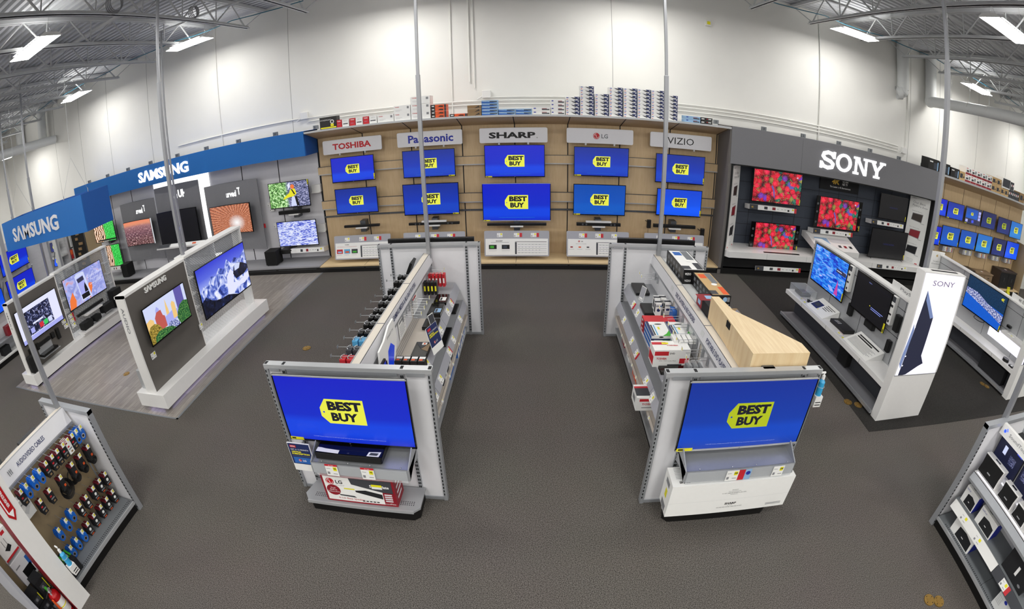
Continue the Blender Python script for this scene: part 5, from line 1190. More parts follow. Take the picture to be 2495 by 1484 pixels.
prodbox(-2.07, -1.3, 3.08, 3.33, .18, .56, 'dark_red', 'red and white speaker carton on the deck under the end display shelf', deco=d)
def d(m, b):
    x0, x1, y0, y1, z0, z1 = b; F = front((x0+x1)/2, y0, (z0+z1)/2); w, h = x1-x0, z1-z0
    m.text(F, 'SHARP', 0, -h*.2, .03, 'text_black', w=.13, bold=.04); m.text(F, 'SOUND BAR HOME THEATER SYSTEM', 0, -h*.32, .012, 'text_black'); m.text(F, 'HT-SB602', 0, -h*.26, .01, 'text_black')
    for i, s in enumerate(('Questions?', 'Visit www.sharpusa.com', 'or call 1-800-BE-SHARP in the USA', 'www.sharp.ca')): m.text(F, s, .0, h*(.26-.05*i), .013, 'text_black')
    m.quad(F, w*.32, w*.46, -h*.36, -h*.34, .001, 'text_grey'); m.quad(F, w*.32, w*.46, -h*.4, -h*.38, .001, 'text_grey'); m.quad(F, -w/2, w/2, -h*.06, -h*.055, .0006, 'duct')
    Wf = west(x0, (y0+y1)/2, (z0+z1)/2); m.quad(Wf, -.03, .03, -.05, .05, .001, 'yellow'); m.quad(Wf, -.07, .07, -.2, -.12, .001, 'text_grey'); m.quad(Wf, -.07, .05, .1, .16, .001, 'text_grey')
    T = up((x0+x1)/2, (y0+y1)/2, z1); m.text(T, 'SHARP', -w*.4, -.08, .03, 'text_black', w=.12, bold=.04)
    for i in range(8): m.quad(T, -w*.46, -w*.32, -.03+.02*i, -.024+.02*i, .001, 'text_grey')
prodbox(1.31, 2.67, 3.0, 3.27, .178, .7-.1, 'paper', 'long plain white sound bar carton standing on the end display deck', deco=d)
t = thing('leaflet_sign', 'blue and white leaflet sign hung on the left edge of the near end display', 'sign', (-2.23, 3.1, .55)); F = front(-2.22, 3.1, .735); m = MB(); m.fbox(F, -.125, .125, -.18, .18, -.01, 0, 'paper'); m.fbox(F, -.13, -.1, -.16, -.04, -.3, -.01, 'metal_grey'); m.build('board', t)
m = MB(); m.quad(F, -.12, .12, -.09, .175, .001, 'navy'); m.quad(F, -.1, -.03, .125, .155, .002, 'red'); m.text(F, 'NETFLIX', -.065, .14, .014, 'text_white', w=.055, c=.003, bold=.03); m.text(F, 'GET A 12 MONTH', 0, .1, .018, 'text_white', w=.2, c=.002); m.text(F, 'NETFLIX', -.04, .07, .02, 'yellow', w=.11, c=.002, bold=.05); m.text(F, 'SUBSCRIPTION', 0, .045, .02, 'yellow', w=.2, c=.002, bold=.05)
m.quad(F, -.1, .1, .015, .018, .002, 'text_grey'); m.quad(F, -.1, .1, -.08, .0, .002, 'blue_box'); lg_logo(m, F, -.03, -.04, .018, c=.003); m.text(F, 'LG', .02, -.04, .024, 'text_white', c=.003, bold=.03)
m.build('print', t)
def bottle(x, y, z, lab, F):
    t = thing('sanitizer_bottle', lab, 'sanitizer bottle', (x, y, z)); m = MB(); m.cyl((x, y, z), (x, y, z+.15), .035, 'bottle_blue', 16); m.cyl((x, y, z+.15), (x, y, z+.18), .035, 'bottle_blue', 16, r2=.015); m.build('bottle', t)
    m = MB(); m.cyl((x, y, z+.18), (x, y, z+.22), .018, 'text_white', 12); m.cyl((x, y, z+.22), (x, y, z+.25), .006, 'text_white', 8); m.box(x-.045, x+.01, y-.008, y+.008, z+.245, z+.26, 'text_white'); m.build('pump', t)
    m = MB(); G_ = F.at(0, 0, 0); m.fbox(Fr((x, y, z-.03), F.u, F.v, F.n), -.045, .045, -.09, .03, -.045, .045, 'white_paint'); m.tube([(x+.042*math.cos(a*math.pi/8), y+.042*math.sin(a*math.pi/8), z+.1) for a in range(17)], .004, 'clear_plastic'); m.fbox(Fr((x, y, z-.03), F.u, F.v, F.n), -.035, .035, -.04, -.03, .045, .047, 'text_black'); m.fbox(Fr((x, y, z-.03), F.u, F.v, F.n), -.035, .035, -.07, -.06, .045, .047, 'text_black'); m.build('holder', t)
bottle(2.84, 3.36, 1.33, 'blue hand sanitizer bottle on the edge of the end display with the white carton', front(0, 0, 0))

def back_panel(x0, x1, y, ups, lab):
    t = thing('gondola_end_panel', lab, 'gondola end panel', ((x0+x1)/2, y, 0), 'back end panels of the two middle gondolas'); panel_frame(t, x0, x1, y, 1.62, ups, face=-1)
back_panel(-2.53, -.84, 7.17, [-2.51, -2.3, -1.06, -.86], 'grey back end panel of the gondola with headphone hooks')
back_panel(1.19, 2.86, 7.13, [1.21, 1.45, 2.62, 2.84], 'grey back end panel of the gondola topped by the pale wooden box')
for x0, x1, lab in ((-2.39, -.95, 'black television seen edge-on behind the back end panel at the headphone hooks'), (1.35, 2.68, 'black television seen edge-on behind the back end panel near the long boxed sound bars')):
    t = thing('television', lab, 'television', ((x0+x1)/2, 7.35, .87), 'televisions on the far faces of the end panels'); m = MB(); m.box(x0, x1, 7.33, 7.38, .88, 1.665, 'black'); m.build('casing', t, .005)
    m = MB(); F = Fr(((x0+x1)/2, 7.381, 1.27), (-1, 0, 0), (0, 0, 1), (0, 1, 0)); m.quad(F, -.6, .6, -.35, .35, .0, 'bb_royal'); m.build('screen', t); m = MB(); m.box((x0+x1)/2-.15, (x0+x1)/2+.15, 7.245, 7.33, 1.1, 1.4, 'dark_metal'); m.build('wall_bracket', t)

# ------------------------------------------------------------------ the two middle gondolas
def gondola(cx, s, lab, headers, y0=3.45, y1=7.16):
    """s=+1: shelves on the +x side"""
    t = thing('gondola', lab, 'gondola shelving', (cx, (y0+y1)/2, 0), 'middle gondolas')
    X = lambda a: cx+s*a
    def bx(m, a0, a1, ya, yb, z0, z1, mm): m.box(min(X(a0), X(a1)), max(X(a0), X(a1)), ya, yb, z0, z1, mm)
    m = MB(); bx(m, -.035, .035, y0, y1, .15, 1.40, 'panel_white')
    for yy in (4.6, 5.82): bx(m, .035, .05, yy-.02, yy+.02, .2, 1.3, 'beige_cap'); bx(m, .05, .052, yy-.006, yy+.006, .2, 1.3, 'slot_black')
    m.build('spine_panel', t)
    m = MB(); bx(m, -.045, .045, y0, y1, 1.44, 1.46, 'beige_cap'); bx(m, -.055, -.045, y0, y1, 1.40, 1.465, 'metal_grey'); bx(m, .045, .05, y0, y1, 1.43, 1.462, 'dark_metal')
    for yy in (4.6, 5.82): bx(m, -.045, .045, yy-.006, yy+.006, 1.46, 1.464, 'text_grey')
    m.build('top_cap', t)
    m = MB(); P = [(.05, 1.455), (.055, 1.455), (.085, 1.31), (.08, 1.31)]
    m.prism(Fr((cx, y0, 0), (s, 0, 0), (0, 0, 1), (0, 1, 0)), P, 0, y1-y0, 'panel_white'); m.build('header_band', t)
    F = Fr((X(.07), 0, 1.385), (0, 1, 0) if s > 0 else (0, -1, 0), (-s*.2, 0, .98), (s*.98, 0, .2))
    m = MB()
    for txt, ya, yb, ico in headers:
        c_ = (ya+yb)/2; m.text(F, txt, c_ if s > 0 else -c_, 0, .058, 'navy', w=yb-ya, c=.003, bold=.01); m.fbox(F, (ico if s > 0 else -ico)-.05, (ico if s > 0 else -ico)+.05, -.03, .03, .001, .002, 'duct')
    m.build('header_lettering', t)
    m = MB(); bx(m, .035, .07, y0, y1, 1.255, 1.285, 'metal_grey'); bx(m, .035, .045, y0, y1, 1.285, 1.31, 'dark_metal'); m.build('hook_rail', t)
    for z, dep, lip, mm in ((.95, .42, .13, ('beige_shelf', 'grey_shelf')), (.64, .53, .11, ('grey_shelf', 'grey_shelf')), (.38, .58, .03, ('beige_shelf', 'beige_shelf'))):
        m = MB(); ys = 5.8
        bx(m, .035, dep, y0, ys, z-.02, z, mm[0]); bx(m, .035, dep, ys, y1, z-.02, z, mm[1])
        if z > .9:
            for q in (.05, .075, .1, .125): bx(m, q, q+.006, y0, ys, z, z+.001, 'text_grey')
        m.build('shelf', t)
        m = MB()
        for ya, yb in ((y0, 4.6), (4.6, 5.82), (5.82, y1)):
            m.prism(Fr((cx, ya+.005, 0), (s, 0, 0), (0, 0, 1), (0, 1, 0)), [(dep, z), (dep+.012, z+.004), (dep+.012+lip*.55, z-lip), (dep+lip*.5, z-lip)], 0, yb-ya-.01, 'photo_panel' if lip > .05 else 'beige_shelf')
        m.build('price_lip', t)
        n = {.95: 7, .64: 6, .38: 7}[z]
        for i in range(n):
            yy = y0+.35+(y1-y0-.6)*(i+.3*(i % 2))/n
            F2 = Fr((X(dep+.012+lip*.28), yy, z-lip*.5), (0, s, 0), (-s*.48, 0, .87), (s*.87, 0, .48)); m = MB()
            if lip > .05: tagcard(m, F2, 0, 0, .11, .1, .03 if i % 3 == 0 else 0, .012)
            else: tagcard(m, F2, 0, 0, .05, .035, 0, .006)
            m.build('price_card', t)
    m = MB(); bx(m, .035, .58, y0, y1, .13, .15, 'grey_shelf'); bx(m, -.58, -.035, y0, y1, .13, .15, 'grey_shelf')
    for q in (.4, .43, .46, .49): bx(m, q, q+.006, y0, y1, .15, .151, 'text_grey')
    bx(m, .575, .59, y0, y1, .115, .155, 'rail_grey'); m.build('base_deck', t)
    m = MB(); bx(m, -.56, .56, y0, y1, 0, .13, 'kick_black'); m.build('kick_plate', t)
    return t
gl = gondola(-1.70, 1, 'left gondola with black media players on its shelf and headphone hooks behind', [('STREAMING MEDIA & BLU-RAY PLAYERS', 4.75, 6.0, 4.62)])
gl['label'] = 'grey gondola with black media players on its shelf and headphone hooks beyond'
gr = gondola(1.97, -1, 'grey gondola stacked with disc player cartons and topped by the pale wooden box', [('DISC PLAYERS & RECORDERS', 4.86, 5.7, 5.9), ('PORTABLE DVD PLAYERS', 3.75, 4.4, 4.55)])
# clear plastic shields
def hook(t, x0, x1, y, z, plate=True, tag_=False, double=False, drop=.0):
    m = MB(); m.tube([(x0, y, z), (x1, y, z-.004), (x1, y, z+.02)], .0035, 'wire', 6)
    if double: m.tube([(x0, y, z-.035), (x0+(x1-x0)*.8, y, z-.04)], .0035, 'wire', 6); m.box(min(x0, x0+(x1-x0)*.02)-.006, max(x0, x0)+.006, y-.012, y+.012, z-.1, z+.02, 'metal_grey')
    o = m.build('hook', t)
    if plate or tag_:
        m = MB(); s = 1 if x1 > x0 else -1; F = Fr((x1+s*.004, y, z), (0, s, 0), (0, 0, 1), (s, 0, 0))
        if tag_: m.fbox(F, -.024, .024, -.014, .04, 0, .002, 'paper'); m.fbox(F, 0, .02, .0, .03, .002, .003, 'yellow')
        else: m.fbox(F, -.02, .02, -.016, .016, 0, .003, 'metal_grey')
        k = m.build('price_plate', o)
    return o
hy = [6.74, 6.5, 6.18, 5.91, 5.71, 5.47, 5.27, 5.07, 4.85, 4.65, 4.43, 4.22]
for y in hy: hook(gl, -1.74, -2.2, y, 1.25)
for y in (5.8, 5.63, 5.47, 5.29, 6.95, 6.8): hook(gl, -1.64, -1.4, y, 1.25, tag_=True, double=True)
for y in (5.59, 5.35, 5.11, 4.87, 4.72, 4.48, 4.3, 6.9, 6.75): hook(gr, 1.92, 1.66, y, 1.22, tag_=True, double=True)
# headphone packs: one prototype per colour, copied
def hpack(x, y, z, col, col2, lab, name='headphone_pack', grp='headphone packs on hooks', cat='headphone pack'):
    t = thing(name, lab, cat, (x, y, z-.2), grp)
    m = MB(); m.box(x-.035, x+.035, y-.055, y+.055, z-.2, z-.01, col); m.build('pack', t, .006)
    m = MB(); F = Fr((x-.036, y, z-.1), (0, -1, 0), (0, 0, 1), (-1, 0, 0)); P = [F.p(.04*math.cos(a), .02+.04*math.sin(a), .0) for a in [i*math.pi/8 for i in range(9)]]; m.tube(P, .007, col2, 6); m.ball(F.p(-.04, 0, 0), .017, col2, 8); m.ball(F.p(.04, 0, 0), .017, col2, 8)
    F = Fr((x, y, z), (0, -1, 0), (-1, 0, 0), (0, 0, 1)); P = [F.p(.045*math.cos(a), .028*math.sin(a), .0) for a in [i*math.pi/8 for i in range(9)]]; m.tube(P, .006, 'chrome', 6); m.build('headphones', t); return t
cols = {6.74: 'k', 6.5: 'k', 6.18: 'k', 5.91: 'k', 5.71: 'k', 5.47: 'k', 5.27: 'k', 5.07: 'k', 4.85: 'k', 4.65: 'b', 4.43: 'n', 4.22: 'r'}
PP = {}
names = {'k': ('black', 'dark_metal', 'black headphone pack'), 'b': ('sky_blue', 'light_blue', 'sky blue headphone pack'), 'n': ('charcoal', 'sky_blue', 'dark blue headphone pack'), 'r': ('red', 'black', 'red headphone pack')}
for i, y in enumerate(hy):
    kk = cols[y]; a_, b_, c_ = names[kk]
    for j in range(4):
        x = -1.80-j*.085; lab = '%s on the %s hook from the back end panel, left gondola side' % (c_, ordl[i])
        lab = '%s, %s hook from the back end panel, %s from the spine' % (c_, ordl[i], ordl[j])
        if kk not in PP: PP[kk] = hpack(x, y, 1.245, a_, b_, lab)
        else: dup(PP[kk], (x, y, 1.045), lab)
t = thing('small_television', 'small black television seen from behind at the far end of the headphone hooks', 'television', (-1.9, 6.95, 1.15)); m = MB(); m.prism(Fr((0, 6.8, 0), (1, 0, 0), (0, 0, 1), (0, 1, 0)), [(-2.02, 1.15), (-1.97, 1.15), (-1.86, 1.4), (-1.9, 1.42)], 0, .28, 'black'); m.box(-1.95, -1.74, 6.9, 6.98, 1.2, 1.24, 'dark_metal'); m.build('casing', t)
# players on the headphone gondola shelf
def device(x0, x1, y0, y1, z0, h, lab, stk=None, name='media_player', matn='black_gloss'):
    t = thing(name, lab, 'media player', ((x0+x1)/2, (y0+y1)/2, z0), None); m = MB(); m.box(x0, x1, y0, y1, z0, z0+h, matn); m.build('body', t, .008)
    if stk: m = MB(); F = up((x0+x1)/2, (y0+y1)/2, z0+h); w, l = x1-x0, y1-y0; m.quad(F, w*stk[0], w*stk[1], l*stk[2], l*stk[3], .001, stk[4]); m.quad(F, w*(stk[0]+.05), w*(stk[0]+.2), l*(stk[2]+.03), l*(stk[3]-.05), .002, 'charcoal'); m.build('sticker', t)
    return t
device(-1.45, -1.26, 6.24, 6.56, .951, .05, 'black media player farthest along the headphone gondola shelf', (-.1, .4, -.3, .1, 'paper'))
device(-1.46, -1.27, 5.82, 6.19, .951, .06, 'larger black disc player with a blue and white sticker, second from the back', (0, .45, -.35, 0, 'light_blue'))
device(-1.45, -1.25, 5.44, 5.72, .951, .045, 'black player behind the small clear upright card', None)
device(-1.42, -1.23, 4.65, 5.02, .951, .06, 'black player with grey triangle graphics next to the front on the beige shelf', None)
m = MB(); F = up(-1.325, 4.83, 1.012); m.poly(F, [(0, 0), (.09, .18), (.09, -.05)], .001, 'furn_tan'); m.poly(F, [(0, 0), (-.09, .17), (.08, .18)], .0015, 'charcoal'); m.quad(F, -.01, .05, .1, .16, .003, 'paper'); m.quad(F, .01, .03, .11, .15, .004, 'orange'); bp_ = m.build('top_sticker', [o for o in COL.objects if o.get('label', '').startswith('black player with grey triangle')][0])
GB = 'small black and white cartons at the shelf front'
for i, x in enumerate((-1.60, -1.51, -1.42, -1.33, -1.24)):
    def d(m, b):
        x0, x1, y0, y1, z0, z1 = b; T = up((x0+x1)/2, (y0+y1)/2, z1); m.quad(T, -.035, .035, 0, .045, .001, 'paper'); m.quad(T, -.03, .01, -.04, -.01, .001, 'orange'); F = front((x0+x1)/2, y0, (z0+z1)/2); m.quad(F, -.03, .03, -.03, .0, .001, 'paper')
    prodbox(x-.038, x+.038, 4.46, 4.58, .951, 1.06, 'black', 'small black and white carton at the front of the beige shelf, %s from the spine' % ordl[i], group=GB, deco=d)
def standee(x, y, z, w, h, ang, lab, fn, tilt=.25, name='upright_card'):
    F = Fr((x, y, z+h/2), (math.cos(ang), math.sin(ang), 0), (0, 0, 1), (math.sin(ang), -math.cos(ang), 0)).tilt(-tilt)
    t = thing(name, lab, 'sign', (x, y, z)); m = MB(); m.fbox(F, -w/2, w/2, -h/2, h/2, -.004, 0, 'paper'); m.build('card', t); m = MB(); fn(m, F); m.build('print', t)
def f_netflix(m, F):
    m.quad(F, -.12, .12, -.08, .17, .001, 'navy'); m.quad(F, -.1, -.03, .12, .15, .002, 'red'); m.text(F, 'GET A 12 MONTH', 0, .1, .018, 'text_white', w=.2, c=.002); m.text(F, 'NETFLIX', -.04, .07, .02, 'yellow', w=.11, c=.002, bold=.05); m.text(F, 'SUBSCRIPTION', 0, .045, .02, 'yellow', w=.2, c=.002, bold=.05); lg_logo(m, F, -.03, -.04, .018, c=.003); m.text(F, 'LG', .02, -.04, .024, 'text_white', c=.003)
standee(-1.17, 4.95, .93, .25, .34, 1.25, 'navy and white leaflet card standing on the lip of the beige shelf', f_netflix)
standee(-1.3, 5.45, .96, .12, .22, 1.2, 'small smoky upright card beside the third media player', lambda m, F: (m.quad(F, -.055, .055, -.1, .1, .001, 'charcoal'), m.quad(F, -.04, .04, -.09, -.06, .002, 'paper')))
# easel display and small screen at the spine
t = thing('demo_easel', 'white cardboard demo stand with a blue screen against the spine of the headphone gondola', 'display stand', (-1.58, 4.3, .95)); m = MB(); F = Fr((-1.56, 4.35, 1.2), (0, 1, 0), (0, 0, 1), (1, 0, 0)); m.prism(F, [(-.35, -.25), (.12, -.25), (.36, .05), (.3, .3), (.12, .3), (-.1, .22), (-.3, .2)], -.02, 0, 'paper'); m.box(-1.66, -1.56, 4.2, 4.25, .95, 1.2, 'paper'); m.build('board', t)
m = MB(); m.poly(F, [(-.1, -.18), (.1, -.18), (.22, .0), (.1, .1), (-.02, .06)], .002, 'bb_blue'); m.text(F, 'SMART TV', .12, .2, .03, 'text_grey', w=.25, c=.002); m.build('print', t)
t = thing('demo_screen', 'small black-framed screen leaning beside the white cardboard demo stand', 'television', (-1.55, 3.92, .95)); F = Fr((-1.52, 3.9, 1.12), (0, 1, 0), (0, 0, 1), (1, 0, 0)).tilt(-.1); m = MB(); m.fbox(F, -.25, .25, -.16, .16, -.03, 0, 'black'); m.build('casing', t, .005); m = MB(); m.quad(F, -.23, .23, -.14, .14, .001, 'bb_blue'); m.build('screen', t)
m = MB(); m.box(-1.66, -1.6, 3.72, 3.8, 1.2, 1.28, 'black'); m.tube([(-1.6, 3.76, 1.2), (-1.56, 3.7, 1.1), (-1.58, 3.62, .98), (-1.6, 3.8, .97)], .005, 'black'); solo(m, 'power_adapter', 'small black power adapter with its cord near the end display', 'adapter')
# posters on the spine
for y, nm in ((5.25, 'nearer the demo stand'), (5.95, 'with red heading, farther back')):
    m = MB(); F = Fr((-1.655, y, 1.12), (0, 1, 0), (0, 0, 1), (1, 0, 0)); m.fbox(F, -.16, .16, -.14, .12, 0, .004, 'paper')
    for i in range(6): m.quad(F, -.13, .13-.04*(i % 2), .02-.025*i, .027-.025*i, .005, 'text_grey')
    m.quad(F, -.13, .1, .06, .09, .005, 'text_red' if y > 5.5 else 'text_grey'); solo(m, 'spine_poster', 'white printed sheet on the headphone gondola spine ' + nm, 'poster')
# red and black hanging packs at the back
GP = 'hanging packs near the back panel'
PR = None
for i in range(5):
    for z, c_, yy, lab in ((1.23, 'red', 6.83, 'small red pack hanging near the back end panel, %s from the spine'), (1.21, 'black', 6.55, 'slim black pack hanging in front of the red packs, %s from the spine')):
        if c_ == 'black' and i > 3: continue
        x = -1.60+i*.055+(0 if c_ == 'red' else -.02)*1
        t = thing('hanging_pack', lab % ordl[i], 'hanging pack', (x, yy, z-.2), GP); m = MB(); m.box(x-.02, x+.02, yy-.05, yy+.05, z-.2, z, c_); m.build('pack', t)
        m = MB(); F = front(x, yy-.05, z-.1); m.quad(F, -.012, .012, -.04, .04, .001, 'paper' if c_ == 'red' else 'yellow'); m.build('print', t)
# lower shelves of the headphone gondola
GLb = 'goods on the lower shelves of the headphone gondola'
for i in range(4):
    for j in range(4):
        x = -1.28; y = 3.62+.16*i; z = .383+.058*j
        if i > 2: continue
        def d(m, b): x0, x1, y0, y1, z0, z1 = b; E_ = east(x1, (y0+y1)/2, (z0+z1)/2); m.quad(E_, -.05, .05, -.01, .012, .001, 'text_grey')
        prodbox(x-.12, x+.14, y, y+.15, z, z+.055, 'black', 'flat black carton stacked on a lower shelf behind the end display, stack %s, layer %s' % (ordl[i], ordl[j]), group=GLb, deco=d)
for i in range(6):
    y = 6.1+i*.15
    def d(m, b): x0, x1, y0, y1, z0, z1 = b; E_ = east(x1, (y0+y1)/2, (z0+z1)/2); m.quad(E_, -.05, .05, -.1, -.02, .001, 'paper'); m.quad(E_, -.05, .05, .02, .1, .001, 'light_blue')
    prodbox(-1.35, -1.12, y, y+.13, .152, .36, 'blue_box', 'blue carton on the base deck of the headphone gondola, %s from the middle' % ordl[i], group=GLb, deco=d)
for i in range(5):
    y = 5.0+i*.16
    def d(m, b): x0, x1, y0, y1, z0, z1 = b; E_ = east(x1, (y0+y1)/2, (z0+z1)/2); m.quad(E_, -.05, .05, 0, .06, .001, 'blue_box'); m.quad(E_, -.05, .0, -.06, -.02, .001, 'charcoal')
    prodbox(-1.32, -1.13, y, y+.12, .382, .55, 'paper' if i % 2 else 'charcoal', 'small carton on the third shelf of the headphone gondola, %s from the front group' % ordl[i], group=GLb, deco=d)
m = MB(); m.prism(up(0, 0, .152), [(-1.4, 5.5), (-1.15, 5.5), (-1.15, 5.9), (-1.4, 5.9)], 0, .02, 'blue_box'); m.prism(Fr((-1.2, 5.5, .152), (0, 1, 0), (0, 0, 1), (1, 0, 0)), [(0, 0), (.35, 0), (.17, .3)], 0, .06, 'blue_box'); solo(m, 'shelf_sign', 'pointed blue card standing on the base deck of the headphone gondola', 'sign')
for i in range(4):
    def d(m, b): x0, x1, y0, y1, z0, z1 = b; E_ = east(x1, (y0+y1)/2, (z0+z1)/2); m.quad(E_, -.03, .03, -.04, .05, .001, 'light_blue' if i % 2 else 'orange')
    prodbox(-1.34, -1.14, 3.6+i*.13, 3.7+i*.13, .152, .33, ('paper', 'light_blue', 'charcoal', 'blue_box')[i], 'small upright carton on the base deck near the end display, %s from it' % ordl[i], group=GLb, deco=d)
t = device(-1.3, -1.19, 6.6, 6.95, .642, .03, 'slim black bar on the second shelf near the back end panel', None, 'media_player', 'black')
device(-1.26, -1.17, 5.55, 6.1, .642, .03, 'slim black sound bar lying on the second shelf', None, 'media_player', 'black')

# ------------------------------------------------------------------ carton gondola goods
device(1.57, 1.79, 6.65, 7.08, .951, .05, 'black disc player farthest along the carton gondola shelf', None, 'disc_player', 'black')
device(1.55, 1.77, 5.92, 6.27, .951, .05, 'black disc player second on the carton gondola shelf', None, 'disc_player', 'black')
standee(1.62, 6.45, .96, .12, .22, -1.2, 'small clear upright card between the two black disc players', lambda m, F: (m.quad(F, -.055, .055, -.1, .1, .001, 'photo_panel'), m.quad(F, -.04, .04, -.09, -.06, .002, 'paper')))
def d(m, b):
    x0, x1, y0, y1, z0, z1 = b; T = up((x0+x1)/2, (y0+y1)/2, z1); m.quad(T, -.05, .05, -.03, .03, .001, 'charcoal'); F = front((x0+x1)/2, y0, (z0+z1)/2); m.disc(F, 0, -.01, .025, 'navy', .001, 12); m.quad(F, -.04, .04, .04, .06, .001, 'text_grey'); m.disc(F, .03, .05, .01, 'blue_box', .002, 8); W = west(x0, (y0+y1)/2, (z0+z1)/2); m.quad(W, -.03, .03, -.06, .06, .001, 'charcoal')
GC = 'white packs on the hooks of the carton gondola'
for i, (x, y) in enumerate(((1.74, 6.0), (1.83, 6.02), (1.72, 5.84), (1.86, 5.86))):
    prodbox(x-.04, x+.04, y, y+.12, 1.0, 1.18, 'paper', 'white hanging pack with a dark lens picture, %s of the group above the players' % ordl[i], group=GC, deco=d)
prodbox(1.84, 1.9, 5.55, 5.7, 1.0, 1.2, 'blue_box', 'blue hanging pack beside the white packs with lens pictures', group=GC)
# red cartons then white/blue cartons and the combo player box
for j in range(3):
    z = .952+j*.06
    def d(m, b): x0, x1, y0, y1, z0, z1 = b; W = west(x0, (y0+y1)/2, (z0+z1)/2); m.quad(W, -.08, .08, -.02, .02, .001, 'dark_red'); m.quad(W, -.06, 0, -.01, .015, .002, 'paper')
    prodbox(1.42, 1.84, 5.36, 5.56, z, z+.058, 'red', 'flat red carton behind the white striped cartons, layer %s from the shelf' % ordl[j], group='red cartons on the carton gondola', deco=d)
for c_, x0 in ((0, 1.42), (1, 1.69)):
    for j in range(3):
        z = .952+j*.062
        def d(m, b):
            x0, x1, y0, y1, z0, z1 = b; F = front((x0+x1)/2, y0, (z0+z1)/2); w = x1-x0; m.quad(F, -w/2, w/2, -.03, -.012, .001, 'navy'); m.disc(F, .0, .008, .03, 'text_black', .001, 14, .01); W = west(x0, (y0+y1)/2, (z0+z1)/2); m.quad(W, -.2, .2, -.025, .02, .001, 'blue_box')
            T = up((x0+x1)/2, (y0+y1)/2, z1); m.quad(T, -w*.5, -w*.36, -.2, .2, .001, 'navy'); m.quad(T, -w*.34, -w*.26, -.18, .1, .001, 'charcoal'); m.quad(T, -w*.2, -w*.14, -.18, .1, .001, 'sky_blue'); m.disc(T, w*.1, .12, .05, 'text_black', .001, 16, .015); m.poly(T, [(w*.5, -.05), (w*.5, -.2), (w*.05, -.2), (w*.3, -.14)], .001, 'green'); m.quad(T, -w*.02, w*.08, -.03, .04, .002, 'yellow')
        prodbox(x0, x0+.255, 4.98, 5.36, z, z+.06, 'paper', 'white carton with blue stripes, layer %s of the stack %s' % (ordl[j], 'beside the shelf edge' if c_ == 0 else 'beside the spine'), group='white striped cartons on the carton gondola', deco=d)
def d(m, b):
    x0, x1, y0, y1, z0, z1 = b; F = front((x0+x1)/2, y0, (z0+z1)/2); w, h = x1-x0, z1-z0
    m.quad(F, -w*.48, -w*.1, h*.18, h*.42, .001, 'red'); m.text(F, 'TOSHIBA', -w*.28, 0, h*.12, 'text_red', w=w*.28, c=.001, bold=.03); m.text(F, 'DVD / VCR Combo Player', -w*.1, -h*.14, h*.08, 'text_grey', c=.001); m.quad(F, w*.22, w*.48, -h*.3, 0, .001, 'red'); m.text(F, 'DVD', 0, h*.3, h*.1, 'text_black', c=.001, bold=.03); m.quad(F, -w*.1, w*.3, -h*.46, -h*.34, .001, 'charcoal')
    T = up((x0+x1)/2, (y0+y1)/2, z1); m.text(T, 'TOSHIBA', .02, 0, .03, 'text_red', w=.14, bold=.03); m.quad(T, -w/2, -w*.1, .02, .08, .001, 'red'); m.quad(T, -.1, -.02, .03, .07, .002, 'yellow')
    W = west(x0, (y0+y1)/2, (z0+z1)/2); m.quad(W, -.1, .1, -h*.4, h*.1, .001, 'red')
prodbox(1.36, 1.80, 4.56, 4.78, .952, 1.17, 'paper', 'big white and red combo player carton on the carton gondola shelf', deco=d)
device(1.42, 1.8, 4.38, 4.53, .951, .04, 'black combo player in front of the white and red carton', None, 'disc_player')
for i in range(5):
    x = 1.66+.062*i
    t = thing('clear_pack', 'clear hanging pack with a white cap, %s from the shelf edge, beside the striped cartons' % ordl[i], 'hanging pack', (x, 4.9, 1.0), 'clear packs on the carton gondola hooks'); m = MB(); m.box(x-.022, x+.022, 4.72, 4.9, 1.0, 1.16, 'clear_plastic'); m.box(x-.024, x+.024, 4.72, 4.9, 1.16, 1.2, 'paper'); m.build('pack', t)
for i in range(3):
    x = 1.68+.07*i
    t = thing('cable_pack', 'black clamshell pack hanging beside the combo player carton, %s of three' % ordl[i], 'hanging pack', (x, 4.3, 1.0), 'clamshell packs on the carton gondola hooks'); m = MB(); m.box(x-.02, x+.02, 4.2, 4.32, 1.0, 1.15, 'charcoal'); m.box(x-.025, x+.025, 4.19, 4.33, .99, 1.18, 'clear_plastic'); m.build('pack', t)
for i in range(2): prodbox(1.75+.1*i, 1.83+.1*i, 3.95, 4.1, .951, 1.07, 'paper', 'small white carton behind the end display rail, %s from the shelf edge' % ordl[i], group='small white cartons behind the end display', deco=d if 0 else None)
GRb = 'cartons on the lower shelves of the carton gondola'
low = [(6.7, 6.95, .383, .52, 'red'), (6.45, 6.68, .152, .34, 'dark_red'), (6.0, 6.2, .152, .32, 'paper'), (5.75, 6.0, .383, .5, 'orange'), (5.5, 5.72, .152, .36, 'orange'), (5.2, 5.48, .152, .34, 'orange'), (4.95, 5.2, .152, .4, 'tan_box'), (5.0, 5.3, .383, .5, 'paper')]
for i, (ya, yb, z0, z1, c_) in enumerate(low):
    def d(m, b): x0, x1, y0, y1, z0, z1 = b; W = west(x0, (y0+y1)/2, (z0+z1)/2); h = z1-z0; l = y1-y0; m.quad(W, -l*.4, l*.4, -h*.1, h*.3, .001, 'charcoal' if c_ in ('orange', 'tan_box') else 'paper'); m.quad(W, -l*.3, l*.1, -h*.35, -h*.2, .001, 'text_grey')
    prodbox(1.42 if z0 < .3 else 1.44, 1.75, ya, yb, z0, z1, c_, '%s carton low on the carton gondola, %s along from the back' % ({'red': 'red', 'dark_red': 'dark red', 'paper': 'white', 'orange': 'orange and black', 'tan_box': 'brown'}[c_], ordl[i]), group=GRb, deco=d)
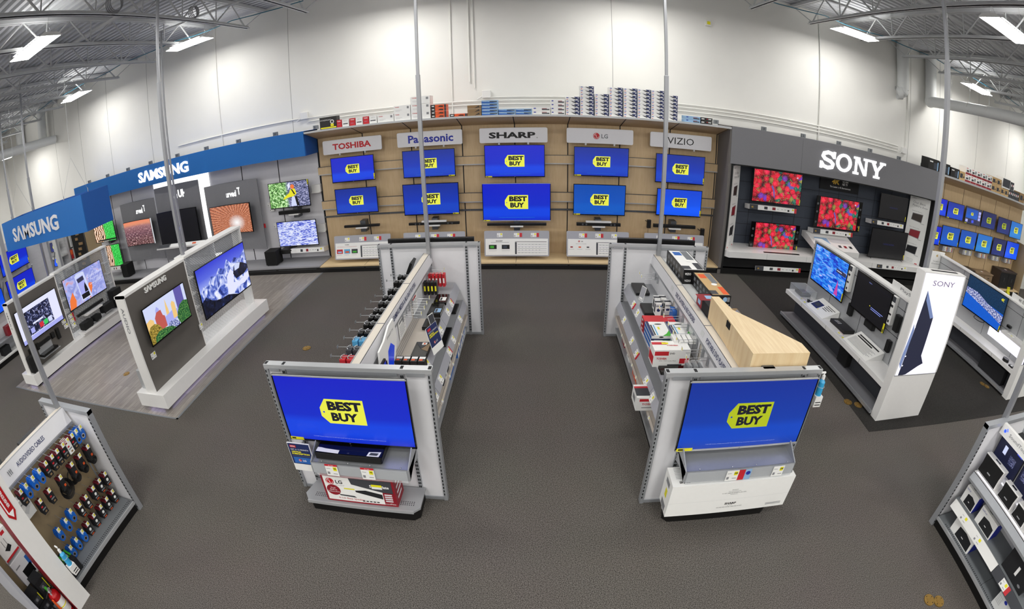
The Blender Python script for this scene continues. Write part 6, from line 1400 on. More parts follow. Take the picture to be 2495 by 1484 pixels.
def d(m, b):
    x0, x1, y0, y1, z0, z1 = b; F = front((x0+x1)/2, y0, (z0+z1)/2); w, h = x1-x0, z1-z0; m.quad(F, -w*.4, w*.5, h*.2, h*.4, .001, 'red'); m.text(F, 'TOSHIBA', 0, 0, h*.14, 'text_red', w=w*.6, c=.001, bold=.03); m.quad(F, -w*.3, w*.3, -h*.3, -h*.24, .001, 'text_grey'); T = up((x0+x1)/2, (y0+y1)/2, z1); m.quad(T, -w/2, w/2, -.1, .1, .001, 'charcoal'); m.quad(T, -w/2, w/2, .06, .1, .002, 'red'); W = west(x0, (y0+y1)/2, (z0+z1)/2); m.quad(W, -.08, .05, -h*.2, h*.2, .001, 'text_grey')
prodbox(1.22, 1.56, 4.5, 4.78, .383, .57, 'paper', 'white and red carton sticking out of a lower shelf of the carton gondola', deco=d)
def d(m, b): x0, x1, y0, y1, z0, z1 = b; W = west(x0, (y0+y1)/2, (z0+z1)/2); m.quad(W, -.05, .05, -.08, .06, .001, 'navy'); m.quad(W, -.08, .02, .1, .12, .001, 'text_blue'); m.quad(W, -.1, -.06, -.1, 0, .001, 'red')
prodbox(1.47, 1.7, 3.95, 4.25, .642, .9, 'paper', 'upright white carton on the second shelf beside the end display', deco=d)
# deck behind the spine with long boxed sound bars and the wooden box
t = thing('upper_deck', 'pale grey upper deck behind the carton gondola spine carrying long cartons', 'shelf', (2.25, 5.3, 1.40)); m = MB(); m.box(2.02, 2.5, 3.45, 7.1, 1.40, 1.43, 'duct'); m.build('board', t); m = MB()
for y in (3.6, 4.7, 5.8, 6.9): m.prism(Fr((0, y, 0), (1, 0, 0), (0, 0, 1), (0, 1, 0)), [(2.005, 1.1), (2.4, 1.38), (2.4, 1.40), (2.005, 1.40)], 0, .02, 'metal_grey')
m.build('bracket', t)
def longbox(x0, x1, y0, y1, z0, z1, base, top, lab, txt='SOUNDBAR', acc='charcoal', acc2='blue_box'):
    def d(m, b):
        x0, x1, y0, y1, z0, z1 = b; T = up((x0+x1)/2, (y0+y1)/2, z1); w, l = x1-x0, y1-y0; m.quad(T, -w*.46, w*.46, -l*.47, l*.47, .001, top); m.quad(T, -w*.35, w*.02, l*.22, l*.4, .002, acc2); m.quad(T, w*.06, w*.4, 0, l*.45, .002, 'photo_grey'); m.quad(T, -w*.46, -w*.1, -l*.45, -l*.3, .002, 'charcoal'); m.quad(T, w*.15, w*.44, -l*.45, -l*.15, .002, acc); m.disc(T, w*.1, -l*.05, w*.16, 'paper', .003, 14)
        F = front((x0+x1)/2, y0, (z0+z1)/2); m.text(F, 'VIZIO', -w*.3, 0, (z1-z0)*.3, 'text_white', w=w*.28, c=.001, bold=.02); m.disc(F, w*.2, 0, (z1-z0)*.32, 'light_blue', .001, 12); m.quad(F, w*.3, w*.45, -(z1-z0)*.3, (z1-z0)*.3, .001, 'text_grey')
        W = west(x0, (y0+y1)/2, (z0+z1)/2)
        for i in range(5): m.quad(W, -l*.4+i*l*.16, -l*.32+i*l*.16, -(z1-z0)*.3, (z1-z0)*.2, .001, 'photo_grey')
    prodbox(x0, x1, y0, y1, z0, z1, base, lab, group='long sound bar cartons on the upper deck', deco=d)
longbox(2.06, 2.4, 5.95, 6.85, 1.43, 1.53, 'black', 'paper', 'long black and white sound bar carton at the back end, bottom one')
longbox(2.05, 2.38, 5.93, 6.83, 1.53, 1.64, 'black', 'paper', 'long black and white sound bar carton at the back end, top one')
longbox(2.2, 2.45, 5.12, 5.95, 1.43, 1.52, 'black', 'tan_box', 'long black and tan sound bar carton in the middle, bottom one', acc='orange', acc2='orange')
longbox(2.18, 2.44, 5.1, 5.92, 1.52, 1.62, 'black', 'tan_box', 'long black and tan sound bar carton in the middle, top one', acc='orange', acc2='orange')
longbox(2.42, 2.5, 4.2, 5.0, 1.43, 1.5, 'brown_box', 'brown_box', 'long brown carton half hidden behind the pale wooden box')
def d(m, b):
    x0, x1, y0, y1, z0, z1 = b; T = up((x0+x1)/2, (y0+y1)/2, z1); m.quad(T, -.12, .12, .0, .2, .001, 'dark_red'); m.quad(T, -.02, .1, .05, .15, .002, 'light_blue'); m.quad(T, .0, .1, -.15, -.03, .002, 'paper'); W = west(x0, (y0+y1)/2, (z0+z1)/2); m.quad(W, -.25, -.05, -.06, .06, .001, 'dark_red'); m.quad(W, -.2, -.1, -.02, .04, .002, 'light_blue')
prodbox(2.03, 2.17, 4.75, 5.22, 1.43, 1.6, 'slot_black', 'dark red and black carton next to the pale wooden box', deco=d)
t = thing('wooden_box', 'big pale birch wedge-shaped box resting on top of the carton gondola', 'wooden box', (2.2, 4.0, 1.462))
m = MB(); pts = [(2.03, 4.78), (2.13, 4.78), (2.16, 4.42), (2.66, 3.66), (2.66, 3.47), (2.0, 3.47)]; n = 6; z0, z1 = 1.462, 1.74
V6 = [(x, y, z0) for x, y in pts]+[(x, y, z1) for x, y in pts]
m.add(V6, [tuple(range(6, 12))[::-1]], 'birch'); m.add(V6, [(0, 1, 2, 3, 4, 5)], 'birch'); m.add(V6, [(i, 6+i, 6+(i+1) % 6, (i+1) % 6) for i in range(6)], 'birch_end'); m.build('body', t)
m = MB(); m.box(2.008, 2.02, 4.1, 4.2, 1.655, 1.725, 'black_matte'); m.build('hand_slot', t)
m = MB(); m.box(2.12, 2.25, 3.4, 3.46, 1.58, 1.62, 'dark_metal'); solo(m, 'rail_clip', 'small dark clip on the rail in front of the pale wooden box', 'clip')

# ------------------------------------------------------------------ cartons along the top of the maple wall
ZT = 3.556
def row(xs, z0, h, n, dep, base, lab, group, fn, y=10.5):
    for (x0, x1) in xs:
        root = None
        for j in range(n):
            z = z0+j*h
            root = prodbox(x0+.002, x1-.002, y, y+dep, z, z+h-.003, base, lab + (', %s layer up' % ordl[j] if n > 1 else ''), group=group, deco=fn)
GT = 'cartons on top of the maple wall'
def d_ear(m, b): x0, x1, y0, y1, z0, z1 = b; F = front((x0+x1)/2, y0, (z0+z1)/2); m.quad(F, -.2, .2, -.13, -.1, .001, 'yellow'); m.text(F, 'SOUNDFRONT', -.07, .07, .03, 'text_white', c=.001); m.disc(F, .1, .02, .05, 'paper', .001, 14); m.disc(F, .1, .02, .03, 'black', .002, 14); m.quad(F, .06, .14, -.09, -.03, .002, 'yellow')
row([(-4.86, -4.42)], ZT, .29, 1, .2, 'black', 'black boxed headset with a yellow stripe at the near end of the maple shelf', GT, d_ear)
def d_tos(m, b):
    x0, x1, y0, y1, z0, z1 = b; F = front((x0+x1)/2, y0, (z0+z1)/2); w, h = x1-x0, z1-z0; m.quad(F, -w*.35, w*.35, -h*.18, -h*.06, .001, 'charcoal'); m.text(F, 'LIVE TV', 0, h*.28, h*.1, 'text_grey', w=w*.5, c=.001)
def d_red(m, b): x0, x1, y0, y1, z0, z1 = b; F = front((x0+x1)/2, y0, (z0+z1)/2); w, h = x1-x0, z1-z0; m.text(F, 'TOSHIBA', 0, h*.3, h*.12, 'text_white', w=w*.7, c=.001, bold=.04); m.quad(F, -w*.3, w*.2, -h*.15, -h*.12, .001, 'light_blue')
xa = -4.45
for i, (a, b, c_) in enumerate(((-4.43, -4.30, 'red'), (-4.29, -4.12, 'w'), (-4.1, -3.96, 'red'), (-3.95, -3.78, 'w'), (-3.77, -3.63, 'red'), (-3.62, -3.44, 'w'))):
    row([(a, b)], ZT, .18, 1, .3, 'red' if c_ == 'red' else 'paper', '%s small player carton on the maple shelf, %s after the black boxed headset' % ('red' if c_ == 'red' else 'white', ordl[i]), GT, d_red if c_ == 'red' else d_tos)
def d_tw(m, b): x0, x1, y0, y1, z0, z1 = b; F = front((x0+x1)/2, y0, (z0+z1)/2); w, h = x1-x0, z1-z0; m.text(F, 'TOSHIBA', -w*.3, h*.3, h*.12, 'text_red', w=w*.26, c=.001, bold=.03); m.quad(F, w*.3, w*.42, h*.05, h*.35, .001, 'text_grey'); m.quad(F, -w*.4, 0, -.02, -.017, .001, 'text_grey'); m.quad(F, -w*.4, -.05, -.04, -.037, .001, 'text_grey')
for i, (a, b, n_) in enumerate(((-3.42, -3.04, 1), (-3.03, -2.65, 2), (-2.64, -2.2, 3))): row([(a, b)], ZT, .175, n_, .35, 'paper', 'wide white carton with red lettering, stack of %d on the maple shelf' % n_, GT, d_tw)
def d_or(m, b): x0, x1, y0, y1, z0, z1 = b; F = front((x0+x1)/2, y0, (z0+z1)/2); w, h = x1-x0, z1-z0; m.quad(F, -w*.5, -w*.22, -h*.5, h*.5, .001, 'black'); m.poly(F, [(-w*.05, -h*.2), (w*.3, -h*.3), (w*.32, h*.1), (w*.1, h*.2)], .001, 'black'); m.quad(F, w*.38, w*.5, -h*.5, h*.5, .001, 'charcoal'); m.quad(F, -w*.44, -w*.28, -h*.1, h*.2, .002, 'text_white')
row([(-2.19, -1.85)], ZT, .075, 4, .3, 'orange', 'orange and black carton stacked beside the wide white cartons', GT, d_or)
row([(-1.78, -1.4)], ZT, .065, 1, .3, 'orange', 'single orange and black carton lying on the maple shelf', GT, d_or)
row([(-1.39, -1.09)], ZT, .08, 3, .35, 'brown_box', 'plain brown carton, stack of three on the maple shelf', GT, lambda m, b: m.poly(front((b[0]+b[1])/2, b[2], (b[4]+b[5])/2), [(0, -.03), (.12, -.01), (.1, .03)], .001, 'furn_brown'))
def d_bl(m, b): x0, x1, y0, y1, z0, z1 = b; F = front((x0+x1)/2, y0, (z0+z1)/2); w, h = x1-x0, z1-z0; m.poly(F, [(-w*.5, -h*.5), (w*.5, -h*.5), (w*.2, -h*.1), (-w*.5, h*.1)], .001, 'blue_box'); m.quad(F, 0, w*.45, -h*.1, h*.2, .002, 'charcoal'); m.text(F, 'Panasonic', -w*.3, h*.25, h*.2, 'text_white', c=.002)
for i, (a, b, n_) in enumerate(((-1.08, -.73, 5), (-.72, -.36, 2), (-.35, 0.0, 2))): row([(a, b)], ZT, .068, n_, .3, 'light_blue', 'light blue player carton, stack of %s%s' % ('five' if n_ == 5 else 'two', '' if n_ == 5 else (' beside the five-high stack' if i == 1 else ' farther from the five-high stack')), GT, d_bl)
def d_sw(m, b): x0, x1, y0, y1, z0, z1 = b; F = front((x0+x1)/2, y0, (z0+z1)/2); w, h = x1-x0, z1-z0; m.disc(F, -w*.38, h*.15, w*.08, 'text_blue', .001, 12, h*.14); m.quad(F, w*.02, w*.45, -h*.3, 0, .001, 'charcoal'); m.quad(F, w*.02, w*.3, h*.05, h*.2, .001, 'dark_red')
row([(.01, .39)], ZT, .085, 2, .3, 'paper', 'white carton with a black bar picture, low stack of two', GT, d_sw)
row([(.4, .70)], ZT, .085, 4, .3, 'paper', 'white carton with a black bar picture, stack of four', GT, d_sw)
def d_sd(m, b): x0, x1, y0, y1, z0, z1 = b; F = front((x0+x1)/2, y0, (z0+z1)/2); w, h = x1-x0, z1-z0; m.poly(F, [(w*.5, -h*.5), (w*.5, h*.5), (w*.1, h*.5), (w*.2, 0)], .001, 'navy'); m.poly(F, [(-w*.15, h*.35), (w*.25, h*.1), (w*.25, -h*.35), (0, 0)], .002, 'charcoal'); m.disc(F, -w*.38, h*.2, w*.09, 'text_blue', .001, 10, h*.1); m.quad(F, w*.36, w*.45, h*.1, h*.3, .002, 'text_white'); m.quad(F, -w*.45, -w*.35, -h*.35, -h*.2, .002, 'red')
for i, (x0, n_) in enumerate(((.72, 5), (1.03, 8), (1.35, 6), (1.66, 8), (1.98, 8), (2.29, 8), (2.60, 8), (2.91, 7))):
    row([(x0, x0+.3)], ZT, .0825, n_, .25, 'paper', 'white and navy player carton, tall stack %s' % ordl[i], 'white and navy disc player cartons in tall stacks', d_sd)
def d_mix(m, b): x0, x1, y0, y1, z0, z1 = b; F = front((x0+x1)/2, y0, (z0+z1)/2); w, h = x1-x0, z1-z0; m.quad(F, -w*.45, -w*.2, -h*.1, h*.2, .001, 'text_white'); m.quad(F, w*.0, w*.1, 0, h*.2, .001, 'red'); m.quad(F, w*.15, w*.4, -h*.05, h*.2, .001, 'text_white')
row([(3.4, 3.76)], ZT, .075, 2, .3, 'light_blue', 'flat blue-white carton in the last small stack before the grey fascia', GT, d_sw)
row([(3.77, 4.06)], ZT, .075, 2, .3, 'black', 'flat black carton in the last small stack before the grey fascia', GT, d_mix)
GT2 = 'cartons on top of the far maple wall'
def d_rw(m, b): x0, x1, y0, y1, z0, z1 = b; F = front((x0+x1)/2, y0, (z0+z1)/2); w, h = x1-x0, z1-z0; m.quad(F, -w*.5, w*.5, -h*.5, -h*.22, .001, 'dark_red'); m.quad(F, -w*.35, w*.05, -h*.15, h*.12, .001, 'charcoal'); m.quad(F, w*.15, w*.4, -h*.1, h*.3, .001, 'photo_grey'); m.quad(F, -w*.4, -w*.1, h*.3, h*.38, .001, 'red')
def d_bt(m, b): x0, x1, y0, y1, z0, z1 = b; F = front((x0+x1)/2, y0, (z0+z1)/2); w, h = x1-x0, z1-z0; m.quad(F, -w*.4, -w*.1, h*.2, h*.3, .001, 'text_white'); m.quad(F, w*.0, w*.3, -h*.3, h*.2, .001, 'slate'); m.quad(F, w*.32, w*.42, -h*.4, h*.3, .001, 'light_blue')
def d_tn(m, b): x0, x1, y0, y1, z0, z1 = b; F = front((x0+x1)/2, y0, (z0+z1)/2); w, h = x1-x0, z1-z0; m.quad(F, -w*.4, w*.1, -h*.25, h*.25, .001, 'charcoal'); m.quad(F, w*.2, w*.4, -h*.2, 0, .001, 'furn_brown')
k = 0
def far(x0, x1, z, h, base, lab, fn):
    prodbox(x0, x1-.004, 10.5, 10.85, z, z+h-.004, base, lab, group=GT2, deco=fn)
far(11.45, 12.0, ZT+.0, .36, 'black', 'black and teal receiver carton first beyond the grey fascia', d_bt); far(12.05, 12.6, ZT, .34, 'black', 'black and teal receiver carton second beyond the grey fascia, beside the pole', d_bt)
far(12.65, 13.15, ZT, .3, 'black', 'black carton with a red picture beyond the tower pole', d_bt); far(13.17, 13.5, ZT, .28, 'tan_box', 'tan carton with black stripes between the black and the white cartons', d_tn)
for j in range(2):
    for i in range(5): far(13.52+i*.36, 13.87+i*.36, ZT+j*.24, .24, 'paper', 'white and red receiver carton, %s in the %s row' % (ordl[i], 'bottom' if j == 0 else 'top'), d_rw)
for j in range(2):
    for i in range(2): far(15.33+i*.35, 15.67+i*.35, ZT+j*.25, .25, 'tan_box', 'tan carton with a black picture, %s in the %s row past the white and red cartons' % (ordl[i], 'bottom' if j == 0 else 'top'), d_tn)
for i in range(2): far(16.05+i*.32, 16.36+i*.32, ZT, .25, 'tan_box', 'tan carton lying under the large black television-picture carton, %s' % ordl[i], d_tn)
far(16.1, 16.75, ZT+.26, .36, 'paper', 'large white carton with a black television picture on top of the row', lambda m, b: (m.quad(front((b[0]+b[1])/2, b[2], (b[4]+b[5])/2), -.3, .3, -.13, .16, .001, 'charcoal')))
for i in range(3): far(16.7+i*.3, 16.98+i*.3, ZT, .3, 'charcoal', 'dark upright carton with a white edge, %s toward the end of the shelf' % ordl[i], d_mix)
far(16.8, 17.05, ZT+.3, .28, 'charcoal', 'dark upright carton stacked on the dark ones near the shelf end', d_mix); far(17.65, 18.1, ZT, .35, 'brown_box', 'brown wooden-looking carton last on the far shelf', d_tn)
# ------------------------------------------------------------------ white console islands with the glowing tower
def console_island(dx, who):
    X = 5.62+dx   # face plane of the spine (faces -X)
    lab = {'a': 'long white console island behind the glowing tower, with two televisions', 'b': 'farther white console island with the harbour television'}[who]
    t = thing('console_island', lab, 'display stand', (X, 6.4, 0), 'white console islands')
    m = MB(); m.box(X, X+.14, 4.6, 8.05, .1, 1.66, 'rail_grey')
    for y in (5.05, 6.1, 7.15): m.box(X-.002, X, y-.004, y+.004, .6, 1.66, 'slot_black'); 
    for z in (1.06, 1.5): m.box(X-.002, X, 4.6, 8.05, z-.004, z+.004, 'slot_black')
    m.build('spine_panel', t)
    m = MB(); m.box(X-.02, X+.17, 4.6, 8.07, 1.66, 1.69, 'white_gloss'); m.box(X+.17, X+.175, 5.2, 7.5, 1.685, 1.692, 'slot_black'); m.build('top_cap', t)
    m = MB(); m.box(X-.48, X, 4.6, 8.1, .5, .58, 'white_gloss')
    for y in (5.3, 6.45, 7.4): m.box(X-.482, X-.48, y-.003, y+.003, .5, .58, 'text_grey')
    m.build('console_shelf', t)
    m = MB(); m.box(X-.2, X, 4.6, 8.05, .1, .5, 'charcoal'); m.build('lower_panel', t)
    m = MB(); m.box(X-.5, X, 4.6, 8.05, .06, .1, 'sony_grey'); m.box(X-.53, X-.5, 4.58, 8.07, .05, .105, 'metal_grey'); m.build('base_shelf', t)
    m = MB(); m.box(X-.48, X, 4.6, 8.0, 0, .06, 'kick_black'); m.build('kick_plate', t)
    return t
ca = console_island(0, 'a'); cb = console_island(4.3, 'b')
def tower(x0, x1, lab, z1=2.35):
    t = thing('display_tower', lab, 'display tower', ((x0+x1)/2, 4.52, 0), 'white display towers'); xc = (x0+x1)/2; F = front(xc, 4.44, 0); w = x1-x0
    m = MB(); m.box(x0, x1, 4.44, 4.6, 0, z1, 'white_gloss'); m.box(x0+.001, x0+.03, 4.43, 4.441, .8, z1-.001, 'white_gloss'); m.box(x1-.03, x1-.001, 4.43, 4.441, .8, z1-.001, 'white_gloss'); m.box(x0+.25, x1-.15, 4.5, 4.55, z1, z1+.003, 'slot_black'); m.build('body', t, .004)
    m = MB(); m.quad(F, -w/2+.03, w/2-.03, .79, z1-.02, .004, 'glow_soft')
    m.text(F, 'SONY', .0, 2.2, .075, 'slab_text', w=.56, c=.006, bold=.0)
    m.poly(F, [(-.36, 2.09), (-.05, 1.7), (-.04, 1.1), (.07, .97), (-.03, .93), (-.27, .8), (-.34, .79), (-.44, .79), (-.43, 1.3), (-.4, 1.7)], .006, 'slab_navy')
    m.poly(F, [(-.36, 2.09), (-.05, 1.7), (-.12, 1.68), (-.34, 1.95)], .007, 'slab_light'); m.poly(F, [(-.46, 1.6), (-.42, 1.5), (-.45, .9), (-.52, 1.0)], .007, 'slab_light')
    for z in (1.55, 1.1, .95): m.disc(F, -.42, z, .012, 'glow_white', .008, 8)
    m.build('light_box', t); m = MB(); m.box(x0+.02, x1-.02, 4.435, 4.44, .775, .79, 'rail_grey'); m.build('light_box_rail', t)
tower(5.15, 6.23, 'glowing white tower with a dark slab picture, at the end of the near console island')
tower(9.44, 10.52, 'second white tower at the frame edge, end of the farther console island')
for nm, x, lab in (('a', 5.62, 'white header sign with thin grey lettering on top of the near console island'), ('b', 9.92, 'white header sign with dark lettering on top of the farther console island')):
    t = thing('header_sign', lab, 'sign', (x+.05, 5.1, 1.69)); m = MB(); m.box(x+.04, x+.06, 4.62, 5.55, 1.69, 1.82, 'paper'); m.build('board', t); m = MB(); F = west(x+.038, 5.1, 1.755); m.text(F, 'PlayStation' if nm == 'a' else '4K Entertainment', .08, 0, .06, 'text_grey' if nm == 'a' else 'text_black', w=.6, c=.001); m.build('lettering', t)
def game(m, F, w, h): m.quad(F, -w/2, w/2, -h/2, h/2, 0, 'pic_game'); m.quad(F, w*.2, w*.48, h*.12, h*.22, .001, 'scr_slate'); m.quad(F, w*.22, w*.36, h*.16, h*.18, .002, 'scr_skypale'); m.poly(F, [(w*.25, -h*.45), (w*.3, -h*.05), (w*.36, -h*.45)], .001, 'scr_magenta')
def warn(m, F, w, h):
    m.quad(F, -w/2, w/2, -h/2, h/2, 0, 'scr_black'); m.quad(F, -w*.48, w*.48, h*.4, h*.402, .001, 'scr_dim'); m.text(F, 'PlayStation', -w*.1, h*.4, h*.03, 'scr_text', c=.001)
    m.poly(F, [(w*.0, -h*.16), (w*.03, -h*.16), (w*.015, -h*.13)], .001, 'scr_yellow')
    for i in range(2): m.quad(F, w*.05, w*(.4-.05*i), -h*(.17+.045*i), -h*(.155+.045*i), .001, 'scr_text')
GI = 'televisions on the console islands'
tv(west(5.52, 7.24, 1.29), 1.2, .74, game, 'television with a blue game scene on the near console island', GI, sticker=(.58, -.27, .03, .15), mount=.1)
tv(west(5.52, 5.84, 1.33), 1.04, .66, warn, 'black-screen television with a faint message on the near console island', GI, sticker=(.5, -.25, .04, .16), mount=.1)
def harbour(m, F, w, h):
    m.quad(F, -w/2, w/2, 0, h/2, 0, 'pic_forest'); m.poly(F, [(-w*.5, 0), (-w*.5, h*.12), (-w*.2, h*.14), (w*.1, .0), (w*.5, -h*.05), (w*.5, -h*.3), (w*.1, -h*.2), (-w*.5, -h*.06)], .001, 'pic_town', (-w/2, w/2, -h/2, h/2)); m.quad(F, -w/2, w/2, -h/2, 0, .0, 'pic_water'); m.text(F, '4K', w*.4, h*.38, h*.09, 'scr_yellow', bold=.03, shear=.3)
tv(west(9.8, 6.2, 1.3), 1.35, .76, harbour, 'television showing a harbour town on the farther console island', GI, sticker=(.65, -.3, .03, .12), mount=.1, foot='wire')
for y, lab in ((6.6, 'tall white card strip beside the blue game television'), (5.29, 'tall white card strip beside the black-screen console television')):
    t = thing('side_strip', lab, 'shelf strip', (5.53, y, 1.19)); F = west(5.53, y, 1.41); m = MB(); m.fbox(F, -.055, .055, -.23, .23, -.08, 0, 'paper'); m.build('board', t); m = MB(); m.quad(F, -.055, .055, .14, .23, .001, 'charcoal'); m.quad(F, -.03, .03, .05, .09, .002, 'slot_black'); m.quad(F, -.03, .03, -.08, -.05, .002, 'slot_black'); m.quad(F, -.02, .02, -.2, -.16, .002, 'text_black'); m.build('printed_face', t)
spk(west(5.54, 6.38, .92), .12, .22, .07, 'black speaker on the spine between the two console island televisions')
spk(west(5.54, 5.76, .93), .26, .11, .09, 'short wide black speaker below the black-screen console television')
spk(west(5.54, 5.1, 1.28), .12, .27, .08, 'tall black speaker on the spine next to the glowing tower')
spk(west(5.54, 5.15, .87), .1, .2, .07, 'black speaker low on the spine above the printed wedge')
t = thing('game_console', 'black game console under a clear acrylic case on the console shelf', 'game console', (5.4, 7.85, .58)); m = MB(); m.box(5.28, 5.52, 7.68, 7.98, .585, .64, 'black_gloss'); m.build('body', t, .01)
t = thing('acrylic_case', 'clear acrylic case over the black game console', 'display case', (5.37, 7.8, .58)); m = MB(); x0, x1, y0, y1 = 5.19, 5.57, 7.55, 8.05
for a in ((x0, x0+.004, y0, y1, .581, .74), (x1-.004, x1, y0, y1, .581, .74), (x0, x1, y0, y0+.004, .581, .74), (x0, x1, y1-.004, y1, .581, .74), (x0, x1, y0, y1, .736, .74)): m.box(*a, 'acrylic')
for p, q in (((x0, y0), (x1, y0)), ((x1, y0), (x1, y1)), ((x1, y1), (x0, y1)), ((x0, y1), (x0, y0))): m.cyl((*p, .74), (*q, .74), .003, 'rail_grey', 5)
m.build('case', t)
t = thing('game_controller', 'black game controller on the white console shelf in front of the clear case', 'game controller', (5.35, 7.48, .58)); m = MB(); m.ball((5.35, 7.48, .6), .04, 'black', 10, (1, .9, .45)); m.ball((5.31, 7.44, .597), .028, 'black', 8, (1.3, .8, .5)); m.ball((5.4, 7.44, .597), .028, 'black', 8, (1.3, .8, .5)); m.cyl((5.33, 7.5, .61), (5.33, 7.5, .625), .008, 'charcoal', 8); m.tube([(5.36, 7.52, .6), (5.45, 7.6, .59), (5.5, 7.68, .6)], .003, 'black'); m.build('body', t)
def wedge(y0, y1, x0, x1, lab, fn):
    t = thing('printed_wedge', lab, 'display wedge', ((x0+x1)/2, (y0+y1)/2, .58)); m = MB(); m.prism(Fr((0, y0, 0), (1, 0, 0), (0, 0, 1), (0, 1, 0)), [(x0, .581), (x0, .585), (x1, .72), (x1, .581)], 0, y1-y0, 'paper'); m.build('wedge', t)
    n = V((-.135, 0, x1-x0)).normalized(); m = MB(); F = Fr(((x0+x1)/2, (y0+y1)/2, .6525), (0, -1, 0), (x1-x0, 0, .135), n); fn(m, F); m.build('print', t)
wedge(6.7, 7.35, 5.2, 5.6, 'white printed wedge with a city picture on the near console shelf', lambda m, F: (m.quad(F, -.28, -.05, -.12, .08, .002, 'navy'), m.quad(F, -.24, -.1, -.06, .04, .003, 'slate'), [m.quad(F, -.0, .28-.04*i, .12-.045*i, .135-.045*i, .002, 'text_black') for i in range(4)], m.disc(F, -.02, -.1, .015, 'yellow', .002, 8)))
wedge(5.2, 5.95, 5.2, 5.6, 'white printed wedge covered with text, next to the glowing tower', lambda m, F: (m.quad(F, -.3, .3, .12, .15, .002, 'text_black'), m.quad(F, -.3, .15, .07, .1, .002, 'text_black'), [m.quad(F, -.32, .32-.05*(i % 3), .03-.022*i, .037-.022*i, .002, 'text_grey') for i in range(9)]))
t = thing('player_box', 'black media player with a white label lying on the near console shelf', 'media player', (5.45, 6.35, .6)); m = MB(); m.box(5.32, 5.58, 6.1, 6.6, .581, .65, 'black'); m.build('body', t, .006); m = MB(); F = up(5.4, 6.45, .651); m.quad(F, -.06, .05, -.1, .1, .001, 'charcoal'); [m.quad(F, -.05, .04, -.08+.04*i, -.07+.04*i, .002, 'text_white') for i in range(4)]; m.build('label_print', t)
for y, lab in ((7.5, 'clear-edged price cards on the console shelf beside the game controller'), (6.05, 'clear-edged price cards on the console shelf in front of the media player')):
    m = MB(); F = Fr((5.22, y, .583), (0, -1, 0), (1, 0, 0), (0, 0, 1)); m.fbox(F, -.2, .2, -.04, .08, 0, .002, 'panel_white'); m.quad(F, -.16, -.02, .0, .07, .003, 'paper'); m.quad(F, -.13, -.07, .01, .04, .004, 'yellow'); m.quad(F, .04, .1, -.02, .02, .004, 'yellow'); m.quad(F, -.16, .0, .07, .08, .004, 'red'); solo(m, 'price_card', lab, 'price card')
cube_speaker(5.3, 5.56, 5.78, 6.08, .105, .45, 'tall black subwoofer on the grey base shelf under the near console island')
# farther console: small shelf, round device, cards
t = thing('small_shelf', 'small white wall shelf beside the harbour television at the frame edge', 'shelf', (9.75, 4.95, 1.05)); m = MB(); m.box(9.6, 9.92, 4.62, 5.35, 1.02, 1.07, 'white_gloss'); m.build('board', t); m = MB(); m.quad(up(9.7, 5.1, 1.071), -.05, .05, -.1, .1, .001, 'paper'); m.quad(up(9.7, 5.1, 1.071), -.02, .02, -.05, 0, .002, 'yellow'); m.build('price_card', t)
m = MB(); m.cyl((9.6, 4.95, .581), (9.6, 4.95, .64), .09, 'black', 20, r2=.085); solo(m, 'round_speaker', 'round black speaker on the farther console shelf near the frame edge', 'speaker')
m = MB(); m.box(9.8, 9.9, 5.25, 5.36, 1.14, 1.19, 'black'); m.cyl((9.8, 5.3, 1.165), (9.77, 5.3, 1.165), .02, 'black_gloss', 10); solo(m, 'camera_unit', 'small black camera on the spine above the small white shelf', 'camera')
m = MB(); m.box(9.5, 9.62, 4.66, 4.78, .581, .61, 'black'); m.quad(up(9.56, 4.72, .61), -.04, .04, -.03, .03, .001, 'text_white'); solo(m, 'remote_unit', 'small dark controller beside the round black speaker', 'controller')
m = MB(); m.box(9.914, 9.919, 4.7, 5.9, .7, .95, 'glow_soft'); o = m.build('backlight', cb); 
m = MB(); m.box(9.5, 9.85, 4.8, 5.6, .105, .44, 'slot_black'); solo(m, 'glass_cabinet', 'dark cabinet block under the farther console shelf', 'cabinet')
t = thing('feature_board', 'white feature board with small gold mark at the far end of the farther console island', 'sign', (9.95, 8.06, 0)); m = MB(); m.box(9.85, 10.1, 8.1, 8.13, 0, 1.74, 'paper'); m.box(9.5, 9.85, 8.1, 8.13, 1.2, 1.74, 'paper'); m.build('board', t); m = MB(); m.text(front(9.78, 8.099, 1.64), '4K', 0, 0, .06, 'gold', c=.001, bold=.03); m.text(front(9.78, 8.099, 1.5), 'The Leader in', 0, 0, .035, 'text_grey', c=.001); m.text(front(9.78, 8.099, 1.44), '4K Entertainment', 0, 0, .035, 'text_grey', c=.001); m.build('lettering', t)

# ------------------------------------------------------------------ cable gondola at the left frame edge
CX = -5.22
t = av = thing('cable_gondola', 'grey gondola of hanging audio and video cables at the lower frame corner', 'gondola shelving', (CX, 1.4, 0))
def grey_panel(t, x0, x1, y, z1, ups, nm=True):
    m = MB(); m.box(x0+.02, x1-.02, y-.015, y+.015, .02, z1-.03, 'panel_white'); m.build('infill_panel', t)
    m = MB(); m.box(x0, x1, y-.04, y+.04, z1-.05, z1, 'metal_grey'); m.build('top_rail', t)
    for u in ups:
        m = MB(); m.box(u-.02, u+.02, y-.038, y+.038, 0, z1-.001, 'metal_grey'); slots(m, u-.008, y-.038, .05, z1-.08, -1); slots(m, u+.008, y-.038, .05, z1-.08, -1); m.build('upright', t)
grey_panel(av, -5.85, -4.6, 2.49, 1.46, [-5.83, -4.62])
m = MB(); m.box(CX-.03, CX+.09, .45, 2.45, .15, 1.24, 'pegboard_tan')
for i in range(2): m.box(CX+.09, CX+.1, 1.19+i*1.22-.012, 1.19+i*1.22+.012, .15, 1.24, 'metal_grey')
m.build('pegboard', av)
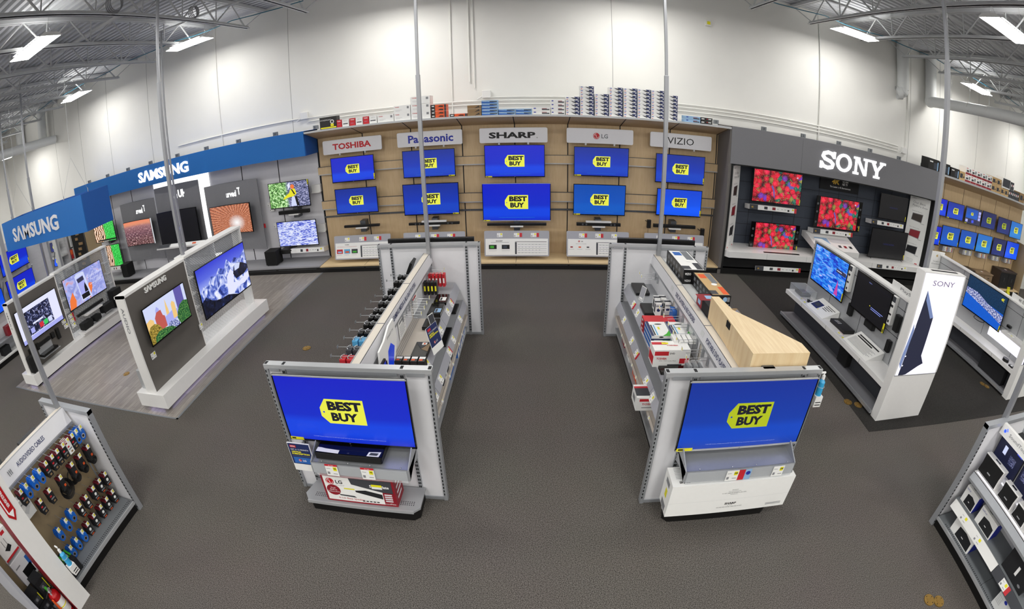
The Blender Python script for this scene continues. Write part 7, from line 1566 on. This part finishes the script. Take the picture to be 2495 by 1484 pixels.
m = MB(); m.box(CX-.05, CX+.02, .45, 2.45, 1.43, 1.452, 'beige_cap'); m.box(CX+.02, CX+.03, .45, 2.45, 1.42, 1.455, 'rail_grey'); m.build('top_cap', av)
m = MB(); m.prism(Fr((0, .45, 0), (1, 0, 0), (0, 0, 1), (0, 1, 0)), [(CX+.03, 1.44), (CX+.04, 1.45), (CX+.13, 1.28), (CX+.12, 1.27)], 0, 2.0, 'panel_white'); m.build('header_band', av)
n_ = V((.89, 0, .45)).normalized(); F = Fr((CX+.087, 1.73, 1.366), (0, 1, 0), (-.45, 0, .89), n_)
m = MB(); m.text(F, 'AUDIO/VIDEO CABLES', 0, 0, .052, 'navy', w=.52, c=.002, bold=.015)
for i in range(3): m.fbox(F, -.42+.025*i, -.41+.025*i, -.03, .03, .001, .003, 'photo_grey'); m.fbox(F, -.423+.025*i, -.407+.025*i, .0, .02, .001, .004, 'text_grey')
m.build('header_lettering', av)
m = MB(); m.box(CX+.09, CX+.125, .45, 2.45, 1.235, 1.265, 'metal_grey'); m.build('hook_rail', av)
m = MB(); m.box(CX+.09, -4.62, .45, 2.45, .13, .15, 'photo_grey')
for i in range(40):
    for j in range(2): m.box(-4.72+j*.03, -4.705+j*.03, 1.25+i*.03, 1.262+i*.03, .15, .151, 'slot_black')
m.box(-4.63, -4.61, .45, 2.45, .115, .16, 'rail_grey'); m.box(-5.83, CX, .45, 2.45, .13, .15, 'photo_grey'); m.build('base_deck', av)
m = MB(); m.box(-5.8, -4.64, .45, 2.45, 0, .13, 'kick_black'); m.build('kick_plate', av)
m = MB(); m.box(-5.85, -4.5, .40, .44, 0, 1.5, 'photo_panel'); m.build('near_end_panel', av)
HX = CX+.1
cable_hooks = []
for i, (y, c_) in enumerate(((2.40, 'b'), (2.32, 'b'), (2.24, 'k'), (2.15, 'w'), (2.06, 'k'), (1.95, 'k'), (1.85, 'k'), (1.73, 'k'), (1.6, 'b'), (1.48, 'b'), (1.35, 'b'), (1.25, 'k'))): cable_hooks.append((y, 1.25, c_, 'top row, %s from the pole' % ordl[i]))
for i, (y, c_) in enumerate(((2.37, 'c'), (2.2, 'c'), (2.04, 'c'), (1.81, 'c'), (1.58, 'k'), (1.4, 'k'))): cable_hooks.append((y, 1.0, c_, 'second row, %s from the pole' % ordl[i]))
for i, (y, c_) in enumerate(((1.67, 'b'), (1.54, 'b'), (1.38, 'b'))): cable_hooks.append((y, .59 if i else .62, c_, 'third row, %s after the coil packs' % ordl[i]))
for i, y in enumerate((2.4, 2.27, 2.13, 1.97, 1.83)): cable_hooks.append((y, .57, 'h', 'third row, %s from the pole' % ordl[i]))
for i, (y, c_) in enumerate(((2.36, 'h'), (2.22, 'h'), (2.08, 'h'), (1.92, 'h'), (1.77, 'h'), (1.64, 'b'), (1.5, 'b'), (1.37, 'b'))): cable_hooks.append((y, .32, c_, 'bottom row, %s from the pole' % ordl[i]))
CN = {'b': ('pack_blue', 'blue cable pack'), 'k': ('slot_black', 'black and red cable pack'), 'w': ('paper', 'white cable pack'), 'c': ('slot_black', 'black pack with a coiled cable'), 'h': ('slot_black', 'black pack with white cable end')}
CP = {}
def cpack(kind, x, y, z):
    base, nm = CN[kind]; t = thing('cable_pack', None, 'cable pack', (x, y, z)); F = east(x+.006, y, z-.075)
    m = MB()
    if kind == 'b': m.prism(F, [(-.045, -.04), (-.02, -.075), (.02, -.075), (.045, -.04), (.05, .02), (.03, .07), (-.03, .07), (-.05, .02)], -.012, 0, base)
    else: m.fbox(F, -.04, .04, -.085, .07, -.012, 0, base); m.fbox(F, -.04, .04, .05, .07, 0, .001, 'dark_red')
    m.build('card', t)
    m = MB()
    if kind == 'b': m.disc(F, 0, -.025, .028, 'chrome', .004, 14); m.disc(F, 0, -.025, .016, 'black', .006, 10); m.disc(F, .0, .04, .012, 'light_blue', .001, 8)
    elif kind == 'h': m.ball(F.p(0, -.0, .008), .022, 'paper', 8, (.5, 1, 1)); m.fbox(F, -.03, .03, -.055, -.04, 0, .001, 'text_grey'); m.fbox(F, -.02, .025, -.08, -.068, 0, .001, 'orange')
    elif kind == 'c':
        for q in (.05, .043, .036): m.tube([F.p(q*math.cos(a*.4488), -.1+q*math.sin(a*.4488), .006) for a in range(15)], .004, 'black', 5)
        m.fbox(F, .0, .03, -.05, -.02, 0, .001, 'orange')
    else: m.fbox(F, -.03, .03, -.03, -.015, 0, .001, 'text_grey'); m.fbox(F, -.01, .02, -.07, -.05, 0, .001, 'brown_box'); m.fbox(F, -.03, 0, .0, .02, 0, .001, 'red')
    m.build('product', t); return t
for y, z, kind, where in cable_hooks:
    hook(av, HX, -4.85, y, z, tag_=True)
    n = 5 if z > 1.1 else 4
    for j in range(n):
        x = -4.88-.032*j; lab = '%s, %s, %s on hook' % (CN[kind][1], where, ordl[j])
        if kind not in CP: CP[kind] = cpack(kind, x, y, z-.005); o = CP[kind]; o['label'] = lab; o['group'] = 'cable packs on the hooks'
        else: dup(CP[kind], (x, y, z-.005), lab, 'cable packs on the hooks')
for y, z, r, lab in ((1.84, .8, .11, 'big black cable coil hanging in the middle of the cable gondola'), (2.0, .84, .08, 'black cable coil beside the biggest one on the cable gondola'), (2.2, .86, .07, 'loose black cable loop near the pole end of the cable gondola')):
    m = MB()
    for k in range(5): rr = r*(1-.07*k); m.tube([(-4.93-.012*k, y+rr*math.cos(a*.3491), z+rr*1.15*math.sin(a*.3491)) for a in range(19)], .006, 'black', 6)
    solo(m, 'cable_coil', lab, 'cable')
def d(m, b): x0, x1, y0, y1, z0, z1 = b; E_ = east(x1, (y0+y1)/2, (z0+z1)/2); h = z1-z0; l = y1-y0; m.poly(E_, [(-l*.3, -h*.1), (l*.1, h*.1), (l*.3, -h*.05), (-l*.1, -h*.3)], .001, 'duct'); m.quad(E_, l*.1, l*.3, h*.3, h*.4, .001, 'red'); m.quad(E_, -l*.4, -l*.1, h*.25, h*.3, .001, 'text_grey')
prodbox(-5.1, -4.97, 1.13, 1.33, .9, 1.14, 'paper', 'white router carton on the cable gondola pegboard beside the white column', deco=d)
def d(m, b): x0, x1, y0, y1, z0, z1 = b; E_ = east(x1, (y0+y1)/2, (z0+z1)/2); h = z1-z0; l = y1-y0; m.quad(E_, -l*.48, l*.48, -h*.5, -h*.42, .001, 'red'); m.poly(E_, [(-l*.2, -h*.15), (l*.15, -h*.05), (l*.25, -h*.2), (0, -h*.3)], .001, 'slot_black'); m.quad(E_, l*.1, l*.35, h*.3, h*.42, .001, 'red'); m.quad(E_, -l*.1, -.08*l, -h*.1, h*.2, .001, 'black'); m.quad(E_, l*.1, l*.12, -h*.1, h*.2, .001, 'black')
prodbox(-5.08, -4.96, .58, .84, .8, 1.12, 'paper', 'white and red carton picturing a router with antennas, behind the white column', deco=d)
def d(m, b): x0, x1, y0, y1, z0, z1 = b; E_ = east(x1, (y0+y1)/2, (z0+z1)/2); h = z1-z0; l = y1-y0; m.quad(E_, -l*.2, l*.4, -h*.4, 0, .001, 'black'); m.quad(E_, -l*.4, -l*.1, h*.2, h*.25, .001, 'text_grey'); m.quad(E_, l*.3, l*.45, -h*.1, h*.3, .001, 'blue_box')
prodbox(-5.08, -4.95, .58, .86, .44, .76, 'panel_white', 'white carton picturing a black modem, behind the white column', deco=d)
def d(m, b): x0, x1, y0, y1, z0, z1 = b; E_ = east(x1, (y0+y1)/2, (z0+z1)/2); h = z1-z0; l = y1-y0; m.quad(E_, -l*.3, l*.3, -h*.2, h*.2, .001, 'charcoal'); m.quad(E_, l*.35, l*.42, -h*.4, h*.4, .001, 'yellow'); m.disc(E_, -l*.05, 0, .02, 'text_grey', .002, 8)
for i, (ya, yb, za, zb) in enumerate(((.46, .62, .3, .44), (.64, .8, .3, .5), (.48, .72, .151, .29), (.84, 1.0, .2, .42))): prodbox(-4.95, -4.76, ya, yb, za if za > .16 else .151, zb, 'slot_black', 'black carton stacked low beside the extinguisher, %s of the pile' % ordl[i], group='black cartons beside the extinguisher', deco=d)
def d(m, b): x0, x1, y0, y1, z0, z1 = b; T = up((x0+x1)/2, (y0+y1)/2, z1); [m.quad(T, -.12, .05, -.1+.04*i, -.075+.04*i, .001, 'green') for i in range(6)]; E_ = east(x1, (y0+y1)/2, (z0+z1)/2); m.disc(E_, 0, 0, .03, 'charcoal', .001, 10)
prodbox(-4.98, -4.68, 1.06, 1.3, .151, .32, 'slot_black', 'black carton with green bars on the cable gondola deck', deco=d)
for (x0, x1, y0, y1, z, lab) in ((-6.2, -6.0, 1.95, 2.32, 1.1, 'black receiver on the far side shelf of the cable gondola'), (-6.15, -5.98, 2.34, 2.62, 1.08, 'slim dark box on the far side shelf behind the black receiver')):
    t = thing('receiver', lab, 'receiver', ((x0+x1)/2, (y0+y1)/2, z-.1)); m = MB(); m.box(x0, x1, y0, y1, z-.1, z, 'black'); m.build('body', t, .006); m = MB()
    for i in range(8): m.box(x0+.04, x1-.04, y0+.05+i*.02, y0+.06+i*.02, z, z+.001, 'charcoal')
    m.build('vent', t)
m = MB(); m.box(-6.35, -5.87, 1.7, 2.7, .97, .995, 'metal_grey'); m.box(-5.89, -5.85, 1.7, 2.6, .6, .97, 'metal_grey'); m.box(-6.35, -5.87, 1.7, 2.6, 0, .12, 'kick_black'); m.box(-6.3, -6.27, 1.72, 1.76, .12, .97, 'metal_grey'); m.box(-6.3, -6.27, 2.6, 2.64, .12, .97, 'metal_grey'); solo(m, 'side_shelf', 'grey shelf unit on the far side of the cable gondola', 'shelf')
t = thing('television', 'dark television edge on the far side of the cable gondola', 'television', (-6.6, 1.3, .8)); m = MB(); m.fbox(Fr((-6.4, 1.25, 1.0), (0, 1, 0), (-.3, 0, .9), (.9, 0, .3)), -.4, .4, -.2, .2, -.04, 0, 'dark_metal'); m.box(-6.5, -6.3, 1.2, 1.3, 0, .85, 'black'); m.build('casing', t)
# white column, extinguisher
m = MB(); m.box(-4.72, -4.5, .81, 1.065, 0, ZC-.1, 'white_paint'); m.box(-4.72, -4.5, .806, .81, 0, 1.62, 'dark_red'); solo(m, 'building_column', 'square white building column with a red edge at the lower frame corner', 'column')
t = thing('arrow_sign', 'red arrow sign with white lettering on the white column', 'sign', (-4.49, .93, 1.28)); F = Fr((-4.498, .93, 1.52), (0, 1, 0), (0, 0, 1), (1, 0, 0)); m = MB(); m.prism(F, [(-.06, .25), (.06, .25), (.06, -.16), (0, -.24), (-.06, -.16)], 0, .004, 'signal_red'); m.build('board', t)
m = MB(); F2 = Fr(F.o, (0, 0, -1), (0, 1, 0), (1, 0, 0)); m.text(F2, 'FIRE EXTINGUISHER', -.06, .015, .035, 'text_white', w=.3, c=.005, bold=.03); m.poly(F, [(-.045, -.13), (.045, -.13), (0, -.2)], .0055, 'text_white'); m.fbox(F, -.045, -.03, -.13, .2, .004, .0055, 'text_white'); m.build('lettering', t)
t = thing('fire_extinguisher', 'red fire extinguisher with a white label beside the white column', 'fire extinguisher', (-4.62, .73, .02)); x, y = -4.6, .72
m = MB(); m.cyl((x, y, 0), (x, y, .34), .075, 'signal_red', 24); m.ball((x, y, .34), .075, 'signal_red', 16, (1, 1, .8)); m.build('cylinder', t)
m = MB(); m.cyl((x, y, .1), (x, y, .3), .0765, 'paper', 24, cap=False); m.cyl((x, y, .2), (x, y, .215), .077, 'yellow', 24, cap=False); [m.cyl((x, y, .12+.015*i), (x, y, .124+.015*i), .077, 'text_grey', 24, cap=False) for i in range(5)]; m.build('wrap_print', t)
m = MB(); m.cyl((x, y, .39), (x, y, .44), .022, 'chrome', 12); m.bar((x, y, .44), (x+.11, y-.04, .45), .018, 'rail_grey'); m.bar((x, y, .45), (x+.11, y-.04, .49), .018, 'rail_grey'); m.box(x-.05, x-.01, y-.03, y, .4, .46, 'green'); m.build('valve_handle', t)
m = MB(); m.tube([(x-.01, y-.03, .42), (x-.02, y-.1, .38), (x-.0, y-.12, .25), (x, y-.09, .1)], .012, 'black', 8); m.build('hose', t)
m = MB(); m.prism(Fr((x+.02, y-.08, 0), (1, 0, 0), (0, 0, 1), (0, 1, 0)), [(-.04, .12), (.05, .12), (.06, .36), (.03, .36)], 0, .02, 'orange'); m.build('inspection_tag', t)
bottle(-4.46, 1.12, .49, 'blue hand sanitizer bottle in a white holder on the white column', east(0, 0, 0))

# ------------------------------------------------------------------ speaker gondola at the right frame edge
t = sg_ = thing('speaker_gondola', 'grey gondola of white and black speakers at the lower right frame edge', 'gondola shelving', (5.4, 1.4, 0))
sg_['label'] = 'grey gondola displaying black and white speakers on lit white shelves at the frame corner'
grey_panel(sg_, 4.83, 6.08, 2.37, 1.46, [4.85, 6.06])
m = MB(); m.box(5.36, 5.44, .3, 2.33, .15, 1.3, 'panel_white'); m.build('spine_panel', sg_)
m = MB(); m.prism(Fr((0, .3, 0), (1, 0, 0), (0, 0, 1), (0, 1, 0)), [(5.2, 1.33), (5.24, 1.45), (5.3, 1.45), (5.3, 1.33)], 0, 2.03, 'white_gloss'); m.box(5.3, 5.38, .3, 2.33, 1.40, 1.41, 'slot_black'); m.build('header_band', sg_)
n_ = V((-.12, 0, .04)).normalized(); F = Fr((5.217, 1.3, 1.392), (0, -1, 0), (.04, 0, .12), n_); m = MB(); m.text(F, 'SoundTouch Wi-Fi music systems', -.35, 0, .05, 'text_grey', w=1.05, c=.002); o = m.build('header_lettering', sg_)
m = MB(); m.disc(F, -.96, 0, .02, 'glow_blue', .002, 10); m.tube([F.p(-.96+.04*math.cos(a), .04*math.sin(a), .003) for a in (.3, .6, .9, 1.2)], .005, 'glow_blue'); m.build('wireless_symbol', sg_)
m = MB(); m.box(4.98, 5.36, .3, 2.28, .84, .87, 'white_gloss'); m.prism(Fr((0, .3, 0), (1, 0, 0), (0, 0, 1), (0, 1, 0)), [(4.98, .87), (4.98, .8), (4.93, .76), (4.93, .79)], 0, 1.98, 'metal_grey'); m.box(4.975, 4.98, .3, 2.28, .79, .868, 'black'); m.build('upper_shelf', sg_)
m = MB(); m.box(5.0, 5.03, .35, 2.25, .871, .874, 'glow_soft'); m.box(5.3, 5.33, .35, 2.25, .871, .874, 'glow_soft'); m.build('shelf_light', sg_)
m = MB(); m.box(4.94, 5.36, .3, 2.3, .44, .46, 'photo_grey'); m.prism(Fr((0, 1.2, 0), (1, 0, 0), (0, 0, 1), (0, 1, 0)), [(4.94, .46), (4.93, .46), (4.88, .36), (4.89, .36)], 0, 1.08, 'paper'); m.prism(Fr((0, .3, 0), (1, 0, 0), (0, 0, 1), (0, 1, 0)), [(4.94, .46), (4.93, .46), (4.88, .36), (4.89, .36)], 0, .89, 'charcoal'); m.build('lower_shelf', sg_)
for y in (2.0, 1.65, .95):
    m = MB(); F = Fr((4.903, y, .41), (0, -1, 0), (.45, 0, .89), (-.89, 0, .45)); tagcard(m, F, 0, 0, .13, .09, .0 if y > 1 else .06, .003); m.build('price_card', sg_)
m = MB(); m.box(4.85, 5.36, .3, 2.33, .13, .15, 'photo_grey'); m.box(4.835, 4.855, .3, 2.33, .115, .155, 'rail_grey'); m.box(4.85, 5.36, 1.19, 1.194, .15, .151, 'slot_black'); m.box(5.44, 6.05, .3, 2.33, .13, .15, 'photo_grey')
for i in range(60): m.box(4.88, 4.9, .4+i*.03, .412+i*.03, .15, .151, 'slot_black')
m.build('base_deck', sg_)
m = MB(); m.box(4.87, 6.03, .3, 2.33, 0, .13, 'kick_black'); m.build('kick_plate', sg_)
t = thing('demo_screen', 'dark demo screen with small picture tiles behind the lit speaker shelf', 'television', (5.34, 1.9, .98)); F = west(5.33, 2.08, 1.13); m = MB(); m.fbox(F, -.24, .24, -.17, .17, -.03, 0, 'black'); m.build('casing', t, .004); m = MB(); m.quad(F, -.23, .23, -.16, .16, .001, 'scr_navy'); m.quad(F, .02, .14, -.04, .06, .002, 'pic_film'); m.quad(F, -.12, -.06, 0, .1, .002, 'scr_skypale'); m.quad(F, .1, .2, .13, .14, .002, 'scr_logo'); m.build('screen', t)
t = thing('demo_screen', 'second dark demo screen behind the lit shelf, cut by the frame edge', 'television', (5.34, 1.5, .98)); F = west(5.33, 1.58, 1.13); m = MB(); m.fbox(F, -.24, .24, -.17, .17, -.03, 0, 'black'); m.build('casing', t, .004); m = MB(); m.quad(F, -.23, .23, -.16, .16, .001, 'scr_navy'); m.quad(F, -.2, -.1, -.04, .06, .002, 'pic_film'); m.build('screen', t)
def bose(y, w, h, lab, x=5.07, z=.875):
    t = thing('tabletop_speaker', lab, 'speaker', (x, y, z), 'white and black speakers on the lit shelf'); F = west(x-.02, y, z+h/2).tilt(-.12)
    m = MB(); N = 8; P = [(-w/2*(1-.06*math.sin(math.pi*i/N)), -h/2+h*i/N) for i in range(N+1)]; Q = [(-a, b) for a, b in P][::-1]; m.prism(F, Q+P, -.14, -.006, 'white_gloss'); m.build('shell', t, .008)
    m = MB(); m.prism(F, [(-w/2+.012, -h/2+.012), (w/2-.012, -h/2+.012), (w/2-.02, 0), (w/2-.012, h/2-.012), (-w/2+.012, h/2-.012), (-w/2+.02, 0)], -.006, .004, 'speaker_cloth'); m.fbox(F, -.03, .03, -h*.2, -h*.14, .004, .006, 'rail_grey'); m.build('grille', t)
    m = MB(); m.fbox(F, -.045, .045, h/2-.002, h/2+.004, -.09, -.05, 'black'); m.build('carry_slot', t)
bose(2.1, .38, .24, 'largest black and white speaker on the lit shelf, next to the end panel'); bose(1.7, .28, .2, 'medium black and white speaker, second on the lit shelf'); bose(1.4, .24, .17, 'small black and white speaker, third on the lit shelf'); bose(1.1, .24, .17, 'small black and white speaker, fourth on the lit shelf at the frame edge')
def d_bose(m, b):
    x0, x1, y0, y1, z0, z1 = b; W = west(x0, (y0+y1)/2, (z0+z1)/2); w, h = y1-y0, z1-z0; m.poly(W, [(-w*.25, -h*.45), (w*.45, -h*.45), (w*.42, h*.1), (w*.1, h*.22), (-w*.22, h*.15)], .001, 'slot_black'); m.text(W, 'SoundTouch', -w*.3, h*.34, h*.09, 'text_blue', w=w*.3, c=.001); m.quad(W, w*.0, w*.1, -h*.2, -h*.16, .002, 'text_white')
    T = up((x0+x1)/2, (y0+y1)/2, z1); m.quad(T, -.04, .0, -w*.25, w*.1, .001, 'blue_box'); m.quad(T, -.06, -.05, 0, w*.2, .001, 'black'); E_ = front((x0+x1)/2, y0, (z0+z1)/2); m.quad(E_, -.1, .1, -h/2, h/2, .001, 'text_blue')
GBx = 'white and blue speaker cartons on the speaker gondola'
prodbox(5.0, 5.2, 2.0, 2.26, .462, .68, 'paper', 'white and blue speaker carton on the lower shelf next to the end panel', group=GBx, deco=d_bose)
prodbox(5.0, 5.2, 1.55, 1.9, .462, .68, 'paper', 'white and blue speaker carton on the lower shelf, second along', group=GBx, deco=d_bose)
prodbox(4.92, 5.18, 1.66, 2.1, .152, .38, 'paper', 'white and blue speaker carton lying on the bottom deck', group=GBx, deco=d_bose)
def d_blk(m, b): x0, x1, y0, y1, z0, z1 = b; W = west(x0, (y0+y1)/2, (z0+z1)/2); w, h = y1-y0, z1-z0; m.quad(W, -.02, .02, -h*.2, h*.2, .001, 'text_white'); m.disc(W, w*.3, -h*.3, .03, 'text_grey', .001, 14, .015)
prodbox(4.98, 5.3, .7, 1.18, .462, .74, 'slot_black', 'large black speaker carton on the lower shelf near the frame edge', group='black speaker cartons', deco=d_blk)
def d_w(m, b): x0, x1, y0, y1, z0, z1 = b; W = west(x0, (y0+y1)/2, (z0+z1)/2); m.disc(W, .03, .05, .03, 'text_blue', .001, 14, .02); [m.quad(W, -.12, -.02, -.05+.02*i, -.045+.02*i, .001, 'text_grey') for i in range(5)]
prodbox(4.9, 5.2, .65, .92, .152, .4, 'duct', 'pale grey speaker carton on the bottom deck cut by the frame edge', group='black speaker cartons', deco=d_w)
m = MB()
for i in range(5): m.tube([(5.42+.05*i, 2.0-.1*i, 1.32), (5.42+.05*i, 2.0-.1*i, 1.42), (5.6, 2.0-.1*i, 1.42)], .005, 'wire')
m.box(5.45, 5.8, 1.7, 2.25, 1.28, 1.3, 'slot_black'); solo(m, 'wire_rack', 'small wire rack with dark goods behind the header of the speaker gondola', 'rack')

# ------------------------------------------------------------------ far side, beyond the blue area
XG = -13.95
t = thing('far_gondola', 'far white wire-frame gondola holding televisions beyond the display islands', 'gondola shelving', (XG, 6.4, 0))
m = MB(); m.box(XG-.1, XG-.02, 3.6, 8.2, .15, 2.9, 'panel_white')
for i in range(16): m.box(XG-.02, XG-.015, 3.6, 8.2, .3+i*.16, .305+i*.16, 'duct')
m.build('back_panel', t)
m = MB()
for y in (3.6, 4.8, 6.0, 7.2, 8.2): m.box(XG-.02, XG+.04, y-.025, y+.025, .1, 2.9, 'metal_grey')
m.build('upright', t)
m = MB()
for y in (4.8, 6.0, 7.2, 8.2): m.bar((XG, y, .9), (XG+.5, y, .6), .03, 'metal_grey'); m.bar((XG, y, 1.5), (XG+.35, y, 2.0), .03, 'metal_grey')
m.build('brace', t)
m = MB(); m.box(XG-.1, -13.4, 3.6, 8.2, .13, .17, 'white_paint'); m.box(XG-.0, -13.5, 3.6, 8.2, .55, .57, 'metal_grey'); m.build('shelf', t)
m = MB(); m.box(XG-.1, -13.43, 3.6, 8.2, 0, .13, 'kick_black'); m.build('kick_plate', t)
GFt = 'blue-screen televisions on the far gondola'
for y, z, lab in ((6.62, 2.38, 'upper blue-screen television under the hanging blue sign on the far gondola'), (6.65, 1.62, 'lower blue-screen television seen past the farther display island'), (5.35, 2.3, 'upper blue-screen television on the far gondola at the frame edge'), (5.35, 1.55, 'lower blue-screen television on the far gondola at the frame edge'), (4.2, 2.3, 'blue-screen television on the far gondola next to the camera, upper one'), (4.2, 1.55, 'blue-screen television on the far gondola next to the camera, lower one')):
    tv(east(XG+.3, y, z), 1.1, .62, ('bb_royal' if y > 6 else 'bb_bright',), lab, GFt, sticker=SV(1.1, .62), mount=.28)
for i in range(10):
    y = 4.0+i*.4; z = .172 if i % 2 else .575
    prodbox(-13.85, -13.55, y, y+.3, z, z+.22+.05*(i % 3), ('slot_black', 'dark_red', 'slate')[i % 3], 'small dark carton low on the far gondola, %s from the camera' % ordl[i], group='dark cartons on the far gondola')
t = thing('small_television_rack', 'white rack of six small blue-screen televisions against the far wall', 'display rack', (-18.9, 11.1, 0))
m = MB(); m.box(-20.4, -17.45, 11.2, 11.3, 0, 2.3, 'panel_white'); [m.box(-20.4, -17.45, 11.19, 11.2, .3+i*.12, .305+i*.12, 'duct') for i in range(16)]; m.build('back_panel', t)
m = MB(); [m.box(-20.4, -17.45, 10.75, 11.2, z, z+.04, 'duct') for z in (.55, 1.18, 2.2)]; m.build('shelf', t)
m = MB(); [m.quad(front(-19.9+i*.62, 10.745, z), -.1, .1, -.03, .06, 0, 'paper') for i in range(5) for z in (.58, 1.2)]; m.build('price_card', t)
GS_ = 'small televisions on the white rack'
for r_, (zz, hh) in enumerate(((1.58, .4), (.98, .42))):
    for i, bg in enumerate((('bb_mid', 'bb_blue', 'bb_dark'), ('bb_mid', 'bb_light', 'bb_bright'))[r_]):
        x = -19.65+i*.76; tv(front(x, 10.95, zz+.02*i), .66, hh, (bg,), 'small television on the white rack, %s row, %s toward the extinguisher' % (('upper', 'lower')[r_], ordl[i]), GS_, sticker=(.3, -.12, .05, .1), d=.04, mount=.05)
t = thing('fire_extinguisher', 'small distant red fire extinguisher beside the white television rack', 'fire extinguisher', (-17.28, 11.3, .92)); m = MB(); m.cyl((-17.28, 11.3, .95), (-17.28, 11.3, 1.32), .08, 'signal_red', 14); m.cyl((-17.28, 11.3, 1.12), (-17.28, 11.3, 1.3), .082, 'orange', 14, cap=False); m.build('cylinder', t); m = MB(); m.cyl((-17.28, 11.3, 1.32), (-17.28, 11.3, 1.4), .03, 'black', 8); m.box(-17.3, -17.2, 11.3, 11.36, 1.36, 1.4, 'black'); m.build('valve_handle', t)
t = thing('arrow_sign', 'small distant red and white sign above the distant extinguisher', 'sign', (-17.4, 11.4, 1.55)); m = MB(); m.fbox(front(-17.4, 11.42, 1.75), -.08, .08, -.2, .2, -.01, 0, 'signal_red'); m.quad(front(-17.4, 11.42, 1.75), -.05, .05, -.16, .16, .001, 'text_white'); m.build('board', t)
m = MB(); m.box(-17.62, -17.32, 10.6, 10.75, 0, 2.6, 'duct'); solo(m, 'rack_end_post', 'grey end post of the white television rack', 'post')
for i, (x, c_, w_) in enumerate(((-15.4, 'black', .35), (-15.0, 'paper', .3), (-14.6, 'paper', .3), (-14.2, 'paper', .25), (-13.8, 'dark_metal', .2))):
    prodbox(x-8.0+8.0, x+w_, 8.0, 8.3, 2.92+0*i, 3.1+.04*(i % 2), c_, 'carton on the high shelf above the hanging blue sign, %s along' % ordl[i], group='cartons above the hanging blue sign')
m = MB(); m.box(-15.6, -13.3, 7.95, 8.4, 2.88, 2.92, 'metal_grey'); m.box(-15.55, -15.5, 8.1, 8.15, 0, 2.88, 'metal_grey'); m.box(-13.4, -13.35, 8.2, 8.25, 0, 2.88, 'metal_grey'); solo(m, 'high_shelf', 'high grey shelf behind the hanging blue sign carrying white cartons', 'shelf')

# things of a single piece become that piece
for o in list(COL.objects):
    if o.type == 'EMPTY' and o.parent is None:
        ch = list(o.children)
        if len(ch) == 1 and not ch[0].children:
            c = ch[0]; nm = o.name; L_ = o.location.copy(); pr = {k: o[k] for k in o.keys()}
            bpy.data.objects.remove(o); c.parent = None; c.location = L_; c.name = nm
            for k, v in pr.items(): c[k] = v
